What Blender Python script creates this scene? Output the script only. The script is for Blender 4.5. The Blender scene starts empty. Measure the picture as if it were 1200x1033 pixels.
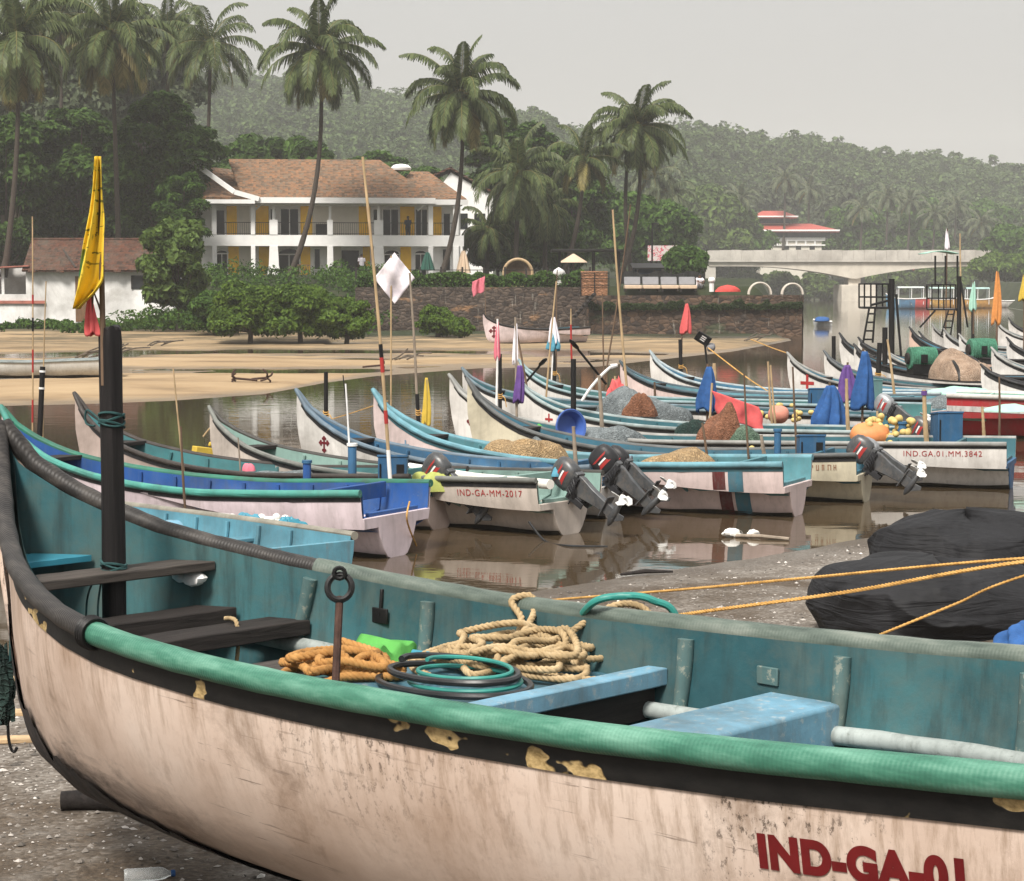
import bpy, math, random
import numpy as np
from mathutils import Vector, Matrix, Euler
random.seed(7)
RNG = np.random.default_rng(11)
C = bpy.context.scene.collection
PI = math.pi

# ------------------------------------------------------------------ camera model
F_PX, CX, CY, HOR, CAM_H = 2400.0, 600.0, 516.5, 336.0, 3.0
K = F_PX / 1300.0          # long lens: depths in the tables below are in units of K metres
PITCH = math.atan((CY - HOR) / F_PX)


def ray(px, py):
    a = (px - CX) / F_PX
    b = -(py - CY) / F_PX
    return np.array([a, math.cos(PITCH) + b * math.sin(PITCH), -math.sin(PITCH) + b * math.cos(PITCH)])


def at_z(px, py, z=0.0):
    """point on the horizontal plane z seen at this spot of the photo"""
    r = ray(px, py)
    t = (z - CAM_H) / r[2]
    return np.array([0, 0, CAM_H]) + r * t


def at_yr(px, py, y):
    """point on the vertical plane y metres away seen at this spot of the photo"""
    r = ray(px, py)
    return np.array([0, 0, CAM_H]) + r * (y / r[1])


def at_y(px, py, y):
    return at_yr(px, py, y * K)


def smooth(a, b, x):
    t = np.clip((np.asarray(x, float) - a) / (b - a), 0, 1)
    return t * t * (3 - 2 * t)


# ------------------------------------------------------------------ value noise (numpy)
_PERM = np.random.default_rng(5).random((256, 256))


def vnoise(x, y, s=1.0, seed=0):
    x = np.asarray(x, float) / s + 37.1 * seed
    y = np.asarray(y, float) / s + 91.7 * seed
    xi = np.floor(x).astype(int)
    yi = np.floor(y).astype(int)
    fx = x - xi
    fy = y - yi
    fx = fx * fx * (3 - 2 * fx)
    fy = fy * fy * (3 - 2 * fy)
    g = lambda i, j: _PERM[i % 256, j % 256]
    return (g(xi, yi) * (1 - fx) + g(xi + 1, yi) * fx) * (1 - fy) + (g(xi, yi + 1) * (1 - fx) + g(xi + 1, yi + 1) * fx) * fy


def fbm(x, y, s, seed=0, o=4):
    r, a, t = 0, 1.0, 0
    for k in range(o):
        r = r + a * vnoise(x, y, s / 2 ** k, seed + k)
        t += a
        a *= .5
    return r / t


# ------------------------------------------------------------------ things, parts, tags
def tag(o, label=None, cat=None, group=None, kind=None):
    if label: o['label'] = label
    if cat: o['category'] = cat
    if group: o['group'] = group
    if kind: o['kind'] = kind
    return o


def thing(name, label, cat, loc=(0, 0, 0), rz=0.0, group=None):
    o = bpy.data.objects.new(name, None)
    o.empty_display_size = .2
    C.objects.link(o)
    o.location = [float(v) for v in loc]
    o.rotation_euler = (0, 0, rz)
    return tag(o, label, cat, group)


def copy_tree(o, parent=None, label=None, loc=None, rot=None, scale=None):
    c = o.copy()
    C.objects.link(c)
    if parent is not None:
        c.parent = parent
    if label: c['label'] = label
    if loc is not None: c.location = [float(v) for v in loc]
    if rot is not None: c.rotation_euler = rot
    if scale is not None: c.scale = (scale,) * 3 if not hasattr(scale, '__len__') else scale
    for ch in [k for k in bpy.data.objects if k.parent == o]:
        copy_tree(ch, c)
    return c


def local_matrix(o):
    m = Matrix.LocRotScale(o.location, o.rotation_euler, o.scale)
    return (local_matrix(o.parent) @ m) if o.parent else m


class MB:
    """collects simple shapes into one mesh"""
    def __init__(s):
        s.v, s.f, s.m = [], [], []

    def add(s, verts, faces, mi=0):
        n = len(s.v)
        s.v += [tuple(float(c) for c in p) for p in verts]
        for f in faces:
            s.f.append(tuple(i + n for i in f))
            s.m.append(mi)

    def box(s, c, d, R=None, mi=0, taper=1.0):
        x, y, z = d[0] / 2, d[1] / 2, d[2] / 2
        P = [(-x, -y, -z), (x, -y, -z), (x, y, -z), (-x, y, -z), (-x * taper, -y * taper, z), (x * taper, -y * taper, z), (x * taper, y * taper, z), (-x * taper, y * taper, z)]
        if R is not None:
            P = [tuple(R @ Vector(p)) for p in P]
        P = [(p[0] + c[0], p[1] + c[1], p[2] + c[2]) for p in P]
        s.add(P, [(0, 3, 2, 1), (4, 5, 6, 7), (0, 1, 5, 4), (1, 2, 6, 5), (2, 3, 7, 6), (3, 0, 4, 7)], mi)

    def b2(s, lo, hi, mi=0):
        s.box([(a + b) / 2 for a, b in zip(lo, hi)], [abs(b - a) for a, b in zip(lo, hi)], None, mi)

    def beam(s, a, b, w, h, mi=0, up=(0, 0, 1)):
        """a box from a to b, w wide and h high"""
        a, b = Vector(a), Vector(b)
        d = (b - a)
        L = d.length
        x = d.normalized()
        upv = Vector(up)
        y = upv.cross(x)
        if y.length < 1e-4: y = Vector((0, 1, 0)).cross(x)
        y.normalize()
        z = x.cross(y)
        R = Matrix((x, y, z)).transposed()
        s.box((a + b) / 2, (L, w, h), R, mi)

    def tube(s, pts, r, n=8, mi=0, caps=True, closed=False, flat=1.0):
        P = [Vector([float(c) for c in p]) for p in pts]
        m = len(P)
        rs = [r] * m if not hasattr(r, '__len__') else list(r)
        T = []
        for i in range(m):
            if closed:
                t = P[(i + 1) % m] - P[i - 1]
            else:
                t = P[min(i + 1, m - 1)] - P[max(i - 1, 0)]
            T.append(t.normalized() if t.length > 1e-9 else Vector((0, 0, 1)))
        nrm = T[0].orthogonal().normalized()
        if abs(T[0].z) < .9:
            nrm = (Vector((0, 0, 1)) - T[0] * T[0].z).normalized()
        vs = []
        for i in range(m):
            nrm = nrm - T[i] * nrm.dot(T[i])
            nrm = nrm.normalized() if nrm.length > 1e-6 else T[i].orthogonal().normalized()
            bn = T[i].cross(nrm)
            for k in range(n):
                a = 2 * PI * k / n
                vs.append(P[i] + nrm * (math.cos(a) * rs[i] * flat) + bn * (math.sin(a) * rs[i]))
        fs = []
        for i in range(m if closed else m - 1):
            j = (i + 1) % m
            for k in range(n):
                k2 = (k + 1) % n
                fs.append((i * n + k, i * n + k2, j * n + k2, j * n + k))
        if caps and not closed:
            fs.append(tuple(range(n - 1, -1, -1)))
            fs.append(tuple((m - 1) * n + k for k in range(n)))
        s.add(vs, fs, mi)

    def lathe(s, prof, n=16, o=(0, 0, 0), mi=0, axis='z', R=None):
        vs, fs = [], []
        for (r, z) in prof:
            for k in range(n):
                a = 2 * PI * k / n
                p = (r * math.cos(a), r * math.sin(a), z)
                if axis == 'x': p = (z, p[0], p[1])
                if axis == 'y': p = (p[0], z, p[1])
                if R is not None: p = tuple(R @ Vector(p))
                vs.append((p[0] + o[0], p[1] + o[1], p[2] + o[2]))
        for i in range(len(prof) - 1):
            for k in range(n):
                k2 = (k + 1) % n
                fs.append((i * n + k, i * n + k2, (i + 1) * n + k2, (i + 1) * n + k))
        fs.append(tuple(range(n - 1, -1, -1)))
        fs.append(tuple((len(prof) - 1) * n + k for k in range(n)))
        s.add(vs, fs, mi)

    def grid(s, fn, nu, nv, mi=0, flip=False):
        vs = [fn(i / nu, j / nv) for i in range(nu + 1) for j in range(nv + 1)]
        fs = []
        for i in range(nu):
            for j in range(nv):
                a = i * (nv + 1) + j
                q = (a, a + 1, a + nv + 2, a + nv + 1)
                fs.append(q[::-1] if flip else q)
        s.add(vs, fs, mi)

    def prism(s, poly, a, b, mi=0, plane='xz'):
        """extrude a polygon given in a plane between a and b along the third axis"""
        n = len(poly)
        mk = {'xz': lambda p, t: (p[0], t, p[1]), 'yz': lambda p, t: (t, p[0], p[1]), 'xy': lambda p, t: (p[0], p[1], t)}[plane]
        vs = [mk(p, a) for p in poly] + [mk(p, b) for p in poly]
        fs = [tuple(range(n)), tuple(range(2 * n - 1, n - 1, -1))]
        for i in range(n):
            j = (i + 1) % n
            fs.append((i, i + n, j + n, j))
        s.add(vs, fs, mi)

    def blob(s, c, rad, nu=14, nv=9, amp=.12, seed=0, mi=0, low=-1.0, fr=2.0):
        rr = random.Random(seed)
        ph = [rr.uniform(0, 6.28) for _ in range(6)]
        def fn(u, v):
            a = 2 * PI * u
            e = PI * (v - .5)
            k = 1 + amp * (math.sin(fr * a + ph[0]) * math.cos(fr * e * 1.3 + ph[1]) + .6 * math.sin(2.3 * fr * a + ph[2] + 3 * e) * math.cos(e))
            z = max(math.sin(e) * k, low)
            return (c[0] + rad[0] * math.cos(a) * math.cos(e) * k, c[1] + rad[1] * math.sin(a) * math.cos(e) * k, c[2] + rad[2] * z)
        s.grid(fn, nu, nv, mi)

    def build(s, name, mats, parent=None, smooth_deg=40, world=False, bev=0.0, origin=None):
        me = bpy.data.meshes.new(name)
        vs = s.v
        off = None
        if parent is not None and world:
            inv = local_matrix(parent).inverted()
            vs = [tuple(inv @ Vector(p)) for p in vs]
        elif parent is None and origin is not False:
            a = np.array(vs)
            off = np.array([(a[:, 0].min() + a[:, 0].max()) / 2, (a[:, 1].min() + a[:, 1].max()) / 2, a[:, 2].min()]) if origin is None else np.array(origin, float)
            vs = [tuple(p) for p in (a - off)]
        me.from_pydata(vs, [], s.f)
        if not isinstance(mats, (list, tuple)): mats = [mats]
        for m in mats: me.materials.append(m)
        me.polygons.foreach_set('material_index', np.array(s.m, dtype=np.int32))
        me.polygons.foreach_set('use_smooth', np.ones(len(s.f), dtype=bool))
        me.set_sharp_from_angle(angle=math.radians(smooth_deg))
        me.update()
        o = bpy.data.objects.new(name, me)
        C.objects.link(o)
        if off is not None: o.location = off
        if parent is not None: o.parent = parent
        if bev > 0:
            b = o.modifiers.new('bevel', 'BEVEL')
            b.width = bev
            b.segments = 2
            b.limit_method = 'ANGLE'
        return o


def mesh_np(name, verts, faces, mat, parent=None, smooth_on=False, mi=None):
    """fast mesh from numpy arrays; faces is (N,3) or (N,4)"""
    me = bpy.data.meshes.new(name)
    n, k = faces.shape
    me.vertices.add(len(verts))
    me.vertices.foreach_set('co', np.ascontiguousarray(verts, dtype=np.float32).ravel())
    me.loops.add(n * k)
    me.loops.foreach_set('vertex_index', np.ascontiguousarray(faces, dtype=np.int32).ravel())
    me.polygons.add(n)
    me.polygons.foreach_set('loop_start', np.arange(0, n * k, k, dtype=np.int32))
    me.polygons.foreach_set('use_smooth', np.full(n, smooth_on))
    for m in (mat if isinstance(mat, (list, tuple)) else [mat]): me.materials.append(m)
    if mi is not None:
        me.polygons.foreach_set('material_index', np.ascontiguousarray(mi, dtype=np.int32))
    me.update(calc_edges=True)
    me.validate()
    o = bpy.data.objects.new(name, me)
    C.objects.link(o)
    if parent is not None: o.parent = parent
    return o


# ------------------------------------------------------------------ materials
def new_mat(name):
    m = bpy.data.materials.new(name)
    m.use_nodes = True
    nt = m.node_tree
    nt.nodes['Principled BSDF'].inputs['Specular IOR Level'].default_value = .28
    return m, nt, nt.nodes['Principled BSDF']


def N(nt, t, **kw):
    n = nt.nodes.new(t)
    for k, v in kw.items():
        if k in ('op', 'operation'): n.operation = v
        elif hasattr(n, k) and not k.startswith('i_'): setattr(n, k, v)
    return n


def coords(nt, scale=(1, 1, 1), kind='Object', rot=(0, 0, 0)):
    tc = nt.nodes.new('ShaderNodeTexCoord')
    mp = nt.nodes.new('ShaderNodeMapping')
    mp.inputs['Scale'].default_value = scale
    mp.inputs['Rotation'].default_value = rot
    nt.links.new(tc.outputs[kind], mp.inputs['Vector'])
    return mp.outputs['Vector']


def noise(nt, vec, scale=5.0, detail=6.0, rough=.6, dist=0.0):
    n = nt.nodes.new('ShaderNodeTexNoise')
    n.inputs['Scale'].default_value = scale
    n.inputs['Detail'].default_value = detail
    n.inputs['Roughness'].default_value = rough
    n.inputs['Distortion'].default_value = dist
    if vec is not None: nt.links.new(vec, n.inputs['Vector'])
    return n.outputs['Fac']


def ramp(nt, fac, stops, interp='LINEAR'):
    r = nt.nodes.new('ShaderNodeValToRGB')
    r.color_ramp.interpolation = interp
    e = r.color_ramp.elements
    while len(e) < len(stops): e.new(.5)
    for i, (p, c) in enumerate(stops):
        e[i].position = p
        e[i].color = (c[0], c[1], c[2], 1) if hasattr(c, '__len__') else (c, c, c, 1)
    nt.links.new(fac, r.inputs['Fac'])
    return r.outputs['Color']


def mix(nt, fac, a, b, blend='MIX'):
    m = nt.nodes.new('ShaderNodeMix')
    m.data_type = 'RGBA'
    m.blend_type = blend
    for sock, v in ((m.inputs['Factor'], fac), (m.inputs['A'], a), (m.inputs['B'], b)):
        if isinstance(v, bpy.types.NodeSocket): nt.links.new(v, sock)
        elif hasattr(v, '__len__'): sock.default_value = (v[0], v[1], v[2], 1)
        else: sock.default_value = v
    return m.outputs['Result']


def math_n(nt, op, a, b=0.0):
    m = nt.nodes.new('ShaderNodeMath')
    m.operation = op
    for sock, v in ((m.inputs[0], a), (m.inputs[1], b)):
        if isinstance(v, bpy.types.NodeSocket): nt.links.new(v, sock)
        else: sock.default_value = v
    return m.outputs[0]


def bump(nt, bs, h, strength=.3, dist=.02):
    b = nt.nodes.new('ShaderNodeBump')
    b.inputs['Strength'].default_value = strength
    b.inputs['Distance'].default_value = dist
    nt.links.new(h, b.inputs['Height'])
    nt.links.new(b.outputs['Normal'], bs.inputs['Normal'])


def set_rough(nt, bs, v):
    if isinstance(v, bpy.types.NodeSocket): nt.links.new(v, bs.inputs['Roughness'])
    else: bs.inputs['Roughness'].default_value = v


def srgb(r, g, b):
    """surface colour from a picture colour: linear, a little duller and darker where it is vivid"""
    f = lambda c: (c / 255 / 12.92) if c / 255 <= .04045 else ((c / 255 + .055) / 1.055) ** 2.4
    c = [f(r), f(g), f(b)]
    mx, mn = max(c), min(c)
    k = .94 - .24 * (mx - mn) / mx
    l = .3 * c[0] + .6 * c[1] + .1 * c[2]
    return tuple((.88 * v + .12 * l) * k for v in c)


def plain(name, col, rough=.6, var=.25, scale=6.0, bmp=.15, dist=.01, metal=0.0, stretch=(1, 1, 1), detail=5.0):
    """a surface of one colour with mottling and a little relief"""
    m, nt, bs = new_mat(name)
    v = coords(nt, stretch)
    n = noise(nt, v, scale, detail)
    lo = tuple(c * (1 - var) for c in col)
    hi = tuple(min(1, c * (1 + var)) for c in col)
    nt.links.new(ramp(nt, n, [(.3, lo), (.7, hi)]), bs.inputs['Base Color'])
    n2 = noise(nt, v, scale * 4, 4)
    if bmp > 0: bump(nt, bs, n2, bmp, dist)
    set_rough(nt, bs, rough)
    bs.inputs['Metallic'].default_value = metal
    return m


def worn_paint(name, col, under=(.25, .24, .22), grime=(.05, .045, .04), chips=.4, streak=.6, rough=.5, scale=3.0, drips=True):
    """old boat paint: blotchy colour, vertical run marks, chips to the layer below, grime"""
    m, nt, bs = new_mat(name)
    v = coords(nt)
    vs = coords(nt, (5, 5, .6))
    base = ramp(nt, noise(nt, v, scale, 6), [(.3, tuple(c * .78 for c in col)), (.7, tuple(min(1, c * 1.12) for c in col))])
    st = ramp(nt, noise(nt, vs, 3.2, 6, .65), [(.48, 0), (.75, streak)])
    c1 = mix(nt, st, base, tuple(.55 * a + .45 * b for a, b in zip(grime, under)))
    ch = ramp(nt, noise(nt, v, scale * 5, 8, .7), [(.5 + .22 * (1 - chips), 0), (.58 + .22 * (1 - chips), .85)])
    c2 = mix(nt, ch, c1, under)
    gr = ramp(nt, noise(nt, v, scale * .45, 7, .65, .4), [(.46, 0), (.76, .65)])
    c3 = mix(nt, gr, c2, grime)
    nt.links.new(c3, bs.inputs['Base Color'])
    rr = ramp(nt, noise(nt, v, scale * 2.5, 5), [(.3, rough - .12), (.7, min(1, rough + .25))])
    set_rough(nt, bs, rr)
    bump(nt, bs, noise(nt, v, scale * 7, 8, .7), .2, .01)
    return m


def wood(name, col, rough=.75, axis=(1, 8, 8), dark=.45):
    m, nt, bs = new_mat(name)
    v = coords(nt, axis)
    n = noise(nt, v, 3.0, 8, .65, .6)
    nt.links.new(ramp(nt, n, [(.28, tuple(c * dark for c in col)), (.55, col), (.8, tuple(min(1, c * 1.5) for c in col))]), bs.inputs['Base Color'])
    bump(nt, bs, n, .5, .012)
    set_rough(nt, bs, rough)
    return m


def foliage(name, dark, light, rough=.55, trans=.25, big=.12):
    """leaf colour varying from leaf to leaf and from spray to spray"""
    m, nt, bs = new_mat(name)
    gi = nt.nodes.new('ShaderNodeNewGeometry')
    v = coords(nt, kind='Object')
    n = noise(nt, v, big * 4, 3)
    f = math_n(nt, 'ADD', math_n(nt, 'MULTIPLY', gi.outputs['Random Per Island'], .55), math_n(nt, 'MULTIPLY', n, .6))
    col = ramp(nt, f, [(.15, dark), (.95, light)])
    nt.links.new(col, bs.inputs['Base Color'])
    set_rough(nt, bs, rough)
    bs.inputs['Specular IOR Level'].default_value = .12
    tr = nt.nodes.new('ShaderNodeBsdfTranslucent')
    nt.links.new(col, tr.inputs['Color'])
    mx = nt.nodes.new('ShaderNodeMixShader')
    mx.inputs[0].default_value = trans
    nt.links.new(bs.outputs[0], mx.inputs[1])
    nt.links.new(tr.outputs[0], mx.inputs[2])
    nt.links.new(mx.outputs[0], nt.nodes['Material Output'].inputs['Surface'])
    return m


def text_mesh(txt, size=1.0, bold=.02, spacing=1.0, shear=0.0):
    """lettering as flat triangles: returns vertex array and faces, origin at the lower left"""
    cu = bpy.data.curves.new('lettering', 'FONT')
    cu.body = txt
    cu.size = size
    cu.offset = bold * size
    cu.space_character = spacing
    cu.shear = shear
    o = bpy.data.objects.new('lettering', cu)
    C.objects.link(o)
    bpy.context.view_layer.update()
    me = bpy.data.meshes.new_from_object(o.evaluated_get(bpy.context.evaluated_depsgraph_get()))
    vs = np.array([v.co[:] for v in me.vertices]).reshape(-1, 3)
    fs = [tuple(p.vertices) for p in me.polygons]
    bpy.data.objects.remove(o)
    bpy.data.curves.remove(cu)
    bpy.data.meshes.remove(me)
    return vs, fs


M = {}
M['black_paint'] = plain('black paint', (.007, .007, .0075), .55, .5, 5, .3)
M['black_iron'] = plain('black iron', (.008, .0075, .0075), .5, .4, 8, .2)
M['dark_wood'] = wood('dark wood', (.026, .021, .019), .8, (10, 1.0, 10), .35)
M['black_post'] = wood('tarred post', (.009, .008, .008), .65, (8, 8, .7), .4)
M['plank_wood'] = wood('weathered plank', (.062, .052, .045), .8, (12, 1.0, 12), .3)
M['bamboo'] = wood('bamboo', (.42, .3, .17), .55, (3, 3, .8), .6)
M['grey_bamboo'] = wood('grey bamboo', (.27, .22, .17), .65, (3, 3, .8), .55)
M['brown_stick'] = wood('brown stick', (.13, .085, .055), .7, (3, 3, .8), .55)
M['red_paint'] = plain('red paint', srgb(190, 45, 40), .5, .2, 8, .1)
M['white_paint'] = plain('white paint', (.72, .71, .69), .55, .12, 5, .12)
M['yellow_cloth'] = plain('yellow cloth', srgb(226, 190, 30), .85, .12, 9, .25)
M['pink_cloth'] = plain('pink cloth', srgb(240, 120, 140), .85, .12, 9, .25)
M['coral_cloth'] = plain('coral cloth', srgb(240, 95, 95), .85, .12, 9, .25)
M['white_cloth'] = plain('white cloth', (.72, .68, .72), .85, .1, 9, .25)
M['blue_cloth'] = plain('blue cloth', srgb(42, 98, 165), .8, .25, 9, .3)
M['purple_cloth'] = plain('purple cloth', srgb(110, 75, 150), .85, .2, 9, .3)
M['lilac_cloth'] = plain('lilac cloth', srgb(165, 135, 190), .85, .2, 9, .3)
M['lime_cloth'] = plain('lime cloth', srgb(88, 182, 72), .8, .15, 9, .3)
M['lemon_cloth'] = plain('lemon cloth', srgb(188, 196, 92), .8, .15, 9, .3)
M['teal_cloth'] = plain('teal cloth', srgb(80, 160, 185), .8, .15, 9, .3)
M['orange_cloth'] = plain('orange cloth', srgb(235, 150, 60), .8, .15, 9, .3)
SKY_H, SKY_Z, EXPO = .23, .78, .9
# ------------------------------------------------------------------ ground, water, hills
_edge = np.array([at_z(px, py, 0)[:2] for px, py in [(0, 476), (120, 473), (200, 470), (310, 462), (380, 449), (440, 441), (560, 432), (700, 430), (860, 412), (940, 397)]])
EYE = _edge[:, 1] / K
EX = np.concatenate([[-60, -30], _edge[:, 0], [20.5, 24, 200]])
EY = np.concatenate([[25, 27], EYE, [90, 400, 2000]])
P1 = at_z(640, 692, 0)[:2]
P2 = at_z(1190, 606, 0)[:2]
_n = np.array([P2[1] - P1[1], -(P2[0] - P1[0])])
_n = _n / np.linalg.norm(_n)          # points towards the camera side
CREST_PX = [-600, -300, 0, 200, 275, 330, 380, 430, 480, 530, 600, 640, 680, 720, 780, 830, 870, 950, 1000, 1050, 1100, 1150, 1200, 1400, 1800]
CREST_Y = [120, 90, 80, 88, 95, 97, 103, 110, 117, 124, 134, 140, 156, 160, 152, 148, 150, 158, 168, 177, 181, 188, 194, 212, 250]


def crest(x, y):
    px = 600 + 1300 * np.asarray(x, float) / np.maximum(np.asarray(y, float), 1)
    D = 400 + 30 * np.sin(px / 170.0) + 25 * smooth(660, 760, px)
    Hc = 3 + (336 - np.interp(px, CREST_PX, CREST_Y)) * D / 1300 - 11.0
    return D, Hc


def ground_z(x, y):
    x = np.asarray(x, float)
    y = np.asarray(y, float)
    # near beach
    sd = (x - P1[0]) * _n[0] + (y - P1[1]) * _n[1] + .5 * (fbm(x, y, 2.2, 3) - .5)
    beach = np.clip(.055 * sd, -.5, .66) + .09 * smooth(2, 6, sd) * (fbm(x, y, .5, 9) - .5)
    y = y / K
    # far bank
    s = y - np.interp(x, EX, EY)
    sand = np.clip(.03 * s, -.5, .055) + .62 * smooth(0, 4, s) * (fbm(x * .45, y * 1.3, 5.0, 21, 5) - .5)
    land_left = .25 + np.where(x > -21.5, 2.75 * smooth(68, 82, y), 2.75 * smooth(88, 112, y)) + .25 * smooth(55, 64, y)
    land_mid = np.where(y > 71.5, 3.0, -1.0)
    far = np.maximum(sand, np.where(x < -9.6, np.where(y > 55, land_left * smooth(55, 60, y), -1), np.where(x < 19, land_mid, -1)))
    far = np.where((y > 71.5) & (x > -9.6), np.maximum(far, np.where(x < 19, 3.0, -1)), far)
    far = far + .6 * smooth(74, 82, y) * (x < 19) * (x > -21.5)
    # channel towards the bridge
    xl = 15.5 + np.clip((y - 72), 0, 400) * .235
    xr = 21 + .325 * y
    water = np.minimum(smooth(0, 3, x - xl), smooth(0, 3, xr - x)) * smooth(258, 246, y)
    base = np.where((y > 72) & (x > 0), np.maximum(far, 1.6), far)
    base = np.where(x > xr, 1.3 * smooth(0, 6, x - xr), base) * 1.0
    z = np.where((y > 60) & (x > 14), base * (1 - water) - .6 * water, far)
    z = np.where((x > xr) & (y < 72), 1.3 * smooth(0, 6, x - xr) - .5 * (x <= xr), z)
    z = np.maximum(z, beach)
    D, Hc = crest(x, y)
    hill = 3.0 + (np.maximum(Hc, 4) - 3) * smooth(150, 1, 0) * 0
    up = smooth(150 + 114 * smooth(xl - 24, xl - 6, x), D, y) ** 1.1
    hill = 3.5 + (np.maximum(Hc, 4) - 3.5) * up + 4 * (fbm(x, y, 60, 33) - .5) * smooth(160, 260, y)
    hill = hill - .08 * np.maximum(y - D - 20, 0)
    return np.where(y > 262, np.maximum(z, hill), np.where((y > 150) & ((x < xl)), np.maximum(z, hill), np.where((y > 150) & (x > xr), np.maximum(z, hill), z)))


def ground_material():
    m, nt, bs = new_mat('ground')
    v = coords(nt)
    sp = nt.nodes.new('ShaderNodeSeparateXYZ')
    nt.links.new(v, sp.inputs[0])
    # grey shingle and mud of the near beach
    n1 = noise(nt, v, 1.3, 8, .65)
    n2 = noise(nt, v, 26, 6, .7)
    vo = nt.nodes.new('ShaderNodeTexVoronoi')
    vo.inputs['Scale'].default_value = 34
    nt.links.new(v, vo.inputs['Vector'])
    peb = ramp(nt, vo.outputs['Color'], [(.1, (.05, .043, .035)), (.5, (.2, .175, .15)), (.95, (.46, .43, .39))])
    mud = ramp(nt, n1, [(.32, (.055, .04, .026)), (.5, (.15, .125, .1)), (.7, (.25, .23, .205))])
    grav = mix(nt, ramp(nt, n2, [(.4, .15), (.62, .75)]), mud, peb)
    # dark leaf mould and mud in broad patches, doubling as painted shade under the hull
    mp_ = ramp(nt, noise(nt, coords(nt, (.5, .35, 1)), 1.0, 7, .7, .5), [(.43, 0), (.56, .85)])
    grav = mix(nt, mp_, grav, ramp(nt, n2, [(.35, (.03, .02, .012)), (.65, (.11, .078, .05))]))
    # tan river sand
    v2 = coords(nt, (.3, .75, 1))
    n3 = noise(nt, v2, .5, 8, .6, .6)
    n4 = noise(nt, v2, 4, 6, .65)
    sand = ramp(nt, n3, [(.3, (.17, .115, .062)), (.46, (.31, .215, .12)), (.72, (.4, .29, .17))])
    sand = mix(nt, ramp(nt, n4, [(.55, 0), (.8, .35)]), sand, (.2, .15, .09))
    # dark strandline litter below the bank
    lit = ramp(nt, noise(nt, v2, .9, 9, .75), [(.42, 0), (.56, .9)])
    yb = nt.nodes.new('ShaderNodeMapRange')
    yb.inputs['From Min'].default_value = 48 * K
    yb.inputs['From Max'].default_value = 60 * K
    nt.links.new(sp.outputs[1], yb.inputs[0])
    sand = mix(nt, math_n(nt, 'MULTIPLY', lit, yb.outputs[0]), sand, (.07, .06, .035))
    yr = nt.nodes.new('ShaderNodeMapRange')
    yr.inputs['From Min'].default_value = 18 * K
    yr.inputs['From Max'].default_value = 24 * K
    nt.links.new(sp.outputs[1], yr.inputs[0])
    c = mix(nt, yr.outputs[0], grav, sand)
    earth = ramp(nt, noise(nt, v, .8, 8), [(.3, (.012, .02, .006)), (.6, (.03, .038, .015)), (.8, (.08, .06, .035))])
    ye = nt.nodes.new('ShaderNodeMapRange')
    ye.inputs['From Min'].default_value = 62 * K
    ye.inputs['From Max'].default_value = 66 * K
    nt.links.new(sp.outputs[1], ye.inputs[0])
    c = mix(nt, ye.outputs[0], c, earth)
    # wet band at the waterline
    zw = nt.nodes.new('ShaderNodeMapRange')
    zw.inputs['From Min'].default_value = .015
    zw.inputs['From Max'].default_value = .06
    nt.links.new(math_n(nt, 'ADD', sp.outputs[2], math_n(nt, 'MULTIPLY', math_n(nt, 'SUBTRACT', n1, .5), .06)), zw.inputs[0])
    c = mix(nt, zw.outputs[0], mix(nt, .5, c, (.07, .05, .03)), c)
    nt.links.new(c, bs.inputs['Base Color'])
    rr = nt.nodes.new('ShaderNodeMapRange')
    rr.inputs['To Min'].default_value = .3
    rr.inputs['To Max'].default_value = .9
    nt.links.new(zw.outputs[0], rr.inputs[0])
    set_rough(nt, bs, rr.outputs[0])
    bump(nt, bs, math_n(nt, 'ADD', math_n(nt, 'MULTIPLY', vo.outputs['Distance'], -.6), n2), .6, .03)
    return m


def build_ground():
    ys = np.concatenate([np.linspace(-14, 1.4, 22), 1.5 * (900 / 1.5) ** np.linspace(0, 1, 420)])
    cs = np.linspace(-1, 1, 360)
    cs = .55 * cs + .45 * cs ** 3
    V = []
    for y in ys:
        half = 12 + 0.95 * max(y, 0)
        x = cs / np.abs(cs).max() * half
        V.append(np.stack([x, np.full_like(x, y * K), np.zeros_like(x)], 1))
    V = np.array(V)
    V[..., 2] = ground_z(V[..., 0], V[..., 1])
    ny, nx = V.shape[:2]
    idx = np.arange(ny * nx).reshape(ny, nx)
    F = np.stack([idx[:-1, :-1], idx[:-1, 1:], idx[1:, 1:], idx[1:, :-1]], -1).reshape(-1, 4)
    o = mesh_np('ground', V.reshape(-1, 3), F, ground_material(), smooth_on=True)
    tag(o, 'shingle beach, tan sand flats and green banks under the whole scene', 'ground', kind='structure')


def water_material():
    m, nt, bs = new_mat('river water')
    v = coords(nt)
    n0 = noise(nt, v, .06, 4)
    nt.links.new(ramp(nt, n0, [(.35, (.052, .036, .02)), (.7, (.075, .052, .03))]), bs.inputs['Base Color'])
    bs.inputs['Roughness'].default_value = .035
    bs.inputs['Specular IOR Level'].default_value = .5
    bs.inputs['IOR'].default_value = 1.38
    vr = coords(nt, (1, 1.6, 1), rot=(0, 0, .35))
    a = noise(nt, vr, 1.1, 3, .5)
    b = noise(nt, vr, 5.0, 3, .5)
    big = ramp(nt, noise(nt, v, .09, 3), [(.35, .15), (.65, 1)])
    bump(nt, bs, math_n(nt, 'ADD', math_n(nt, 'MULTIPLY', a, .8), math_n(nt, 'MULTIPLY', math_n(nt, 'MULTIPLY', b, .22), big)), .09, .05)
    return m


build_ground()
_w = MB()
_w.add([(-300, 3, 0), (300, 3, 0), (300, 330 * K, 0), (-300, 330 * K, 0)], [(0, 1, 2, 3)])
tag(_w.build('water', water_material(), origin=False), 'calm brown river water with soft reflections', 'water', kind='structure')


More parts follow.
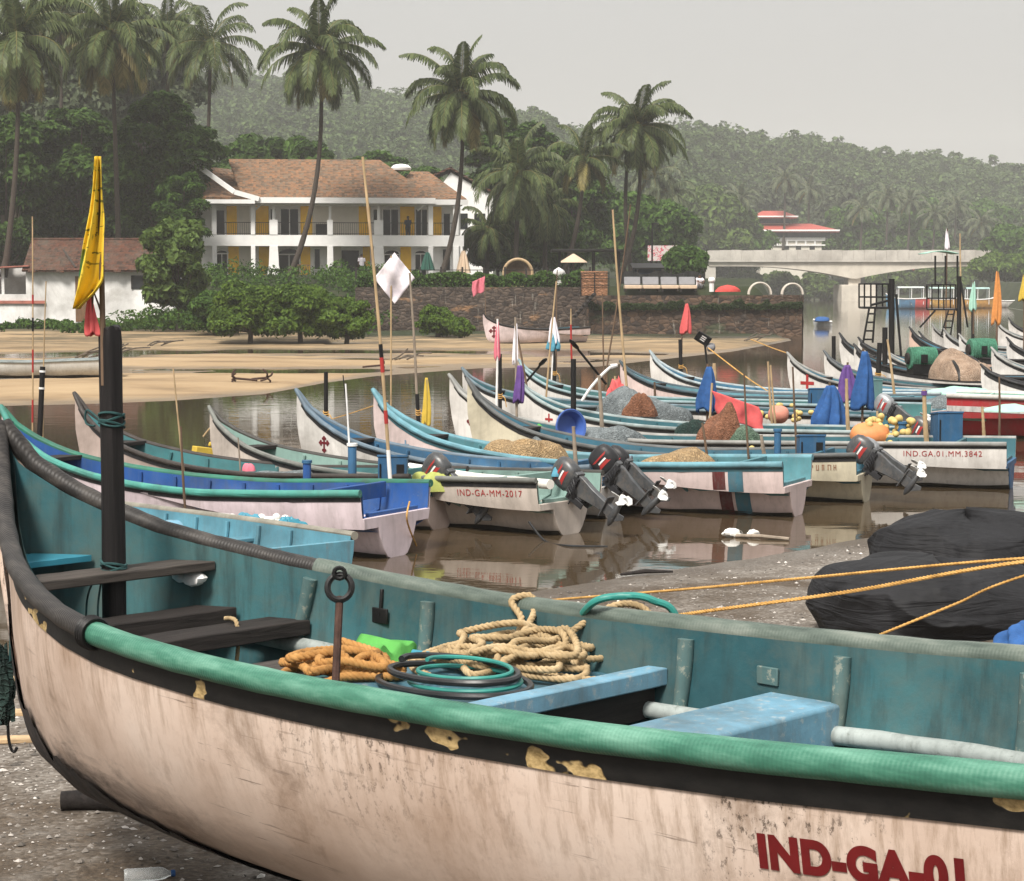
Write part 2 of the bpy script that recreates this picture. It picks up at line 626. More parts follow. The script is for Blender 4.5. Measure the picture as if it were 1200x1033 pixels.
# ------------------------------------------------------------------ leaves
def leaf_quads(cent, nrm, size, asp=.55, rng=RNG):
    """diamond leaves: one quad each, at the given centres facing about the given normals"""
    n = len(cent)
    r = rng.normal(size=(n, 3))
    t = np.cross(nrm, r)
    t /= np.linalg.norm(t, axis=1, keepdims=True) + 1e-9
    b = np.cross(nrm, t)
    s = (size * np.ones(n))[:, None]
    dz = np.zeros((n, 3))
    dz[:, 2] = -1
    V = np.stack([cent - t * s * .5, cent - b * s * .5 * asp + nrm * s * .08, cent + t * s * .5 + dz * s * .18, cent + b * s * .5 * asp + nrm * s * .08], 1)
    return V


def crown_points(blobs, n, rng=RNG, fill=.25, flat=0.0):
    """n points over and inside ellipsoid clumps (x,y,z,rx,ry,rz); returns points and outward normals"""
    B = np.array(blobs, float)
    w = (B[:, 3] * B[:, 4] + B[:, 3] * B[:, 5])
    k = rng.choice(len(B), n, p=w / w.sum())
    d = rng.normal(size=(n, 3))
    d /= np.linalg.norm(d, axis=1, keepdims=True)
    low = d[:, 2] < -.25
    d[low, 2] *= rng.choice([-1, .4], low.sum())
    d /= np.linalg.norm(d, axis=1, keepdims=True)
    rad = np.where(rng.random(n) < fill, rng.random(n) ** .5, rng.normal(.95, .09, n))
    P = B[k, :3] + d * B[k, 3:6] * rad[:, None]
    nr = d * (1 - flat) + np.array([0, 0, .35 + flat]) + rng.normal(size=(n, 3)) * .55
    nr /= np.linalg.norm(nr, axis=1, keepdims=True)
    return P, nr


M['bark'] = wood('bark', (.11, .09, .07), .9, (6, 6, .8), .45)
M['palm_bark'] = wood('palm bark', (.055, .043, .034), .85, (2, 2, 6), .5)
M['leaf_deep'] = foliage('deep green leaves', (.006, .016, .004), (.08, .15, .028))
M['leaf_mid'] = foliage('mid green leaves', (.01, .032, .006), (.095, .18, .03))
M['leaf_fresh'] = foliage('fresh green leaves', (.015, .035, .008), (.14, .21, .05))
M['leaf_bright'] = foliage('bright mangrove leaves', (.014, .036, .006), (.13, .21, .03))
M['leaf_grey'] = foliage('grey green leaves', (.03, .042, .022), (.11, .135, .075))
M['palm_leaf'] = foliage('palm leaflets', (.01, .022, .008), (.13, .165, .06), .42)
M['palm_yellow'] = foliage('yellowing palm leaflets', (.09, .085, .03), (.28, .235, .085), .45)
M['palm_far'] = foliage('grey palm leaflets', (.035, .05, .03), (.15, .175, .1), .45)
M['hill_leaf'] = foliage('hill forest leaves', (.02, .042, .014), (.12, .175, .06), big=.012)


def tree(name, label, base, H, R, mat, leaf=.4, n=9000, trunk=.25, clear=.3, group=None, nb=11, seed=0, sq=.8, lean=(0, 0), blobs=None, flat=0.0, asp=.55, fill=.25):
    rg = np.random.default_rng(seed + 100)
    x, y, z = base
    t = thing(name, label, 'tree' if 'bush' not in name and 'shrub' not in name else 'bush', (x, y, z), 0, group)
    if blobs is None:
        blobs = []
        ch = H * (1 - clear)
        nb = int(nb * 2.1)
        for k in range(nb):
            a = k * 2.4 + rg.random()
            q = ((k + .5) / nb)
            zz = H * clear + ch * (.15 + .72 * q)
            prof = math.sin(PI * min(.98, .18 + .72 * q)) ** .8
            rr = R * prof * (.3 + .65 * rg.random() ** .7)
            br = R * (.17 + .2 * rg.random()) * (.75 + .5 * prof)
            blobs.append((rr * math.cos(a) + lean[0] * q, rr * math.sin(a) + lean[1] * q, zz, br, br, br * sq))
    n = int(n * (1.3 if 'bush' in name else .9))
    P, nr = crown_points(blobs, n, rg, fill, flat)
    n = len(P)
    V = leaf_quads(P, nr, (1.15 if 'bush' in name else 1.5) * leaf * (.55 + .9 * rg.random(n)), asp, rg)
    o = mesh_np('crown', V.reshape(-1, 3), np.arange(4 * n).reshape(-1, 4), mat, t)
    b = MB()
    top = H * (clear + .35 * (1 - clear))
    pts = [(0, 0, -.4), (lean[0] * .1 + .02 * H * rg.normal(), lean[1] * .1, top * .4), (lean[0] * .35, lean[1] * .35, top)]
    b.tube(pts, [trunk * 1.3, trunk, trunk * .6], 8)
    for bl in blobs[::max(1, len(blobs) // 7)]:
        s = Vector(pts[1]).lerp(Vector(pts[2]), rg.random())
        e = Vector(bl[:3])
        b.tube([s, s.lerp(e, .5) + Vector((0, 0, -.03 * H)), e], [trunk * .45, trunk * .3, trunk * .12], 6)
    b.build('trunk', M['bark'], t)
    return t


def palm(label, foot, top, lean_ctrl=None, L=4.6, nf=22, seed=0, mat='palm_leaf', old=2, leaflets=30, r=.145, group='coconut palms on the bank', lw=.075, nuts=True, skirt=0.0, name='coconut_palm'):
    """foot and top (base of the crown) in world space"""
    rg = random.Random(seed)
    foot = Vector([float(c) for c in foot])
    top = Vector([float(c) for c in top])
    t = thing(name, label, 'palm tree', foot, 0, group)
    d = top - foot
    c1 = foot.lerp(top, .5) + (Vector(lean_ctrl) if lean_ctrl else Vector((0, 0, 0))) - foot
    b = MB()
    pts, rs = [], []
    for i in range(25):
        q = i / 24
        p = (2 * q * (1 - q)) * c1 + q * q * d
        pts.append(p - Vector((0, 0, .3 * (1 - q))))
        rs.append(r * (1.5 - .75 * q if q > .06 else 1.8) * (1 + .06 * (i % 2)))
    b.tube(pts, rs, 9)
    b.build('trunk', M['palm_bark'], t)
    V = []
    Y = []
    rb = MB()
    for k in range(nf):
        q = (k + .3) / nf
        az = k * 2.39996 + rg.uniform(-.25, .25)
        el = math.radians(82 - (118 + skirt) * q ** .8 + rg.uniform(-7, 7))
        LL = L * (.72 + .3 * math.sin(PI * min(1, .25 + q * .7))) * rg.uniform(.9, 1.08)
        droop = (.75 + .55 * rg.random()) * (1.05 - .35 * abs(q - .4))
        p = d.copy() + Vector((0, 0, .1))
        e = el
        ns = 12
        P = [p.copy()]
        for i in range(ns):
            e -= droop * (1.55 * (i / ns) + .15) * (math.cos(e) * .7 + .3) * (2.1 / ns)
            p = p + Vector((math.cos(az) * math.cos(e), math.sin(az) * math.cos(e), math.sin(e))) * (LL / ns)
            P.append(p.copy())
        rb.tube(P, [.045 * (1 - .85 * i / ns) for i in range(ns + 1)], 5)
        yellow = k >= nf - old
        twist = rg.uniform(-.5, .5)
        for i in range(leaflets):
            f = .1 + .9 * i / (leaflets - 1)
            j = min(int(f * ns), ns - 1)
            ff = f * ns - j
            o = P[j].lerp(P[j + 1], ff)
            tg = (P[j + 1] - P[j]).normalized()
            side = tg.cross(Vector((0, 0, 1)))
            side = side.normalized() if side.length > .05 else Vector((-math.sin(az), math.cos(az), 0))
            up = side.cross(tg)
            ln = L * .24 * (math.sin(PI * min(1, .16 + .8 * f)) ** .7) * rg.uniform(.8, 1.1)
            for sg in (-1, 1):
                dr = (side * sg * math.cos(twist * sg * .6) + tg * (.55 + .5 * f) + up * (.12 + .25 * twist * sg)).normalized()
                m1 = o + dr * ln * .5 - Vector((0, 0, ln * .1))
                e2 = o + dr * ln * .8 - Vector((0, 0, ln * (.48 + .3 * rg.random())))
                w = tg * lw * (.8 + .4 * rg.random())
                (Y if yellow else V).append([o - w * .4, o + w * .4, m1 + w, m1 - w])
                (Y if yellow else V).append([m1 - w, m1 + w, e2 + w * .25, e2 - w * .25])
    A = np.array([[list(c) for c in qd] for qd in V + Y])
    mi = np.array([0] * len(V) + [1] * len(Y))
    co = mesh_np('crown', A.reshape(-1, 3), np.arange(len(A) * 4).reshape(-1, 4), [M[mat], M['palm_yellow']], t, mi=mi)
    rb.build('frond_stalks', M['palm_yellow'], co)
    if nuts:
        cb = MB()
        for k in range(9):
            a = k * .7
            cb.blob((d.x + .36 * math.cos(a), d.y + .36 * math.sin(a), d.z - .35 - .12 * (k % 3)), (.15, .15, .19), 8, 6, 0)
        cb.build('coconuts', M['coconut'], t)
    return t


M['coconut'] = plain('coconut husk', (.12, .13, .05), .6, .4, 4)


# ------------------------------------------------------------------ forest on the hills (nobody could count it)
def hill_forest():
    rg = np.random.default_rng(77)
    Vs = []
    n_try = 9000
    px = rg.uniform(-220, 1420, n_try)
    y = 150 + (465 - 150) * np.sqrt(rg.random(n_try))
    x = (px - 600) / 1300 * y
    D, Hc = crest(x, y)
    xl = 15.5 + (y - 72) * .235
    xr = 21 + .325 * y
    ok = (y < D + 12) & ~((y < 240) & (px > 785)) & ((x < xl - 4) | (x > xr + 4) | (y > 266))
    x, y = x[ok], y[ok]
    z = ground_z(x, y * K)
    for i in range(len(x)):
        d = y[i]
        R = rg.uniform(2.0, 5.2) * (1.35 if rg.random() < .15 else 1)
        Ht = rg.uniform(3.5, 9.0) * (1.35 if rg.random() < .1 else 1)
        nb = rg.integers(3, 6)
        bl = []
        for k in range(nb):
            a = rg.uniform(0, 6.28)
            r = R * rg.uniform(.1, .6)
            br = R * rg.uniform(.4, .68)
            bl.append((x[i] + r * math.cos(a), y[i] * K + r * math.sin(a), z[i] + Ht * rg.uniform(.5, .95), br, br, br * rg.uniform(.55, .85)))
        n = int(np.clip(48000 / d, 100, 280))
        P, nr = crown_points(bl, n, rg, .12, .55)
        Vs.append(leaf_quads(P, nr, (.0032 * d + .25) * (.6 + .8 * rg.random(n)), .7, rg))
    V = np.concatenate(Vs)
    n = len(V)
    o = mesh_np('forest', V.reshape(-1, 3), np.arange(4 * n).reshape(-1, 4), M['hill_leaf'])
    tag(o, 'dense hazy green forest covering the hills behind the river', 'forest', kind='stuff')


hill_forest()


def bank_scrub():
    rg = np.random.default_rng(31)
    Vs = []
    for k in range(260):
        x = rg.uniform(-32, -8.5)
        y = rg.uniform(60, 69.5) if x < -21.5 else rg.uniform(61, 81)
        if x < -21.5 and rg.random() < .6: continue
        z = float(ground_z(x, y * K))
        R_ = rg.uniform(.5, 1.0) * (.6 if x < -21.5 else 1.25)
        bl = [(x + rg.normal() * R_ * .5, y * K + rg.normal() * R_ * .5, z + R_ * rg.uniform(.25, .7), R_ * .55, R_ * .55, R_ * .5) for _ in range(4)]
        P, nr = crown_points(bl, 150, rg, .2)
        Vs.append(leaf_quads(P, nr, .26 * (.6 + .8 * rg.random(150)), .5, rg))
    V = np.concatenate(Vs)
    n = len(V)
    o = mesh_np('undergrowth', V.reshape(-1, 3), np.arange(4 * n).reshape(-1, 4), M['leaf_mid'])
    tag(o, 'low dark scrub covering the bank below the villa and the hut', 'undergrowth', kind='stuff')


bank_scrub()
# ------------------------------------------------------------------ trees and palms on the far bank
def base_at(px, y, z=None):
    p = at_y(px, 330, y)
    return (p[0], p[1], float(ground_z(p[0], p[1])) if z is None else z)


def tree_px(name, label, px, y, top, Rpx, mat, n=9000, leaf=.38, group='trees on the far bank', seed=0, **kw):
    b = base_at(px, y)
    H = at_y(px, top, y)[2] - b[2]
    return tree(name, label, b, H, Rpx * y / 1300, M[mat], leaf, n, group=group, seed=seed, trunk=max(.12, H * .02), **kw)


GB = 'trees on the far bank'
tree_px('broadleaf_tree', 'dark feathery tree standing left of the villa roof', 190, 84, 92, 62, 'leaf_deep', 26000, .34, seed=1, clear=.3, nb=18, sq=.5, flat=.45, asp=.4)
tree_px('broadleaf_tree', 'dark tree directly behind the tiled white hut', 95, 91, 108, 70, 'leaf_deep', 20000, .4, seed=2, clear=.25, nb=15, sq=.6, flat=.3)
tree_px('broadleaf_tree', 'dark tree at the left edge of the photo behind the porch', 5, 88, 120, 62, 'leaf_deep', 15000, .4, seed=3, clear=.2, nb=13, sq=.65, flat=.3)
tree_px('broadleaf_tree', 'fine leaved tree between the hut and the villa gable', 214, 81, 186, 30, 'leaf_mid', 13000, .3, seed=4, clear=.2, nb=13, sq=.55, flat=.4, asp=.4)
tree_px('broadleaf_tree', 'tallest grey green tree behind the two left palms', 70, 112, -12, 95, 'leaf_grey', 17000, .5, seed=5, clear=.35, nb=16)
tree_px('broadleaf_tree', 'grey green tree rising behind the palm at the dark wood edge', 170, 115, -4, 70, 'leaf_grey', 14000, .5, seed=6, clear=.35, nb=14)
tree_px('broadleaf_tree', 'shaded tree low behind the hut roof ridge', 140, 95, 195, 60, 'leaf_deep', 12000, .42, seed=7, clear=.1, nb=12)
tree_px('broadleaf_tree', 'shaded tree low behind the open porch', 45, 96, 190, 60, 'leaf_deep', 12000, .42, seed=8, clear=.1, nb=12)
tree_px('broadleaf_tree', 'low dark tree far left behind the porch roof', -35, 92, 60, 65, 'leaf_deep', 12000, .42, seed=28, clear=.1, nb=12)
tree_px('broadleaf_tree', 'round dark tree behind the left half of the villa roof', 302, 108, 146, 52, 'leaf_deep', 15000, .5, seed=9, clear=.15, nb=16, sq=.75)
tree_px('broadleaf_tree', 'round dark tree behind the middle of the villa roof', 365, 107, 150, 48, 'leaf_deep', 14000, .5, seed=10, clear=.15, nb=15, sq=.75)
tree_px('broadleaf_tree', 'pale spreading tree behind the right half of the villa roof', 445, 118, 168, 50, 'leaf_mid', 10000, .5, seed=11, clear=.3, nb=14, sq=.4, flat=.5)
tree_px('broadleaf_tree', 'small green tree behind the villa right of the chimney cap', 497, 112, 184, 38, 'leaf_mid', 9000, .45, seed=12, clear=.2, nb=12, sq=.55, flat=.3)
tree_px('rain_tree', 'tall layered rain tree between the villa and the small palm', 605, 104, 128, 62, 'leaf_deep', 20000, .42, seed=13, clear=.35, nb=20, sq=.38, flat=.6)
tree_px('broadleaf_tree', 'dark tree behind the small palm by the kiosk', 668, 112, 168, 55, 'leaf_deep', 13000, .46, seed=14, clear=.12, nb=15, sq=.6, flat=.3)
tree_px('broadleaf_tree', 'dark shrub like tree between villa corner and kiosk', 585, 90, 262, 42, 'leaf_deep', 10000, .36, seed=15, clear=.05, nb=12)
tree_px('broadleaf_tree', 'dark low tree behind the kiosk roof', 640, 92, 255, 40, 'leaf_deep', 10000, .36, seed=16, clear=.05, nb=12)
tree_px('broadleaf_tree', 'hazy green tree behind the twin trunked palm', 735, 128, 222, 50, 'leaf_mid', 12000, .5, seed=17, clear=.1, nb=14, sq=.7)
tree_px('broadleaf_tree', 'broad fresh green tree behind the left end of the bridge', 828, 240, 212, 58, 'leaf_fresh', 15000, .85, seed=18, clear=.1, nb=18, sq=.7)
tree_px('broadleaf_tree', 'fresh green tree behind the pink signboard', 775, 136, 232, 45, 'leaf_mid', 11000, .5, seed=19, clear=.1, nb=14)
tree_px('broadleaf_tree', 'small rounded green tree in front of the bridge end', 804, 100, 289, 25, 'leaf_mid', 8000, .38, seed=20, clear=.05, nb=12)
tree_px('broadleaf_tree', 'green tree left of the red roofed building', 866, 250, 236, 40, 'leaf_mid', 9000, .85, seed=21, clear=.1, nb=14)
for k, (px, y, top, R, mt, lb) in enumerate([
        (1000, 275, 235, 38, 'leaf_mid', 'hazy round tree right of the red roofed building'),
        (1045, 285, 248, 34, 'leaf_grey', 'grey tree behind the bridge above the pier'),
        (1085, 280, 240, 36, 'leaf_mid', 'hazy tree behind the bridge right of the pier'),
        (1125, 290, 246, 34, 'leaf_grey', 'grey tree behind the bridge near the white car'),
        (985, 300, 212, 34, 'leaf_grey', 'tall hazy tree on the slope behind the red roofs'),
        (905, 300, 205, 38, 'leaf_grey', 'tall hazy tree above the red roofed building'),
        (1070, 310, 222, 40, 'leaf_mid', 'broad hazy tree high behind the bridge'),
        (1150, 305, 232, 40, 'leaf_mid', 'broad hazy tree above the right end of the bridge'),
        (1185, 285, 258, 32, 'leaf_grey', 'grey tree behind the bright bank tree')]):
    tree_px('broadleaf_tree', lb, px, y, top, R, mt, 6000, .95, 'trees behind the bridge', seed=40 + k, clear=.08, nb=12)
tree_px('bank_tree', 'bright green tree on the right bank by the moored ferries', 1178, 205, 298, 40, 'leaf_bright', 14000, .6, 'trees on the right bank', seed=60, clear=.02, nb=16, sq=.6)
tree_px('bank_tree', 'dark green tree above the bright one on the right bank', 1192, 225, 258, 34, 'leaf_mid', 9000, .7, 'trees on the right bank', seed=61, clear=.1, nb=13)
for k, (px, y, top, R, lb) in enumerate([(872, 236, 322, 22, 'low bush under the left end of the bridge'), (915, 238, 318, 26, 'low bush below the red roofed building'), (955, 244, 320, 26, 'low bush just left of the bridge pier'), (1045, 256, 312, 26, 'low bush under the right span close to the pier'), (1090, 258, 310, 28, 'low bush under the right span behind the ferries'), (1130, 250, 314, 24, 'low bush under the right end of the bridge')]):
    tree_px('riverside_bush', lb, px, y, top, R, 'leaf_fresh', 3500, .8, 'bushes under the bridge', seed=70 + k, clear=.0, nb=9)

# mangrove bushes on the sand in front of the villa
for k, (px, y, top, R, mt, lb, n) in enumerate([
        (252, 60, 338, 34, 'leaf_mid', 'dark mangrove bush at the left end of the clump before the villa', 9000),
        (292, 57, 328, 44, 'leaf_bright', 'large mangrove bush below the left part of the villa', 14000),
        (352, 57, 330, 44, 'leaf_bright', 'large mangrove bush below the middle of the villa', 14000),
        (405, 57.5, 345, 30, 'leaf_bright', 'smaller mangrove bush at the right end of the clump', 9000),
        (512, 63, 357, 24, 'leaf_bright', 'small round mangrove bush against the dark stone wall', 8000),
        (540, 62, 372, 13, 'leaf_bright', 'tiny mangrove shrub right of the small round bush', 3000)]):
    tree_px('mangrove_bush', lb, px, y, top, R, mt, n, .2, 'mangrove bushes on the sand', seed=80 + k, clear=.03, nb=15, sq=.62, fill=.35)
tree_px('bank_tree', 'bright broad leaved tree beside the white hut', 207, 63, 247, 40, 'leaf_fresh', 13000, .3, GB, seed=90, clear=.12, nb=18, sq=.75, asp=.7)

# coconut palms
def palm_px(label, top, foot, y, ctrl=(0, 0, 0), **kw):
    f = at_y(foot[0], foot[1], y)
    t = at_y(top[0], top[1], y + kw.pop('dy', 0))
    return palm(label, f, t, ctrl, **kw)


palm_px('tall coconut palm rising in front of the villa roof', (374, 62), (336, 326), 79, (1.9, 0, -1.5), seed=1, L=5.31, nf=32, old=2, leaflets=50, skirt=12)
palm_px('coconut palm before the right wing of the villa', (541, 112), (514, 328), 79, (1.2, 0, -1), seed=2, L=5.20, nf=32, old=2, leaflets=50, skirt=10)
palm_px('twin palm with the dark trunk near the kiosk', (748, 150), (726, 322), 90, (1.4, 0, -1), seed=3, L=5.20, nf=30, old=1, leaflets=46)
palm_px('twin palm with the pale trunk near the kiosk', (738, 168), (741, 322), 92, (-.9, 0, 0), seed=4, L=4.41, nf=14, old=3, leaflets=34)
palm_px('short coconut palm with a pale drooping crown above the kiosk', (684, 188), (660, 318), 88, (.8, 0, 0), seed=5, L=3.9, nf=18, old=4, leaflets=34)
palm_px('dark shaggy palm between the villa and the kiosk', (607, 205), (604, 322), 86, (0, 0, 0), seed=6, L=4.9, nf=30, old=0, leaflets=40, mat='palm_leaf', skirt=28, nuts=False)
palm_px('dark low palm right beside the villa corner', (572, 270), (570, 326), 88, (0, 0, 0), seed=16, L=3.4, nf=22, old=0, leaflets=32, skirt=20, nuts=False)
palm_px('dark low palm left of the kiosk', (640, 240), (638, 326), 90, (0, 0, 0), seed=17, L=4.0, nf=24, old=0, leaflets=32, skirt=24, nuts=False)
palm_px('coconut palm at the left edge of the photo with yellow fronds', (20, 48), (4, 320), 76, (.8, 0, 0), seed=7, L=5.42, nf=32, old=8, leaflets=48, skirt=25)
palm_px('coconut palm with hanging brown fronds above the hut', (131, 40), (140, 320), 80, (0, 0, 0), seed=8, L=5.42, nf=34, old=9, leaflets=48, skirt=25)
palm_px('dark topped coconut palm at the edge of the wood', (246, 52), (232, 320), 90, (.5, 0, 0), seed=9, L=5.54, nf=23, old=2, leaflets=36, skirt=8)
palm_px('coconut palm crowded behind the hanging brown fronds', (196, 40), (188, 320), 94, (.5, 0, 0), seed=10, L=4.6, nf=22, old=3, leaflets=34)
palm_px('coconut palm mostly hidden at the upper left', (70, 20), (66, 320), 98, (.5, 0, 0), seed=11, L=4.8, nf=20, old=3, leaflets=32)
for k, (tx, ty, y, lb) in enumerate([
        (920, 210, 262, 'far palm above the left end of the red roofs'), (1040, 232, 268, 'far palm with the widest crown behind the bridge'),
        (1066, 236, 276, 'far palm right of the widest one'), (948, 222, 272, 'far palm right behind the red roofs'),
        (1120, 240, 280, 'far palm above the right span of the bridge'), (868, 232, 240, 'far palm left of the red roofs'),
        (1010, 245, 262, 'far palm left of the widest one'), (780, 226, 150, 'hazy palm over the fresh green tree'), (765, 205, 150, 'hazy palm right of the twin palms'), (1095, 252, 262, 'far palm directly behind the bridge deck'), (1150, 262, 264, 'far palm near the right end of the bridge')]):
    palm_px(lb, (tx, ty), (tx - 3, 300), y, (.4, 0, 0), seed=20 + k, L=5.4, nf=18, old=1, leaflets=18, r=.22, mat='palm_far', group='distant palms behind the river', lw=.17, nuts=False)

# ------------------------------------------------------------------ building materials
M['white_wall'] = worn_paint('white lime wash', (.78, .77, .75), (.5, .48, .44), (.16, .14, .11), .12, .18, .8, .7)
M['villa_white'] = plain('white villa wall', (.8, .79, .77), .75, .06, 2, .05)
M['cream_wall'] = plain('cream wall', (.62, .58, .5), .75, .06, 2, .05)
M['ochre_wall'] = plain('ochre yellow wall', (.95, .53, .03), .7, .12, 2, .08)
M['glass_dark'] = plain('dark window glass', (.02, .022, .024), .12, .3, 2, 0)
M['brown_door'] = wood('brown door', (.16, .085, .04), .6, (8, 8, 1))


def roof_tiles(name, a, b, c, sx=5.0, rows=4.2):
    """clay tiles: rows and columns of tiles as colour and relief, lichen in patches"""
    m, nt, bs = new_mat(name)
    v = coords(nt, (sx, sx, rows))
    vo = nt.nodes.new('ShaderNodeTexVoronoi')
    vo.inputs['Scale'].default_value = 1.0
    vo.inputs['Randomness'].default_value = .35
    nt.links.new(v, vo.inputs['Vector'])
    col = ramp(nt, vo.outputs['Color'], [(.2, a), (.5, b), (.8, c)])
    vv = coords(nt)
    li = ramp(nt, noise(nt, vv, .7, 7), [(.45, 0), (.7, .55)])
    col = mix(nt, li, col, (.1, .085, .065))
    nt.links.new(col, bs.inputs['Base Color'])
    wv = nt.nodes.new('ShaderNodeTexWave')
    wv.bands_direction = 'Z'
    wv.inputs['Scale'].default_value = rows * .32
    wv.inputs['Distortion'].default_value = .3
    nt.links.new(vv, wv.inputs['Vector'])
    bump(nt, bs, math_n(nt, 'ADD', vo.outputs['Distance'], wv.outputs['Fac']), .8, .08)
    set_rough(nt, bs, .85)
    return m


M['tile_orange'] = roof_tiles('mottled clay tiles', (.1, .066, .042), (.26, .13, .065), (.17, .12, .08))
M['tile_brown'] = roof_tiles('old brown clay tiles', (.035, .018, .012), (.1, .038, .022), (.065, .032, .02))
M['tile_red'] = plain('red roof', srgb(200, 85, 70), .7, .15, 1.5, .1)


def hip(mb, x0, x1, y0, y1, ze, zr, r0, r1, th=.14, yr=None, mi=0):
    """hipped roof with thickness; r0, r1 are the ridge ends along x"""
    ym = (y0 + y1) / 2 if yr is None else yr
    for dz, fl in ((0, False), (-th, True)):
        V = [(x0, y0, ze + dz), (x1, y0, ze + dz), (x1, y1, ze + dz), (x0, y1, ze + dz), (r0, ym, zr + dz), (r1, ym, zr + dz)]
        Fc = [(0, 1, 5, 4), (1, 2, 5), (2, 3, 4, 5), (3, 0, 4)]
        mb.add(V, [f[::-1] if fl else f for f in Fc], mi)
    V = [(x0, y0, ze), (x1, y0, ze), (x1, y1, ze), (x0, y1, ze), (x0, y0, ze - th), (x1, y0, ze - th), (x1, y1, ze - th), (x0, y1, ze - th)]
    mb.add(V, [(0, 4, 5, 1), (1, 5, 6, 2), (2, 6, 7, 3), (3, 7, 4, 0)], mi)


# ------------------------------------------------------------------ the villa
def villa():
    o = at_y(235, 326, 83.0)
    o[2] = 3.62
    t = thing('villa', 'two storey white and ochre villa with verandas and a tiled roof', 'house', o, math.radians(6))
    X = lambda px: (px - 235) / 15.7
    Z = lambda zx: X(220 + zx * .3)     # from the enlarged view
    W = 19.6
    w = MB()
    w.b2((0, 1.9, -.4), (W, 10, 5.75))                    # body behind the verandas
    w.b2((0, 0, -.4), (W, 1.9, .06))                      # plinth
    w.b2((.02, .02, 2.42), (W - .02, 1.9, 2.9))           # upper floor slab
    w.b2((-.1, -.06, 2.4), (W + .1, .12, 3.22))           # veranda parapet band
    w.b2((.0, .0, 5.45), (W, 1.9, 5.74))                  # veranda ceiling beam
    w.build('wall', M['villa_white'], t)
    for zx, wd, fl in ((105, .35, 0), (255, .32, 0), (335, .62, .25), (555, .42, .12), (745, .7, .35), (950, .36, 0), (1050, .42, 0)):
        c = MB()
        x = Z(zx)
        c.b2((x - wd / 2, -.1, 3.23), (x + wd / 2, .3, 4.35 if fl else 5.44))
        if fl:
            c.b2((x - .1, .02, 4.35), (x + .1, .22, 5.44))
        lo = wd / 2 + fl
        c.prism([(x - lo, .0), (x + lo, .0), (x + wd / 2 + fl * .25, 1.0), (x + wd / 2, 2.39), (x - wd / 2, 2.39), (x - wd / 2 - fl * .25, 1.0)], -.12, .32)
        c.build('column', M['villa_white'], t, bev=.02)
    yb = 1.87
    def panel(a, b, z0, z1, mat, name, dy=.0):
        p = MB()
        p.b2((Z(a), yb - .03 - dy, z0), (Z(b), yb + .02, z1))
        return p.build(name, M[mat], t)
    for a, b, m in ((150, 190, 'ochre_wall'), (190, 240, 'cream_wall'), (265, 315, 'ochre_wall'), (440, 487, 'ochre_wall'), (487, 670, 'cream_wall'), (670, 716, 'ochre_wall'), (835, 892, 'ochre_wall'), (960, 1000, 'ochre_wall')):
        panel(a, b, 2.92, 5.44, m, 'wall_panel')
    for a, b, m in ((155, 197, 'ochre_wall'), (197, 245, 'cream_wall'), (275, 322, 'ochre_wall'), (440, 478, 'ochre_wall'), (570, 600, 'cream_wall'), (686, 714, 'ochre_wall'), (835, 878, 'ochre_wall')):
        panel(a, b, .07, 2.4, m, 'wall_panel')

    def opening(a, b, z0, z1, name='window', arch=False, bars=1, frame='white_paint', fw=.09):
        f = MB()
        x0, x1 = Z(a), Z(b)
        f.b2((x0, yb - .1, z0), (x0 + fw, yb, z1))
        f.b2((x1 - fw, yb - .1, z0), (x1, yb, z1))
        f.b2((x0 + fw, yb - .1, z1 - fw), (x1 - fw, yb, z1))
        if name == 'window': f.b2((x0 + fw, yb - .1, z0), (x1 - fw, yb, z0 + fw))
        for k in range(bars):
            xm = x0 + (x1 - x0) * (k + 1) / (bars + 1)
            f.b2((xm - .035, yb - .09, z0 + fw), (xm + .035, yb - .01, z1 - fw))
        if arch:
            xm, r = (x0 + x1) / 2, (x1 - x0) / 2
            pts = [(xm + r * math.cos(q), yb - .05, z1 - .02 + .55 * r * math.sin(q)) for q in [PI * k / 12 for k in range(13)]]
            f.tube(pts, .06, 6)
        fo = f.build(name + '_frame', M[frame], t)
        g = MB()
        g.b2((x0 + fw * .5, yb - .035, z0), (x1 - fw * .5, yb + .015, z1 - .02))
        if arch:
            poly = [(xm + r * .96 * math.cos(q), z1 - .02 + .52 * r * math.sin(q)) for q in [PI * k / 12 for k in range(13)]]
            g.prism(poly, yb - .035, yb + .015)
        g.build('pane' if name == 'window' else 'door_leaf', M['glass_dark'], fo)
    opening(105, 146, 2.92, 5.2, 'door', False, 0)
    opening(318, 345, 2.92, 5.3, 'window', False, 0)
    opening(358, 436, 2.92, 5.3, 'door', False, 1)
    opening(500, 545, 2.92, 4.1, 'door', False, 0, 'black_iron')
    opening(724, 757, 2.92, 5.3, 'window', False, 0)
    opening(762, 832, 2.92, 5.3, 'door', False, 1)
    opening(893, 946, 2.92, 5.3, 'door', False, 1)
    opening(1003, 1038, 2.92, 5.0, 'window', False, 0)
    opening(105, 155, .07, 1.9, 'door', True, 1)
    opening(350, 438, .07, 1.85, 'window', True, 1)
    opening(490, 520, .6, 2.3, 'window', False, 0)
    opening(602, 670, .07, 2.1, 'door', False, 0, 'black_iron')
    opening(768, 834, .07, 1.85, 'window', True, 1)
    opening(890, 942, .07, 1.9, 'door', True, 1)
    opening(1000, 1038, .5, 2.3, 'window', False, 0)
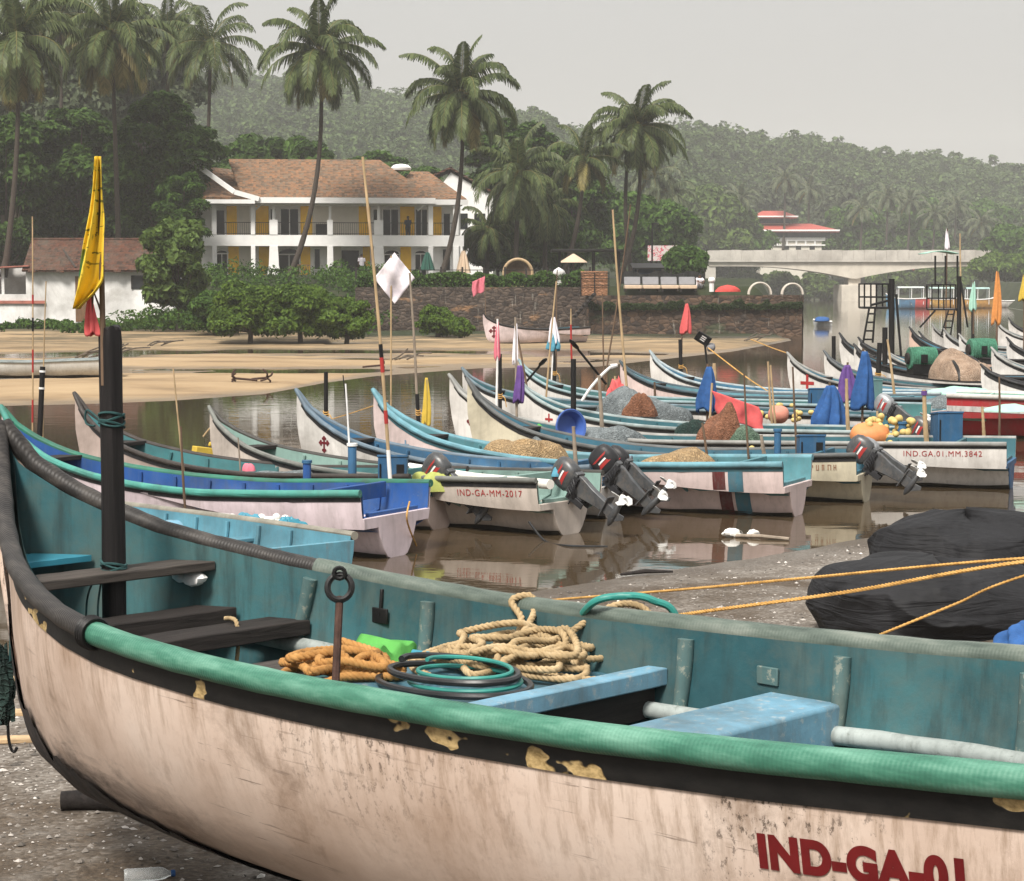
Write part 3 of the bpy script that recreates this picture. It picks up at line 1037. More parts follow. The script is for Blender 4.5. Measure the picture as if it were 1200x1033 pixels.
    for a, b in ((110, 248), (262, 322), (350, 543), (566, 728), (765, 940), (962, 1040)):
        r = MB()
        x0, x1 = Z(a), Z(b)
        r.b2((x0, .02, 4.12), (x1, .07, 4.17))
        r.b2((x0, .02, 3.3), (x1, .07, 3.34))
        nb = int((x1 - x0) / .16)
        for k in range(nb + 1):
            xx = x0 + (x1 - x0) * k / nb
            r.b2((xx - .011, .034, 3.22), (xx + .011, .056, 4.12))
        r.build('railing', M['black_iron'], t)
    rl = MB()
    hip(rl, 3.2, Z(950) + .2, -.9, 11.2, 6.02, 9.15, 2.0, 13.6, .16, 5.0)
    rf = rl.build('roof', M['tile_orange'], t)
    rw = MB()
    hip(rw, 14.2, W + .3, -.2, 11.0, 5.96, 8.3, 16.0, 17.4, .16, 5.4)
    rw.build('roof', M['tile_orange'], t)
    rg = MB()
    rg.add([(-.6, -1.1, 5.98), (4.15, -1.1, 5.98), (4.15, 9, 8.4), (-.6, 4.6, 8.6), (-.6, -1.1, 5.82), (4.15, -1.1, 5.82)], [(0, 1, 2, 3), (0, 4, 5, 1)])
    rg.build('roof', M['tile_orange'], t)
    fa = MB()
    fa.b2((3.2, -1.0, 5.56), (Z(950) + .3, -.84, 5.98))
    fa.b2((-.7, -1.2, 5.5), (4.1, -1.08, 5.8))
    fa.b2((Z(950) + .35, -.32, 5.5), (W + .4, -.18, 5.9))
    fa.beam((-.9, .2, 8.9), (2.6, -1.06, 6.35), .2, .34)
    fa.beam((2.6, -1.06, 6.35), (4.4, -1.1, 5.84), .2, .36)
    fa.build('fascia', M['villa_white'], t)
    ck = MB()
    ck.lathe([(.01, 0), (.75, .02), (.8, .2), (.55, .42), (.1, .5)], 14, (15.2, 4.2, 8.3))
    ck.build('roof_vent', M['villa_white'], t)
    for bx in (264, 900):
        s = MB()
        s.beam((Z(bx), .1, 5.1), (Z(bx) + .7, -.8, 5.7), .1, .12)
        s.build('bracket', M['villa_white'], t)
    rl = MB()
    x0, x1 = Z(415), Z(476)
    rl.b2((x0, -.1, .95), (x1, -.04, 1.02))
    for k in range(11):
        xx = x0 + (x1 - x0) * k / 10
        rl.b2((xx - .02, -.09, .05), (xx + .02, -.05, .95))
    rl.build('railing', M['brown_door'], t)
    return t, Z, o


VILLA, VZ, VO = villa()


def villa_point(zx, y, z):
    return local_matrix(VILLA) @ Vector((VZ(zx), y, z))


# the second white house behind the villa
def back_house():
    o = at_y(508, 300, 101)
    o[2] = 3.6
    t = thing('gabled_house', 'white gabled house half hidden behind the right wing of the villa', 'house', o, math.radians(4))
    w = MB()
    w.b2((0, 0, 0), (5.4, 8, 7.6))
    w.prism([(0, 7.6), (5.4, 7.6), (1.6, 9.7)], .02, 7.98)
    w.build('wall', M['villa_white'], t)
    r = MB()
    r.beam((-.4, 4, 8.9 + .35), (1.7, 4, 9.95 + .2), 8.8, .16)
    r.beam((1.5, 4, 10.1), (6.0, 4, 7.55), 8.8, .16)
    r.build('roof', M['tile_brown'], t)
    g = MB()
    for k in range(3):
        g.b2((.5 + k * 1.6, -.05, 4.6), (1.5 + k * 1.6, .03, 6.0))
    g.build('window', M['glass_dark'], t)


back_house()


# ------------------------------------------------------------------ the white hut
def hut():
    y = 74.0
    a = at_y(-45, 380, y)
    zb = .75
    t = thing('fishing_hut', 'whitewashed hut with an old brown tiled roof on a stone base', 'house', (a[0], a[1], zb), math.radians(1.5))
    X = lambda px: (px - (-45)) / 17.55
    Hh = lambda py: 3 + (336 - py) * y / 1300 - zb
    w = MB()
    w.b2((X(36), 0, -.2), (X(202), 5.5, Hh(313)))
    w.b2((X(-45), -.02, -.2), (X(36) - .003, .22, Hh(345)))
    w.b2((X(-45), 4, 0), (X(36) - .003, 4.2, Hh(313)))
    w.b2((X(35) - .25, -.01, Hh(345)), (X(36) - .003, .24, Hh(313)))
    w.prism([(.0, Hh(313)), (5.5, Hh(313)), (2.75, Hh(282))], X(36) + .1, X(202) - .1, plane='yz')
    w.build('wall', M['white_wall'], t)
    s = MB()
    s.b2((X(-45), -.5, -1.2), (X(204), 5, -.19))
    s.build('stone_base', M['laterite'], t)
    r = MB()
    for (p, q) in (((-.6, Hh(318)), (2.75, Hh(281))), ((6.1, Hh(318)), (2.75, Hh(281)))):
        r.beam((X(110), p[0], p[1]), (X(110), q[0], q[1]), 9.3, .14)
    for k in range(5):      # broken and slipped tiles along the eave
        r.box((X(40 + k * 33), -.62, Hh(318.5) + .02), (.5, .25, .08), Euler((.5, .1 * (k % 3), 0)).to_matrix())
    r.tube([(X(28), 2.75, Hh(280.5)), (X(192), 2.75, Hh(280.5))], .13, 8)
    r.build('roof', M['tile_brown'], t)
    p = MB()
    p.beam((X(-45), 1.5, Hh(316)), (X(36), 1.5, Hh(312)), 4.2, .08)
    p.build('porch_roof', M['red_sheet'], t)
    b = MB()
    b.b2((X(-45), -.16, Hh(356)), (X(53), -.03, Hh(352.5)))
    b.build('ledge', M['red_sheet'], t)
    f = MB()
    f.b2((X(154), -.05, Hh(339)), (X(181), .02, Hh(323)))
    wf = f.build('window', M['glass_dark'], t)
    fr = MB()
    for q in (0, .5, 1):
        xx = X(154) + (X(181) - X(154)) * q
        fr.b2((xx - .05, -.09, Hh(339)), (xx + .05, -.02, Hh(323)))
    fr.build('window_frame', M['dark_wood'], wf)
    d = MB()
    d.b2((X(88), -.05, -.1), (X(101), .02, Hh(324)))
    d.build('door', M['brown_door'], t)
    for q in (.25, .6):
        c = MB()
        xx = X(-45) + (X(36) - X(-45)) * q
        c.b2((xx - .09, .05, Hh(345)), (xx + .09, .21, Hh(314)))
        c.build('porch_post', M['white_wall'], t)
    ro = MB()
    ro.tube([(X(72), .8, Hh(298) + .3), (X(80), .3, Hh(306) + .2), (X(90), -.4, Hh(316) + .12)], .07, 6)
    ro.build('roof_batten', M['plank_wood'], t)


def stone_mat(name, a, b, patch, lime=.0, sc=2.6):
    m, nt, bs = new_mat(name)
    v = coords(nt, (1, 1, 1.7))
    vo = nt.nodes.new('ShaderNodeTexVoronoi')
    vo.inputs['Scale'].default_value = sc
    nt.links.new(v, vo.inputs['Vector'])
    vd = nt.nodes.new('ShaderNodeTexVoronoi')
    vd.feature = 'DISTANCE_TO_EDGE'
    vd.inputs['Scale'].default_value = sc
    nt.links.new(v, vd.inputs['Vector'])
    col = ramp(nt, vo.outputs['Color'], [(.15, a), (.85, b)])
    jo = ramp(nt, vd.outputs['Distance'], [(.0, .85), (.07, 0)])
    col = mix(nt, jo, col, tuple(c * .45 for c in a))
    vv = coords(nt, (.5, .5, 1.1))
    pt = ramp(nt, noise(nt, vv, .9, 6, .6), [(.6, 0), (.68, .8)])
    col = mix(nt, pt, col, patch)
    vs = coords(nt, (3, 3, .35))
    st = ramp(nt, noise(nt, vs, 1.6, 6), [(.62, 0), (.75, lime)])
    col = mix(nt, st, col, (.45, .42, .36))
    nt.links.new(col, bs.inputs['Base Color'])
    bump(nt, bs, math_n(nt, 'ADD', vd.outputs['Distance'], math_n(nt, 'MULTIPLY', noise(nt, v, 9, 5), .3)), .9, .12)
    set_rough(nt, bs, .9)
    return m


M['laterite'] = stone_mat('dark laterite blocks', (.035, .026, .022), (.095, .07, .055), (.27, .15, .075), .5)
M['laterite_mossy'] = stone_mat('mossy laterite blocks', (.04, .03, .025), (.12, .075, .05), (.05, .065, .035), .45, 2.2)
M['red_sheet'] = plain('faded red coping', (.33, .12, .09), .7, .35, 2.5, .25)
M['concrete'] = worn_paint('stained concrete', (.5, .47, .42), (.36, .33, .29), (.14, .12, .1), .15, .55, .85, .35)
M['concrete_pale'] = worn_paint('pale concrete', (.6, .55, .47), (.4, .37, .32), (.2, .17, .14), .1, .3, .85, .3)
M['moss'] = foliage('wall ferns', (.01, .02, .008), (.05, .075, .025))
hut()


# ------------------------------------------------------------------ river walls and the terrace
def river_walls():
    y = 70.6 * K
    a = at_yr(416, 380, y)
    b = at_yr(692, 380, y)
    w = MB()
    w.grid(lambda u, v: (a[0] + (b[0] - a[0]) * u, y + .25 * v + .1 * vnoise(u * 60, v * 9, 1.0, 4), -.3 + 3.25 * v), 80, 12)
    w.b2((a[0], y + .45, -.4), (b[0], y + 6, 2.94))
    wt = w.build('river_wall', M['laterite'])
    tag(wt, 'dark laterite river wall below the villa garden', 'wall')
    c = MB()
    c.beam((a[0] - .2, y + .15, 3.02), (b[0] - .3, y + .05, 3.06), 1.0, .17)
    tag(c.build('wall_coping', M['red_sheet'], wt), None)
    # hanging rain stains of lime are in the wall's own colour; ferns grow out of it
    y2 = 68.0 * K
    a2 = at_yr(690, 380, y2)
    b2 = at_yr(940, 380, y2 + 3.0)
    w = MB()
    w.grid(lambda u, v: (a2[0] + (b2[0] - a2[0]) * u, y2 + 3.0 * u + .15 * v + .12 * vnoise(u * 60, v * 9, 1.0, 6), -.3 + 2.75 * v), 80, 12)
    w.grid(lambda u, v: (b2[0] + .02 + .1 * vnoise(u * 9, v * 9, 1, 5), y2 + 3.0 + 12 * u, -.3 + 2.75 * v), 12, 10)
    w.b2((a2[0], y2 + 3.5, -.4), (b2[0] - .02, y2 + 16, 2.42))
    wt = w.build('terrace_wall', M['laterite_mossy'])
    tag(wt, 'mossy laterite wall holding up the cafe terrace by the water', 'wall')
    c = MB()
    c.beam((a2[0] - .3, y2 + .35, 2.58), (at_yr(885, 345, y2 + 3.0)[0], y2 + 3.15, 2.58), 1.3, .14)
    c.build('wall_coping', M['red_sheet'], wt)
    c = MB()
    c.beam((at_yr(885, 345, y2 + 3.0)[0], y2 + 3.15, 2.57), (b2[0] + .9, y2 + 3.4, 2.5), 1.0, .12)
    c.build('wall_coping', M['concrete_pale'], wt)
    f = MB()
    f.b2((a2[0], y2 + 3.2, 2.43), (b2[0], y2 + 24, 2.66))
    f.build('terrace_floor', M['concrete_pale'], wt)
    # ferns along the wet ledge
    rg = np.random.default_rng(3)
    n = 4200
    u = rg.random(n)
    P = np.stack([a2[0] + (b2[0] - a2[0]) * u, y2 + 3.0 * u + .06 - .22 * rg.random(n), 1.55 + .55 * np.sqrt(rg.random(n)) * (.3 + vnoise(u * 40, u * 0, 1, 8))], 1)
    nr = np.tile([0, -.8, .6], (n, 1)) + rg.normal(size=(n, 3)) * .5
    nr /= np.linalg.norm(nr, axis=1, keepdims=True)
    V = leaf_quads(P, nr, .2, .5, rg)
    fo = mesh_np('wall_ferns', V.reshape(-1, 3), np.arange(4 * n).reshape(-1, 4), M['moss'])
    tag(fo, 'dark green ferns growing along the wet terrace wall', 'ferns', kind='stuff')
    # garden hedge behind the coping
    n = 16000
    u = rg.random(n)
    h = .5 + .7 * vnoise(u * 34, u * 0, 1, 12)
    P = np.stack([a[0] + (b[0] - a[0]) * u, y + 1.6 + rg.normal(size=n) * .4, 3.0 + h * rg.random(n) ** .7], 1)
    nr = rg.normal(size=(n, 3)) + [0, -.4, .8]
    nr /= np.linalg.norm(nr, axis=1, keepdims=True)
    V = leaf_quads(P, nr, .24, .5, rg)
    ho = mesh_np('hedge', V.reshape(-1, 3), np.arange(4 * n).reshape(-1, 4), M['leaf_mid'])
    tag(ho, 'low dark green hedge along the top of the villa river wall', 'hedge')
    # garden fence posts with a rail
    t = thing('garden_fence', 'thin dark garden fence standing in the hedge before the villa', 'fence', (a[0], y + 1.1, 3.0))
    L = b[0] - a[0]
    for k in range(12):
        p = MB()
        p.b2((L * k / 11 - .06, -.06, 0), (L * k / 11 + .06, .06, 1.25))
        p.build('post', M['dark_wood'], t)
    p = MB()
    for z in (.55, 1.05):
        p.tube([(0, 0, z), (L, 0, z)], .025, 6)
    p.build('rail', M['black_iron'], t)


river_walls()


def furnish_terrace():
    # kiosk with a flat roof
    y = 72.5 * K
    a, b = at_yr(646, 295, y), at_yr(730, 295, y)
    g = at_yr(690, 320, y)
    t = thing('kiosk', 'open kiosk with a flat dark roof on thin posts on the terrace', 'kiosk', (a[0], y, 2.66))
    L = b[0] - a[0]
    zt = a[2] - 2.66
    r = MB()
    r.b2((0, -.8, zt - .02), (L, 2.6, zt + .14))
    r.build('roof', M['black_iron'], t, bev=.02)
    for x in (L * .6, L * .95, L * .12):
        for yy in (.0, 2.3):
            p = MB()
            p.b2((x - .06, yy - .06, 0), (x + .06, yy + .06, zt - .02))
            p.build('post', M['black_iron'], t)
    # brick planter box with a rail
    y = 69.5 * K
    a, b = at_yr(681, 318, y), at_yr(712, 341, y)
    t = thing('brick_counter', 'orange brick counter with a black rail at the wall corner', 'counter', ((a[0] + b[0]) / 2, y, b[2]))
    p = MB()
    p.b2((-(b[0] - a[0]) / 2, 0, -.3), ((b[0] - a[0]) / 2, 1.3, a[2] - b[2]))
    p.build('body', M['brick'], t, bev=.02)
    p = MB()
    for z in (.35, .75, 1.1):
        p.tube([(-.85, -.12, z), (.9, -.12, z)], .025, 6)
    for x in (-.85, 0, .9):
        p.tube([(x, -.12, -.3), (x, -.12, 1.15)], .03, 6)
    p.build('rail', M['black_iron'], t)
    # stair stringer leaning on the wall
    q = MB()
    a, b = at_yr(673, 372, (67.6 * K)), at_yr(697, 344, (67.8 * K))
    q.beam(a, b, .5, .1)
    for k in range(7):
        m = np.array(a) + (np.array(b) - np.array(a)) * (k + .5) / 7
        q.box(m, (.3, .7, .05))
    tag(q.build('wall_ladder', M['dark_wood']), 'dark wooden steps leaning against the corner of the river walls', 'steps')
    # loungers
    lab = ['beige lounger nearest the brick counter', 'beige lounger second along the terrace', 'beige lounger third along the terrace', 'beige lounger at the end of the row by the crouching man']
    for k in range(4):
        p = at_yr(742 + k * 22, 336, (71.5 * K))
        t = thing('lounger', lab[k], 'lounger', (p[0], (71.5 * K) + .3 * k, 2.66), 0, 'loungers on the terrace')
        s = MB()
        s.b2((-.55, -.3, .18), (.55, 1.3, .42))
        s.build('seat', M['beige_cushion'], t, bev=.05)
        s = MB()
        s.box((0, 1.15, .68), (1.05, .16, .6), Euler((-.5, 0, 0)).to_matrix())
        s.build('backrest', M['grey_cushion'], t, bev=.04)
        for sx in (-.48, .48):
            l = MB()
            l.b2((sx - .05, -.25, 0), (sx + .05, 1.25, .18))
            l.build('leg', M['dark_wood'], t)
    # dark screen behind the loungers
    a, b = at_yr(728, 322, (77 * K)), at_yr(826, 322, (77 * K))
    t = thing('screen_fence', 'dark netting fence behind the terrace loungers', 'fence', (a[0], (77 * K), 2.66))
    s = MB()
    s.grid(lambda u, v: ((b[0] - a[0]) * u, .12 * math.sin(u * 40), .1 + (1.2 + .12 * math.sin(u * 17)) * v), 60, 3)
    s.build('netting', M['black_net'], t)
    for k in range(6):
        p = MB()
        p.tube([((b[0] - a[0]) * k / 5, .18, -.1), ((b[0] - a[0]) * k / 5, .18, 1.5)], .05, 6)
        p.build('post', M['dark_wood'], t)
    # white hoops
    for (px, py, r, lb) in ((891, 334, 13, 'white hoop frame on the terrace, fuller and nearer the loungers'), (929, 341, 12, 'white hoop frame at the water end of the terrace')):
        p = at_yr(px, py, (70.8 * K))
        R = r * (70.8 * K) / F_PX
        h = MB()
        for dy in (0, .5):
            h.tube([(p[0] + R * math.cos(q), 70.8 * K + dy, 2.5 + R * 1.05 * math.sin(q)) for q in [PI * k / 16 for k in range(17)]], .055, 7)
        for q in (PI * .25, PI * .5, PI * .75):
            h.tube([(p[0] + R * math.cos(q), (70.8 * K), 2.5 + R * 1.05 * math.sin(q)), (p[0] + R * math.cos(q), 70.8 * K + .5, 2.5 + R * 1.05 * math.sin(q))], .04, 6)
        tag(h.build('hoop_frame', M['concrete_pale']), lb, 'hoop frame')
    # a rattan round chair behind the wall
    p = at_yr(607, 330, (73.5 * K))
    t = thing('round_chair', 'round rattan chair standing on the villa lawn behind the hedge', 'chair', (p[0], (73.5 * K), 3.1))
    R = .95
    h = MB()
    h.tube([(R * math.cos(q), 0, .75 + R * math.sin(q)) for q in [2 * PI * k / 28 for k in range(28)]], .1, 8, closed=True)
    h.build('rim', M['bamboo'], t)
    h = MB()
    h.grid(lambda u, v: (R * .95 * v * math.cos(2 * PI * u), .55 * (1 - v * v), .75 + R * .95 * v * math.sin(2 * PI * u)), 24, 6)
    h.build('seat', M['brown_stick'], t)
    # closed garden parasols
    for (px, y, top, bot, m, lb) in ((543, (79.5 * K), 294, 326, 'beige_cushion', 'folded beige parasol at the right corner of the villa'), (501, 80 * K, 296, 322, 'green_cloth', 'folded dark green parasol under the villa veranda')):
        f, tp = at_yr(px, bot, y), at_yr(px, top, y)
        t = thing('folded_parasol', lb, 'parasol', f)
        H = tp[2] - f[2]
        p = MB()
        p.tube([(0, 0, 0), (0, 0, H)], .03, 6)
        p.build('pole', M['white_paint'], t)
        p = MB()
        p.grid(lambda u, v: ((.1 + .38 * v ** .8) * (1 + .18 * math.sin(16 * PI * u)) * math.cos(2 * PI * u), (.1 + .38 * v ** .8) * (1 + .18 * math.sin(16 * PI * u)) * math.sin(2 * PI * u), H * (1 - .82 * v)), 48, 6)
        p.build('canopy', M[m], t)
    # thatched shade
    p = at_yr(672, 308, 76 * K)
    t = thing('thatched_shade', 'small pale thatched sunshade under the kiosk roof', 'sunshade', (p[0], p[1], 2.66))
    s = MB()
    hgt = p[2] - 2.66
    s.lathe([(.95, hgt), (.9, hgt + .08), (.05, hgt + .6)], 16)
    s.build('thatch', M['beige_cushion'], t)
    s = MB()
    s.tube([(0, 0, 0), (0, 0, hgt + .1)], .06, 6)
    s.build('pole', M['brown_stick'], t)
    # white statue like planter with a pole
    p = at_yr(655, 338, (70.9 * K))
    t = thing('white_lantern', 'white rounded lantern on the wall by the brick counter', 'lantern', (p[0], (71.2 * K), 3.1))
    s = MB()
    s.blob((0, 0, .8), (.36, .3, .3), 14, 9, .15, 4)
    s.lathe([(.2, 0), (.24, .15), (.14, .35), (.17, .6)], 12)
    s.build('body', M['white_paint'], t)
    # signboard
    y = 112 * K
    a, b = at_yr(759, 306, y), at_yr(794, 288, y)
    t = thing('signboard', 'pink and white painted signboard among the trees behind the terrace', 'signboard', ((a[0] + b[0]) / 2, y, 3.0))
    w = (b[0] - a[0]) / 2
    s = MB()
    s.b2((-w, 0, a[2] - 3), (w, .12, b[2] - 3))
    s.build('board', M['sign_pink'], t)
    s = MB()
    for x in (-w * .8, w * .8):
        s.b2((x - .1, .13, 0), (x + .1, .33, b[2] - 3))
    s.build('post', M['black_iron'], t)
    # small black shed roof below it and a lamp post
    p = at_yr(758, 334, (84 * K))
    t = thing('food_stall', 'dark shed with a blue tarpaulin front behind the terrace', 'stall', (p[0], (84 * K), 3.3))
    s = MB()
    s.b2((-.9, 0, 0), (1.1, 3, 1.15))
    s.build('wall', M['navy'], t)
    s = MB()
    s.box((.1, 1.4, 1.25), (2.4, 3.8, .1), Euler((.1, 0, 0)).to_matrix())
    s.build('roof', M['black_iron'], t)
    p = at_yr(764, 330, (88 * K))
    tp = at_yr(764, 262, (88 * K))
    t = thing('lamp_post', 'thin dark lamp post behind the terrace stall', 'lamp post', (p[0], (88 * K), 3.4))
    s = MB()
    s.tube([(0, 0, 0), (0, 0, tp[2] - 3.4)], .07, 7)
    s.build('pole', M['black_iron'], t)
    s = MB()
    s.box((.25, 0, tp[2] - 3.4), (.6, .18, .1))
    s.build('lamp_head', M['black_iron'], t)
    # red covered thing and low white table on the terrace
    p = at_yr(853, 337, 71 * K)
    s = MB()
    s.blob((p[0], p[1], 2.66), (.8, .6, .42), 18, 10, .12, 5, low=0)
    tag(s.build('covered_table', M['red_cloth']), 'red cloth covered table on the terrace near the white hoop', 'table')
    p = at_yr(834, 330, (72 * K))
    s = MB()
    s.tube([(p[0], (72 * K), 2.66), (p[0], (72 * K), 3.2)], .16, 8)
    s.blob((p[0], (72 * K), 3.4), (.25, .25, .2), 10, 7, .05, 3)
    tag(s.build('bollard_light', M['white_paint']), 'white bollard light on the terrace beside the red table', 'light')


M['brick'] = stone_mat('orange brick', (.25, .12, .06), (.4, .2, .11), (.3, .16, .09), .2, 5)
M['beige_cushion'] = plain('beige cushion', (.55, .42, .3), .85, .1, 4, .15)
M['grey_cushion'] = plain('grey cushion', (.2, .2, .21), .85, .1, 4, .15)
M['black_net'] = plain('black netting', (.02, .02, .02), .9, .5, 9, .4)
M['green_cloth'] = plain('dark green cloth', (.02, .08, .06), .85, .2, 5, .2)
M['red_cloth'] = plain('red cloth', (.5, .06, .05), .8, .2, 5, .2)
M['navy'] = plain('navy tarpaulin', (.02, .03, .06), .7, .4, 2, .2)


def sign_mat():
    m, nt, bs = new_mat('painted sign')
    v = coords(nt, (1.6, 1, 1.6))
    n = noise(nt, v, 1.2, 2, .5, 1.2)
    nt.links.new(ramp(nt, n, [(.42, (.55, .5, .48)), (.5, (.5, .09, .13)), (.58, (.62, .58, .55)), (.64, (.05, .05, .06))], 'CONSTANT'), bs.inputs['Base Color'])
    return m


M['sign_pink'] = sign_mat()
furnish_terrace()


# ------------------------------------------------------------------ bridge, car, red roofed building
def bridge():
    y = 230.0 * K
    X = lambda px: (px - 600) / F_PX * y
    Zb = lambda py: 3 + (336 - py) * y / F_PX
    t = thing('road_bridge', 'pale concrete road bridge with haunched girders on a river pier', 'bridge', (X(1000), y, 0))
    x0 = X(1000)
    g = MB()
    def bottom(px):
        d = abs(px - 1000)
        return Zb(327.5 - 15.0 * (1 - (1 - min(d, 130) / 130.0) ** 2.0)) if d < 130 else Zb(312.5)
    xs = [830 + k * 345 / 60 for k in range(61)]
    poly = [(X(p) - x0, Zb(307.5)) for p in xs] + [(X(p) - x0, bottom(p)) for p in reversed(xs)]
    g.prism(poly, 0, 8.0)
    g.build('girder', M['concrete_pale'], t)
    d = MB()
    d.b2((X(828) - x0, -.6, Zb(307.4)), (X(1400) - x0, 8.6, Zb(304.5)))
    d.build('deck', M['concrete'], t)
    for yy in (-.6, 8.3):
        p = MB()
        for k in range(28):
            a = X(829 + k * 13) - x0
            p.b2((a, yy, Zb(304.6) - .0), (a + 2.24, yy + .28, Zb(294) + .05 * (k % 3)))
        p.build('parapet', M['concrete'], t)
    pi = MB()
    pi.b2((X(994) - x0, .8, -1), (X(1008) - x0, 7.2, Zb(326)))
    pi.build('pier', M['concrete_pale'], t)
    fo = MB()
    fo.b2((X(984) - x0, -1.5, -.8), (X(1024) - x0, 9.5, Zb(334)))
    fo.build('pier_footing', M['concrete_pale'], t, bev=.1)
    ab = MB()
    ab.b2((X(826) - x0, .2, -.5), (X(838) - x0, 7.8, Zb(307.6)))
    ab.b2((X(1168) - x0, .2, -.5), (X(1182) - x0, 7.8, Zb(307.6)))
    ab.build('abutment', M['concrete'], t)
    # white car on the deck
    c = thing('white_car', 'white car crossing the right end of the bridge', 'car', (X(1174), y + 3, Zb(304.5)))
    b = MB()
    b.prism([(-2.2, .35), (2.2, .35), (2.25, .9), (1.5, 1.15), (.8, 1.95), (-1.7, 2.0), (-2.2, 1.2)], -.85, .85)
    b.build('body', M['white_paint'], c, bev=.08)
    w = MB()
    w.prism([(-1.6, 1.25), (1.15, 1.25), (.72, 1.82), (-1.5, 1.85)], -.87, .87)
    w.build('window', M['glass_dark'], c)
    for xx in (-1.35, 1.35):
        for yy in (-.8, .6):
            w = MB()
            w.lathe([(.1, 0), (.36, 0), (.36, .22), (.1, .22)], 16, (xx, yy, .36), 0, 'y')
            w.build('wheel', M['black_paint'], c)


bridge()


def red_roof_building():
    y = 262.0 * K
    X = lambda px: (px - 600) / F_PX * y
    Zb = lambda py: 3 + (336 - py) * y / F_PX
    x0 = X(886)
    t = thing('red_roofed_building', 'cream building with two tiers of red roofs behind the bridge', 'building', (x0, y, 2))
    z = lambda py: Zb(py) - 2
    W = X(977) - x0
    w = MB()
    w.b2((.8, 1, 0), (X(962) - x0, 12, z(281)))
    w.b2((.5, 2.0, z(281)), (W - 1.5, 11, z(270)))
    w.b2((1.0, 4, z(263)), (X(925) - x0, 9, z(254)))
    w.build('wall', M['cream_wall'], t)
    b = MB()
    b.b2((.1, .6, z(283)), (X(966) - x0, .9, z(279)))
    b.b2((.1, .6, z(288.5)), (X(966) - x0, .9, z(287)))
    for k in range(7):
        xx = .3 + k * 2.2
        b.b2((xx, .62, z(288)), (xx + .4, .88, z(283)))
    b.build('balcony', M['villa_white'], t)
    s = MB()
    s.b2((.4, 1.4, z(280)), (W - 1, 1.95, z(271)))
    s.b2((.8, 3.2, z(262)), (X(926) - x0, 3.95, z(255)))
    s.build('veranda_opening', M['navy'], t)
    r = MB()
    hip(r, -.6, W + .8, -1.0, 13, z(270.5), z(262), 3, W - 5, .5)
    r.build('roof', M['tile_red'], t)
    r = MB()
    hip(r, -.8, X(934) - x0, 2.0, 10.5, z(254), z(247), 2, X(920) - x0, .45)
    r.build('roof', M['tile_red'], t)
    e = MB()
    e.b2((-.7, -1.15, z(271.8)), (W + .9, -1.0, z(269.9)))
    e.b2((-.9, 1.85, z(255)), (X(935) - x0, 2.0, z(253.4)))
    e.build('fascia', M['villa_white'], t)
    for px in (918, 932, 948):
        g = MB()
        g.b2((X(px) - x0, .93, z(293)), (X(px + 6) - x0, 1.05, z(289)))
        g.build('window', M['glass_dark'], t)


red_roof_building()
# two pale houses glimpsed under the bridge
for (px, w_, top, lb) in ((948, 26, 317, 'small white house behind bushes left of the bridge pier'), (1078, 20, 316, 'small white house under the right span of the bridge')):
    y = 268 * K
    a = at_yr(px, 330, y)
    t = thing('riverside_house', lb, 'house', (a[0], y, 2.0))
    W = w_ * y / F_PX
    H = at_yr(px, top, y)[2] - 2
    s = MB()
    s.b2((0, 0, 0), (W, 6, H))
    s.build('wall', M['villa_white'], t)
    s = MB()
    hip(s, -.5, W + .5, -.6, 6.6, H, H + 1.6, 1.5, W - 1.5, .2)
    s.build('roof', M['tile_red'], t)
    for k in range(3):
        s = MB()
        s.b2((W * (.12 + .3 * k), -.05, H * .35), (W * (.12 + .3 * k) + .9, .03, H * .75))
        s.build('window', M['glass_dark'], t)


# ------------------------------------------------------------------ people (small in the photo)
def limb_mesh(mb, pts, rs, n=9):
    mb.tube(pts, rs, n)


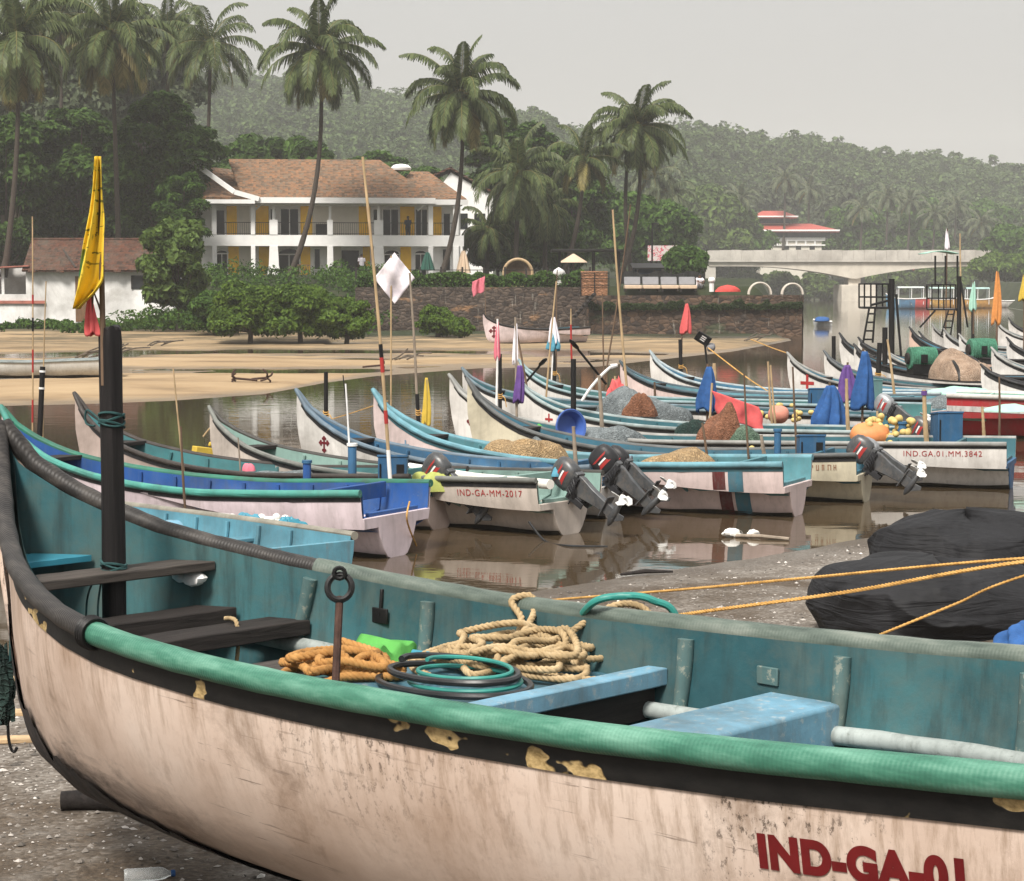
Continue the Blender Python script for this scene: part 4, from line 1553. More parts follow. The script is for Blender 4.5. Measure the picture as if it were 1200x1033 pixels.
def person(label, loc, rz, shirt, legs, pose='stand', skin=(.12, .06, .035)):
    """one continuous skinned body with head, arms, hands and feet; clothing as children"""
    t = thing('person', label, 'person', loc, rz)
    J = {}
    if pose == 'crouch':
        J = dict(pel=(0, .05, .32), abd=(0, .0, .5), chest=(0, -.08, .72), neck=(0, -.12, .9), head=(0, -.15, 1.0), crown=(0, -.14, 1.12))
        for s in (-1, 1):
            J['hip%d' % s] = (s * .1, .03, .3)
            J['knee%d' % s] = (s * .15, -.33, .48)
            J['ank%d' % s] = (s * .12, .02, .08)
            J['toe%d' % s] = (s * .13, -.16, .04)
            J['sh%d' % s] = (s * .18, -.1, .83)
            J['el%d' % s] = (s * .22, -.32, .68)
            J['wr%d' % s] = (s * .1, -.5, .6)
    else:
        J = dict(pel=(0, 0, .93), abd=(0, 0, 1.1), chest=(0, .0, 1.32), neck=(0, .0, 1.5), head=(0, -.02, 1.6), crown=(0, -.01, 1.71))
        for s in (-1, 1):
            J['hip%d' % s] = (s * .1, 0, .88)
            J['knee%d' % s] = (s * .11, -.03, .48)
            J['ank%d' % s] = (s * .11, .02, .08)
            J['toe%d' % s] = (s * .13, -.16, .04)
            J['sh%d' % s] = (s * .19, 0, 1.42)
            J['el%d' % s] = (s * .25, .03, 1.13)
            J['wr%d' % s] = (s * .23, -.08, .9) if pose == 'stand' else (s * .12, -.28, 1.12)
    names = list(J)
    E = [('pel', 'abd'), ('abd', 'chest'), ('chest', 'neck'), ('neck', 'head'), ('head', 'crown')]
    R = dict(pel=.13, abd=.125, chest=.14, neck=.055, head=.095, crown=.07)
    for s in (-1, 1):
        E += [('pel', 'hip%d' % s), ('hip%d' % s, 'knee%d' % s), ('knee%d' % s, 'ank%d' % s), ('ank%d' % s, 'toe%d' % s), ('chest', 'sh%d' % s), ('sh%d' % s, 'el%d' % s), ('el%d' % s, 'wr%d' % s)]
        R.update({'hip%d' % s: .095, 'knee%d' % s: .06, 'ank%d' % s: .042, 'toe%d' % s: .035, 'sh%d' % s: .062, 'el%d' % s: .042, 'wr%d' % s: .03})
        w = Vector(J['wr%d' % s])
        d = (w - Vector(J['el%d' % s])).normalized()
        sd = d.cross(Vector((0, 1, .2))).normalized()
        pn = 'palm%d' % s
        J[pn] = tuple(w + d * .07)
        R[pn] = .028
        E.append(('wr%d' % s, pn))
        for k in range(4):
            q = Vector(J[pn]) + sd * (.011 * (k - 1.5) * 2) + d * (.04 + .01 * (k in (1, 2)))
            J['f%d%d' % (k, s)] = tuple(q)
            J['g%d%d' % (k, s)] = tuple(q + d * .03 + Vector((0, -.012, 0)))
            R['f%d%d' % (k, s)], R['g%d%d' % (k, s)] = .009, .008
            E += [(pn, 'f%d%d' % (k, s)), ('f%d%d' % (k, s), 'g%d%d' % (k, s))]
        J['th%d' % s] = tuple(w + d * .05 - sd * s * .045 + Vector((0, -.02, 0)))
        R['th%d' % s] = .01
        E.append(('wr%d' % s, 'th%d' % s))
    names = list(J)
    me = bpy.data.meshes.new('body')
    me.from_pydata([J[k] for k in names], [(names.index(a), names.index(b)) for a, b in E], [])
    o = bpy.data.objects.new('body', me)
    C.objects.link(o)
    o.parent = t
    o.modifiers.new('skin', 'SKIN')
    o.modifiers.new('smooth', 'SUBSURF').levels = 1
    for i, k in enumerate(names):
        me.skin_vertices[0].data[i].radius = (R[k], R[k])
    me.skin_vertices[0].data[0].use_root = True
    me.materials.append(plain('skin', skin, .6, .1, 6, .05))
    h = Vector(J['head'])
    hb = MB()
    hb.blob((h.x, h.y + .015, h.z + .07), (.1, .108, .1), 14, 9, .03, 2, low=-.25)
    hb.build('hair', M['black_paint'], t)
    fb = MB()
    fb.blob((h.x, h.y - .098, h.z + .015), (.016, .022, .026), 8, 6, 0)
    for s in (-1, 1):
        fb.blob((h.x + s * .1, h.y, h.z + .01), (.014, .022, .032), 8, 6, 0)
    fb.build('nose_and_ears', me.materials[0], t)
    eb = MB()
    for s in (-1, 1):
        eb.blob((h.x + s * .035, h.y - .09, h.z + .04), (.013, .01, .008), 8, 6, 0)
    eb.box((h.x, h.y - .095, h.z - .035), (.045, .012, .009))
    eb.build('eyes_and_mouth', M['black_paint'], t)
    c = MB()
    pe, ab, ch, nk = [Vector(J[k]) for k in ('pel', 'abd', 'chest', 'neck')]
    rings = [(pe - Vector((0, 0, .06)), .2, .15), (pe, .2, .155), (ab, .185, .145), (ch, .22, .16), (ch.lerp(nk, .5), .21, .13), (ch.lerp(nk, .85), .09, .08)]
    vs, fs = [], []
    for p, a, b in rings:
        for k in range(18):
            q = 2 * PI * k / 18
            vs.append((p.x + a * math.cos(q), p.y + b * math.sin(q), p.z))
    for i in range(len(rings) - 1):
        for k in range(18):
            fs.append((i * 18 + k, i * 18 + (k + 1) % 18, (i + 1) * 18 + (k + 1) % 18, (i + 1) * 18 + k))
    c.add(vs, fs)
    for s in (-1, 1):
        a, b = Vector(J['sh%d' % s]), Vector(J['el%d' % s])
        c.tube([a - (b - a) * .1, a.lerp(b, .4), a.lerp(b, .8)], [.085, .078, .072], 10)
    c.build('shirt', shirt, t, 60)
    c = MB()
    for s in (-1, 1):
        a, b, d = [Vector(J[k + '%d' % s]) for k in ('hip', 'knee', 'ank')]
        c.tube([a + Vector((0, 0, .08)), a, a.lerp(b, .6), b, b.lerp(d, .5), d + Vector((0, 0, .01))], [.12, .12, .095, .082, .075, .068], 11)
    c.build('trousers', legs, t, 60)
    return t


p = villa_point(862, .55, 2.92)
person('person in dark clothes standing at the villa upper railing', p, math.radians(160), M['navy'], M['black_paint'], 'lean')
p = villa_point(677, -.35, .06)
person('person in a white shirt and dark trousers at the villa ground floor', p, math.radians(200), M['white_cloth'], M['black_paint'])
p = at_y(819, 334, 72.5)
person('person in a white shirt crouching on the terrace by the loungers', (p[0], p[1], 2.66), math.radians(20), M['white_cloth'], M['grey_cushion'], 'crouch')
# ------------------------------------------------------------------ canoes
T_G = [0, .05, .1, .17, .26, .4, .6, .9, 1.35, 1.9]
T_K = [0, -.01, 0, .06, .11, .16, .27, .52, 1.05, 1.9]
Z_K = [2.33, 2.05, 1.8, 1.53, 1.32, 1.1, .9, .76, .685, .655]          # of a 2.33 m high bow
FIT_T = [0, .15, .35, .55, .75, .95, 1.1, 1.4, 1.7, 2.0, 2.3, 2.6, 2.9, 3.2, 3.5, 4.1, 4.7, 5.3, 6.5, 9.3]
FIT_B = [0, .082, .196, .311, .415, .515, .581, .69, .782, .84, .87, .886, .902, .918, .93, .943, .95, .945, .9, .75]
FIT_Z = [2.33, 2.141, 2.009, 1.913, 1.837, 1.788, 1.759, 1.709, 1.676, 1.65, 1.636, 1.627, 1.624, 1.627, 1.633, 1.648, 1.672, 1.71, 1.8, 2.0]


class Hull:
    """canoe hull: x runs from the transom (0) to the bow (L), y across, z up"""
    def __init__(s, L, half=.62, fb=.6, bow=1.3, keel=-.12, kx=1.0, ks=1.0, flare=.0, fit=False, chine=.6):
        s.L, s.flare, s.chine, s.fit = L, flare, chine, fit
        if fit:
            s.tg = np.array(T_G + [2.6, 3.4, 4.3, 5.3, 6.4, 7.4, 8.4, L])
            s.tk = np.array(T_K + [2.6, 3.4, 4.3, 5.3, 6.4, 7.4, 8.4, L])
            s.zk = np.array(Z_K + [.645, .64, .64, .64, .65, .68, .73, .8])
            s.bt, s.bb, s.zz = np.array(FIT_T), np.array(FIT_B), np.array(FIT_Z)
        else:
            e = T_G[-1] * kx
            tail = [e + (L - e) * q for q in (.15, .35, .55, .75, 1)]
            s.tg = np.array([t * kx for t in T_G] + tail)
            s.tk = np.array([t * kx for t in T_K] + tail)
            s.zk = np.array([keel + (z - .655) / 1.675 * (bow - keel) for z in Z_K] + [keel] * 3 + [keel + .02, keel + .06])
            s.bt = np.concatenate([np.array(FIT_T[:13]) * 1.75 * kx, [max(L * .78, 5.15 * kx), L + .01]])
            s.bb = np.concatenate([np.array(FIT_B[:13]) / .902 * half, [half * .98, half * .84]])
            hz = (np.array(FIT_Z[:13]) - 1.624) / .706
            s.zt = np.concatenate([np.array(FIT_T[:13]) * 1.3 * ks, [max(L, 3.8 * ks + 1)]])
            s.zz = np.concatenate([fb + hz * (bow - fb), [fb + .1]])
        if fit:
            s.zt = s.bt

    def ch(s, t):
        """height fraction of the chine where the flared stern panel starts"""
        return .93 - .42 * float(smooth(s.L * .35, s.L, t))

    def half(s, t): return float(np.interp(t, s.bt, s.bb))
    def sheer(s, t): return float(np.interp(t, s.zt, s.zz))
    def keelz(s, t): return float(np.interp(t, s.tg, s.zk))

    def P(s, t, zf, side, off=0.0, inner=0.0):
        """point on the skin: t metres aft of the bow, zf height fraction from keel to gunwale"""
        zf = min(max(zf, 0), 1)
        tk = float(np.interp(t, s.tg, s.tk))
        zk, zg, b = s.keelz(t), s.sheer(t), s.half(t)
        wb = math.exp(-(t / .95) ** 2)
        yr = max(0, 1 - (1 - zf) ** 2) ** .5
        yr = yr ** .8
        y = b * (yr * (1 - wb) + zf ** .85 * wb)
        if s.flare:
            g = float(smooth(s.L * .4, s.L, t))
            if zf >= s.ch(t) - 1e-6:
                y += s.flare * g * .55
            else:
                y *= 1 - .36 * g * (1 - .3 * zf)
        x = tk + (t - tk) * zf
        z = zk + (zg - zk) * zf
        if inner:
            # skin thickness: the liner lies inside and its floor is raised
            y = max(y - inner - .02 * wb, 0.0)
            z = max(z, zk + inner * 1.6) if zf < .9 else z
        return Vector((s.L - x, side * (y + off), z))

    def at_xz(s, xa, z, side, off=0.0):
        """skin point xa metres aft of the bow tip at height z"""
        lo, hi = 0.0, s.L
        for _ in range(40):
            t = (lo + hi) / 2
            zk, zg = s.keelz(t), s.sheer(t)
            zf = min(max((z - zk) / (zg - zk), 0), 1)
            tk = float(np.interp(t, s.tg, s.tk))
            if tk + (t - tk) * zf < xa: lo = t
            else: hi = t
        return s.P(t, zf, side) + s.N(t, zf, side) * off

    def N(s, t, zf, side):
        a, b = s.P(max(t - .03, 0), zf, side), s.P(t + .03, zf, side)
        c, d = s.P(t, max(zf - .03, .01), side), s.P(t, min(zf + .03, 1), side)
        n = (b - a).cross(d - c)
        n.normalize()
        if n.y * side < 0: n = -n
        return n

    def skin(s, mb, inner=0.0, nt=34, nu=12, t0=0.0, t1=None, z0=0.0, z1=1.0, off=0.0, sides=(-1, 1), mi=0):
        t1 = s.L if t1 is None else t1
        for side in sides:
            def fn(u, v):
                t = t0 + (t1 - t0) * u ** 1.6
                zf = z0 + (z1 - z0) * (v ** 1.5 if z0 == 0 else v)
                if s.flare and z0 == 0 and not inner:
                    # one row of faces is the underside of the flared panel
                    c = s.ch(t)
                    w = int(round(v * nu))
                    kk = int(nu * .62)
                    zf = (c - 2e-5) * (w / kk) ** 1.4 if w <= kk else c + (1 - c) * (w - kk - 1) / (nu - kk - 1)
                p = s.P(t, zf, side, 0, inner)
                if off: p = p + s.N(t, zf, side) * off
                return p
            mb.grid(fn, nt, nu, mi, flip=(side < 0) != bool(inner))


def map_text(hull, txt, t_left, z_top, height, side, mat, parent, name='lettering', off=.006, bold=.02, spacing=1.05, flip=True, slope=0.0):
    """letters wrapped on the hull side: t_left is where the text begins; z_top how far under the gunwale its top runs"""
    vs, fs = text_mesh(txt, 1.0, bold, spacing)
    hh = .73
    out = []
    for x, y, _ in vs:
        sx = x / hh * height
        t = t_left + sx if side > 0 else t_left - sx
        if not flip: t = t_left + sx
        zg, zk = hull.sheer(t), hull.keelz(t)
        z = zg - z_top - height * (1 - y / hh) - slope * sx
        zf = (z - zk) / (zg - zk)
        out.append(hull.P(t, zf, side) + hull.N(t, zf, side) * off)
    mb = MB()
    mb.add(out, fs)
    return mb.build(name, mat, parent)


def emblem_cross(hull, t, zf, size, side, mat, parent, fancy=True):
    mb = MB()
    zc = hull.keelz(t) + (hull.sheer(t) - hull.keelz(t)) * zf - size * .1
    def put(poly):
        vs = []
        for a, b in poly:
            vs.append(hull.at_xz(t + a, zc + b, side, .008))
        mb.add(vs, [tuple(range(len(poly)))])
    w = size * .09
    for ang in (0, 1, 2, 3):
        ln = size * (.75 if ang == 3 else .5)
        ca, sa = [(1, 0), (0, 1), (-1, 0), (0, -1)][ang]
        R = lambda x, y: (ca * x - sa * y, sa * x + ca * y)
        for q in range(3):
            a0, a1 = ln * q / 3, ln * (q + 1) / 3
            wk = w
            put([R(a0, -wk), R(a1, -wk), R(a1, wk), R(a0, wk)])
        if fancy:
            for dx, dy in ((ln, 0), (ln - w * 1.4, w * 1.6), (ln - w * 1.4, -w * 1.6)):
                put([R(dx + w * 1.3 * math.cos(k * PI / 4), dy + w * 1.3 * math.sin(k * PI / 4)) for k in range(8)])
    return mb.build('bow_cross', mat, parent)


PAINT = {}


def paint(kind, col, **kw):
    key = (kind, tuple(round(c, 3) for c in col))
    if key not in PAINT:
        PAINT[key] = worn_paint(kind, col, **kw)
    return PAINT[key]


def tube_paint(col):
    return paint('rail paint', col, under=tuple(c * .5 + .1 for c in col), chips=.25, streak=.3, scale=4)


INK_RED = plain('red lettering paint', srgb(190, 40, 40), .55, .15, 6, .05)
INK_DARK = plain('dark red lettering paint', srgb(120, 30, 40), .55, .15, 6, .05)


def pts_solve(bow_px, S, L):
    """bow top on the sight line through this spot of the photo, L metres (on plan) from the stern S"""
    r = ray(*bow_px)
    a = r[0] ** 2 + r[1] ** 2
    b = -2 * (r[0] * S[0] + r[1] * S[1])
    c = S[0] ** 2 + S[1] ** 2 - L * L
    t = (-b + math.sqrt(max(b * b - 4 * a * c, 0))) / (2 * a)
    return np.array([0, 0, CAM_H]) + r * t


BOATS = {}
O = lambda x, y: (x, y * K)
TEAL, BLUE, COBALT, SKYB, MINT = srgb(58, 118, 130), srgb(52, 108, 150), srgb(38, 98, 178), srgb(98, 168, 190), srgb(130, 185, 178)
PINK, WHITE, PALE, CREAM = srgb(222, 200, 196), srgb(222, 218, 212), srgb(205, 188, 176), srgb(214, 204, 176)
BLACKP = (.02, .02, .022)


def canoe(key, label, bow, stern, L=None, half=.66, fb=.6, hull=WHITE, inside=TEAL, rail=BLACKP, rail2=None, strake=BLACKP, strake_w=.09, flare=.12, ribs=7, thwarts=(.3, .5, .68), text=None, cross=None, stripes=None, transom_h=.62, group='fishing canoes moored in the river', rail_r=.035, bowz=None, keel=-.12, boot=True, name='fishing_canoe', deck=True, tcol=None, detail=True, kx=1.0, ks=1.0, well=True, base_z=0.0, tank=None):
    """bow: photo spot of the bow tip (or a world xyz); stern: world xy of the transom at the waterline"""
    S = np.array([stern[0], stern[1], 0.0])
    if len(bow) == 2 and L is None:
        B = at_z(bow[0], bow[1], bowz or 1.4)
    elif len(bow) == 2:
        B = pts_solve(bow, S, L)
    else:
        B = np.array(bow, float)
    if L is None:
        L = math.hypot(B[0] - S[0], B[1] - S[1])
    bz = float(B[2]) if bowz is None else bowz
    rz = math.atan2(B[1] - S[1], B[0] - S[0])
    t = thing(name, label, 'boat', (S[0], S[1], base_z), rz, group)
    h = Hull(L, half, fb, bz - base_z, keel, kx, ks, flare)
    BOATS[key] = (t, h)
    print('boat', key, 'L=%.2f bow z=%.2f at (%.1f %.1f) heading %.0f' % (L, bz, B[0], B[1], math.degrees(rz)))
    nt, nu = (40, 14) if detail else (26, 9)
    m = MB()
    h.skin(m, 0, nt, nu)
    hm = paint('hull paint', hull, under=(.3, .27, .24), grime=(.09, .075, .055), chips=.3, streak=.3, rough=.45, scale=1.6)
    m.build('hull', hm, t, 35)
    m = MB()
    h.skin(m, .035, nt, nu, t0=.12)
    im = paint('inside paint', inside, under=(.2, .24, .24), grime=(.04, .05, .05), chips=.35, streak=.3, scale=2.2)
    m.build('inner_liner', im, t, 35)
    # rails along both gunwales
    for side, col in ((1, rail), (-1, rail2 or rail)):
        m = MB()
        pts = [h.P(L * q ** 1.7, 1, side, .012) for q in np.linspace(0, 1, nt)]
        pts[0] = h.P(0, 1, side) + Vector((.02, 0, .02))
        m.tube(pts, [rail_r * (.75 + .25 * min(1, i / 6)) for i in range(len(pts))], 9)
        m.build('rub_rail', tube_paint(col), t)
    if strake is not None:
        m = MB()
        for side in (-1, 1):
            def fn(u, v):
                tt = .1 + (L - .1) * u ** 1.5
                d = h.sheer(tt) - h.keelz(tt)
                zf = 1 - strake_w / d * (1 - v)
                return h.P(tt, zf, side) + h.N(tt, zf, side) * .006
            m.grid(fn, nt, 2, 0, flip=side < 0)
        m.build('sheer_strake', paint('strake paint', strake, under=(.3, .26, .18), grime=(.03, .03, .03), chips=.25, streak=.2), t)
    if boot:
        m = MB()
        for side in (-1, 1):
            def fn(u, v):
                tt = .45 * kx + (L - .45 * kx) * u
                d = h.sheer(tt) - h.keelz(tt)
                z = -.05 + .105 * v + .012 * math.sin(tt * 5)
                zf = max(.02, (z - h.keelz(tt)) / d)
                return h.P(tt, zf, side) + h.N(tt, zf, side) * .005
            m.grid(fn, 30, 3, 0, flip=side < 0)
        m.build('boot_top', M['boot_top'], t)
    if stripes:
        for (t0, t1, col) in stripes:
            for side in (-1, 1):
                m = MB()
                h.skin(m, 0, 4, 24, t0, t1, .12, .97, .005, (side,))
                m.build('hull_stripe', paint('stripe paint', col), t)
    # transom with its lower motor well
    tz = h.keelz(L) + (h.sheer(L) - h.keelz(L)) * transom_h
    ring = []
    for side in (1, -1):
        pts = [h.P(L, zf, side) for zf in sorted(list(np.linspace(.0, transom_h, 8)) + ([h.ch(L) - 2e-5, h.ch(L)] if flare and h.ch(L) < transom_h else []))]
        ring += pts[::-1] if side > 0 else pts[1:]
    m = MB()
    poly = [(p.y, p.z) for p in ring]
    m.prism(poly, -.015, .035, plane='yz')
    m.build('transom', hm if tcol is None else paint('hull paint', tcol), t, bev=.006)
    if well:
        bx = min(.75, L * .1)
        m = MB()
        yb = h.half(L - bx) - .035
        m.box((bx, 0, h.sheer(L) - .09), (.05, yb * 2, .18))
        m.beam((.06, -h.half(L) * .8, tz + .02), (.06, h.half(L) * .8, tz + .02), .06, .05)
        m.build('stern_bulkhead', im, t, bev=.008)
    if detail:
        for side in (-1, 1):
            for k in range(ribs):
                tt = L * (.2 + .72 * (k + .5) / ribs)
                m = MB()
                pts = [h.P(tt, zf, side, -.035 - .022) for zf in np.linspace(.4, .97, 6)]
                m.tube(pts, .024, 6, flat=1.0)
                m.build('rib', im, t)
    for q in thwarts:
        tt = L * (1 - q)
        m = MB()
        zz = h.sheer(tt) - .17
        zf = (zz - h.keelz(tt)) / (h.sheer(tt) - h.keelz(tt))
        w = abs(h.P(tt, zf, 1).y) - .025
        m.box((L * q, 0, zz), (.2, 2 * w, .035))
        m.build('thwart', im if q < .6 else M['dark_wood'], t, bev=.006)
    if deck:
        m = MB()
        tt = .95 * kx
        zz = h.sheer(tt) - .02
        zf = .97
        a, b = h.half(tt - .16), h.half(tt + .16)
        m.prism([(L - tt + .15, -a * .98), (L - tt + .15, a * .98), (L - tt - .15, b), (L - tt - .15, -b)], zz - .04, zz + .015, plane='xy')
        m.build('bow_thwart', M['dark_wood'], t, bev=.008)
    if text:
        txt, t_from_stern, hgt, col = text
        map_text(h, txt, L - t_from_stern, strake_w + .03, hgt, 1, col, t, bold=-.002, spacing=1.16)
    if cross:
        tt, zf, size, col, fancy = cross
        for side in (1, -1):
            emblem_cross(h, tt, zf, size, side, col, t, fancy)
    return t, h


def boot_mat():
    m, nt, bs = new_mat('waterline weed')
    v = coords(nt)
    nt.links.new(ramp(nt, noise(nt, v, 6, 6), [(.3, (.018, .016, .012)), (.7, (.06, .05, .03))]), bs.inputs['Base Color'])
    set_rough(nt, bs, .5)
    return m


M['boot_top'] = boot_mat()


def S(px, py, z=0.0):
    p = at_z(px, py, z)
    return (float(p[0]), float(p[1]))


# text reads towards the stern on the side that faces the camera: side +1 is port, towards us for these headings
canoe('sky', 'small sky blue canoe right behind the big beached boat, its floor littered with floats', (-7.9, 25.2, 1.3), (-2.0, 18.2), half=.82, fb=.62, hull=WHITE, inside=SKYB, rail=srgb(150, 145, 130), strake=None, ribs=11, thwarts=(.2, .42, .62), transom_h=.95, flare=.05, tcol=SKYB, well=False, rail_r=.04)
canoe('cobalt', 'canoe with a cobalt blue inside, green rails and a pale pink hull', (2, 478), S(465, 652), None, bowz=1.48, half=.72, fb=.66, hull=srgb(226, 208, 214), inside=COBALT, rail=srgb(70, 165, 150), rail2=srgb(40, 130, 105), ribs=9, thwarts=(.25, .5, .65), flare=.16, rail_r=.045, transom_h=.66)
canoe('teal_left', 'dark railed teal canoe loaded with green nets behind the cobalt blue one', (88, 462), (-0.9, 25.3), None, bowz=1.5, half=.66, fb=.6, hull=srgb(190, 170, 160), inside=srgb(70, 140, 145), rail=srgb(62, 56, 52), ribs=8)
canoe('pale', 'canoe with a pale green inside and 2017 lettered on its white stern', (246, 478), S(668, 626), None, bowz=1.3, half=.66, fb=.6, hull=srgb(205, 192, 180), inside=srgb(140, 175, 165), rail=srgb(120, 122, 116), rail2=srgb(70, 68, 64), ribs=8, text=('IND-GA-MM-2017', 1.2, .082, INK_RED), flare=.18)
canoe('blue_mid', 'blue canoe with faded marks on its tall white bow, second bow from the bamboo pair', (348, 458), (1.3, 26.6), None, bowz=1.55, half=.66, fb=.62, hull=WHITE, inside=srgb(55, 120, 165), rail=srgb(105, 125, 140), ribs=8, cross=(.5, .72, .16, INK_DARK, True))
canoe('tan_net', 'light blue railed canoe with a tan net mound and striped white stern quarter', (438, 458), O(3.75, 14.5), None, bowz=1.5, half=.66, fb=.62, hull=PINK, inside=srgb(85, 150, 160), rail=srgb(110, 170, 185), strake=srgb(60, 110, 120), ribs=8, stripes=((5.45, 5.62, srgb(110, 45, 45)), (5.66, 5.86, srgb(70, 130, 150))), text=None, cross=(.6, .7, .14, tube_paint(srgb(120, 160, 190)), False), rail_r=.042)
canoe('cream', 'cream bowed canoe with a black rail just right of the yellow flag stick', (548, 445), O(4.95, 15.45), None, bowz=1.6, half=.64, fb=.6, hull=CREAM, inside=srgb(60, 125, 150), rail=srgb(95, 98, 98), ribs=8)
canoe('registered', 'canoe with a dark ornate bow cross and IND.GA.01.MM.3842 by its stern', (527, 440), O(7.45, 16.5), None, bowz=1.55, half=.66, fb=.6, hull=WHITE, inside=TEAL, rail=srgb(150, 150, 146), strake=BLACKP, strake_w=.07, ribs=9, text=('IND.GA.01.MM.3842', 1.5, .085, INK_RED), cross=(.5, .7, .28, INK_DARK, True), tcol=srgb(60, 120, 170))
canoe('small_cross', 'canoe with a small plain red cross near its bow and a blue basin aboard', (608, 445), (6.6, 32.9), None, bowz=1.3, half=.64, fb=.58, hull=WHITE, inside=TEAL, rail=srgb(150, 165, 165), ribs=8, cross=(.8, .74, .2, INK_RED, False))
canoe('behind', 'canoe whose black bow tip shows between the two crossed white bows', (542, 432), O(6.9, 20.3), None, bowz=1.2, half=.62, fb=.55, hull=WHITE, inside=TEAL, rail=srgb(110, 130, 140), ribs=7)
canoe('far_teal', 'teal canoe with ropes on its bow behind the leaning black oar', (608, 422), O(7.9, 21.6), None, bowz=1.35, half=.64, fb=.58, hull=WHITE, inside=srgb(70, 130, 130), rail=srgb(140, 165, 170), ribs=8)
canoe('pink_bow', 'canoe with a plain pinkish white bow under the pink pennant', (727, 424), (8.8, 42.5), None, bowz=1.28, half=.66, fb=.6, hull=srgb(230, 205, 198), inside=srgb(105, 165, 180), rail=srgb(70, 90, 100), ribs=8)
canoe('blue_far', 'blue canoe with a white stem next behind the plain pinkish bow', (762, 412), (9.6, 44.5), None, bowz=1.45, half=.66, fb=.6, hull=WHITE, inside=srgb(70, 135, 170), rail=srgb(165, 180, 185), ribs=8)
canoe('red_cross', 'canoe with a bold red cross on its white bow above the blue and purple cloths', (923, 414), (12.6, 45), None, bowz=1.4, half=.66, fb=.6, hull=WHITE, inside=srgb(80, 145, 170), rail=srgb(150, 150, 146), ribs=7, cross=(.62, .74, .42, INK_RED, False))
canoe('dark_bow', 'black railed canoe next right of the bold red cross bow', (966, 412), (14.6, 46.5), None, bowz=1.38, half=.66, fb=.58, hull=WHITE, inside=TEAL, rail=srgb(90, 95, 98), ribs=7)
canoe('drum_boat', 'long canoe with black upper strakes carrying the left green rope drum', (1001, 404), (16.5, 48.5), None, bowz=1.45, half=.62, fb=.7, hull=WHITE, inside=srgb(75, 140, 165), rail=BLACKP, strake=BLACKP, strake_w=.14, ribs=8)
canoe('far_dark', 'canoe with a tall all black bow behind the left rope drum', (984, 391), (17.5, 55), None, bowz=1.6, half=.66, fb=.65, hull=WHITE, inside=srgb(70, 130, 150), rail=BLACKP, strake=BLACKP, strake_w=.14, ribs=6)
canoe('tan_sack', 'canoe with a pinkish worn side and the big tan net sack', (1066, 384), (20.5, 56.5), None, bowz=1.75, half=.75, fb=.85, hull=srgb(225, 190, 170), inside=srgb(75, 140, 165), rail=BLACKP, strake=BLACKP, strake_w=.16, ribs=7)
canoe('far_white', 'white sided canoe bow between the two black scaffold masts', (1092, 380), (23.5, 71), None, bowz=1.6, half=.65, fb=.75, hull=WHITE, inside=srgb(70, 125, 140), rail=srgb(150, 150, 146), ribs=5, detail=False)
canoe('flag_bow', 'white bowed canoe below the orange pennant at the right edge', (1162, 408), (19.8, 48.5), None, bowz=1.4, half=.62, fb=.65, hull=WHITE, inside=srgb(110, 170, 185), rail=srgb(150, 150, 146), ribs=6)
canoe('right_back', 'white and black canoe farthest right against the water', (1168, 377), (27, 77), None, bowz=1.6, half=.65, fb=.75, hull=WHITE, inside=srgb(70, 125, 140), rail=srgb(150, 150, 146), ribs=5, detail=False)
canoe('right_back_b', 'narrow white canoe bow half cut by the right edge of the photo', (1182, 373), (30, 86), None, bowz=1.6, half=.62, fb=.7, hull=WHITE, inside=srgb(70, 125, 140), rail=BLACKP, ribs=5, detail=False)
canoe('back_mid', 'white canoe showing a short bow behind the right scaffold mast', (1124, 392), (21.5, 60), None, bowz=1.5, half=.62, fb=.7, hull=WHITE, inside=srgb(70, 125, 140), rail=srgb(150, 150, 146), ribs=5, detail=False)
canoe('right_mid', 'white sided canoe with a black upper strake right beside the orange pennant bow', (1180, 396), (23.5, 56.0), None, bowz=1.5, half=.6, fb=.68, hull=WHITE, inside=srgb(90, 150, 170), rail=BLACKP, strake=BLACKP, strake_w=.13, ribs=5)
canoe('right_low', 'pale blue inside canoe lowest at the right edge below the orange pennant', (1150, 428), (19.0, 41.5), None, bowz=1.25, half=.6, fb=.66, hull=WHITE, inside=srgb(130, 180, 190), rail=BLACKP, strake=BLACKP, strake_w=.12, ribs=5)
canoe('scaffold_boat', 'small dark canoe under the left black scaffold mast', (1006, 396), (16.0, 62.0), None, bowz=1.35, half=.6, fb=.62, hull=WHITE, inside=srgb(70, 125, 145), rail=BLACKP, strake=BLACKP, strake_w=.13, ribs=5)
canoe('gap', 'white canoe with a pale grey rail between the left rope drum and the tan sack', (1030, 403), (17.5, 51.3), None, bowz=1.4, half=.58, fb=.62, hull=WHITE, inside=srgb(85, 150, 172), rail=srgb(150, 150, 146), strake=BLACKP, strake_w=.11, ribs=5)
canoe('far_left', 'white canoe bow just left of the pinkish worn one with the tan sack', (1077, 389), (21.0, 64.0), None, bowz=1.5, half=.58, fb=.64, hull=WHITE, inside=srgb(75, 135, 155), rail=BLACKP, strake=BLACKP, strake_w=.12, ribs=5, detail=False)
canoe('far_mid', 'white canoe bow right of the ladder under the canopied scaffold', (1106, 386), (22.5, 67.0), None, bowz=1.5, half=.58, fb=.64, hull=WHITE, inside=srgb(75, 135, 155), rail=srgb(120, 122, 120), strake=BLACKP, strake_w=.12, ribs=5, detail=False)
canoe('red_hull', 'bright red hulled boat with a white stripe and mint covers at the right', (18.5, 20.4 * K, 1.4), O(8.85, 22.3), half=.75, fb=.75, hull=srgb(200, 40, 48), inside=srgb(150, 205, 185), rail=srgb(215, 212, 205), strake=None, ribs=6, thwarts=(.3, .5), stripes=None, deck=False, rail_r=.05, tcol=srgb(200, 40, 48))
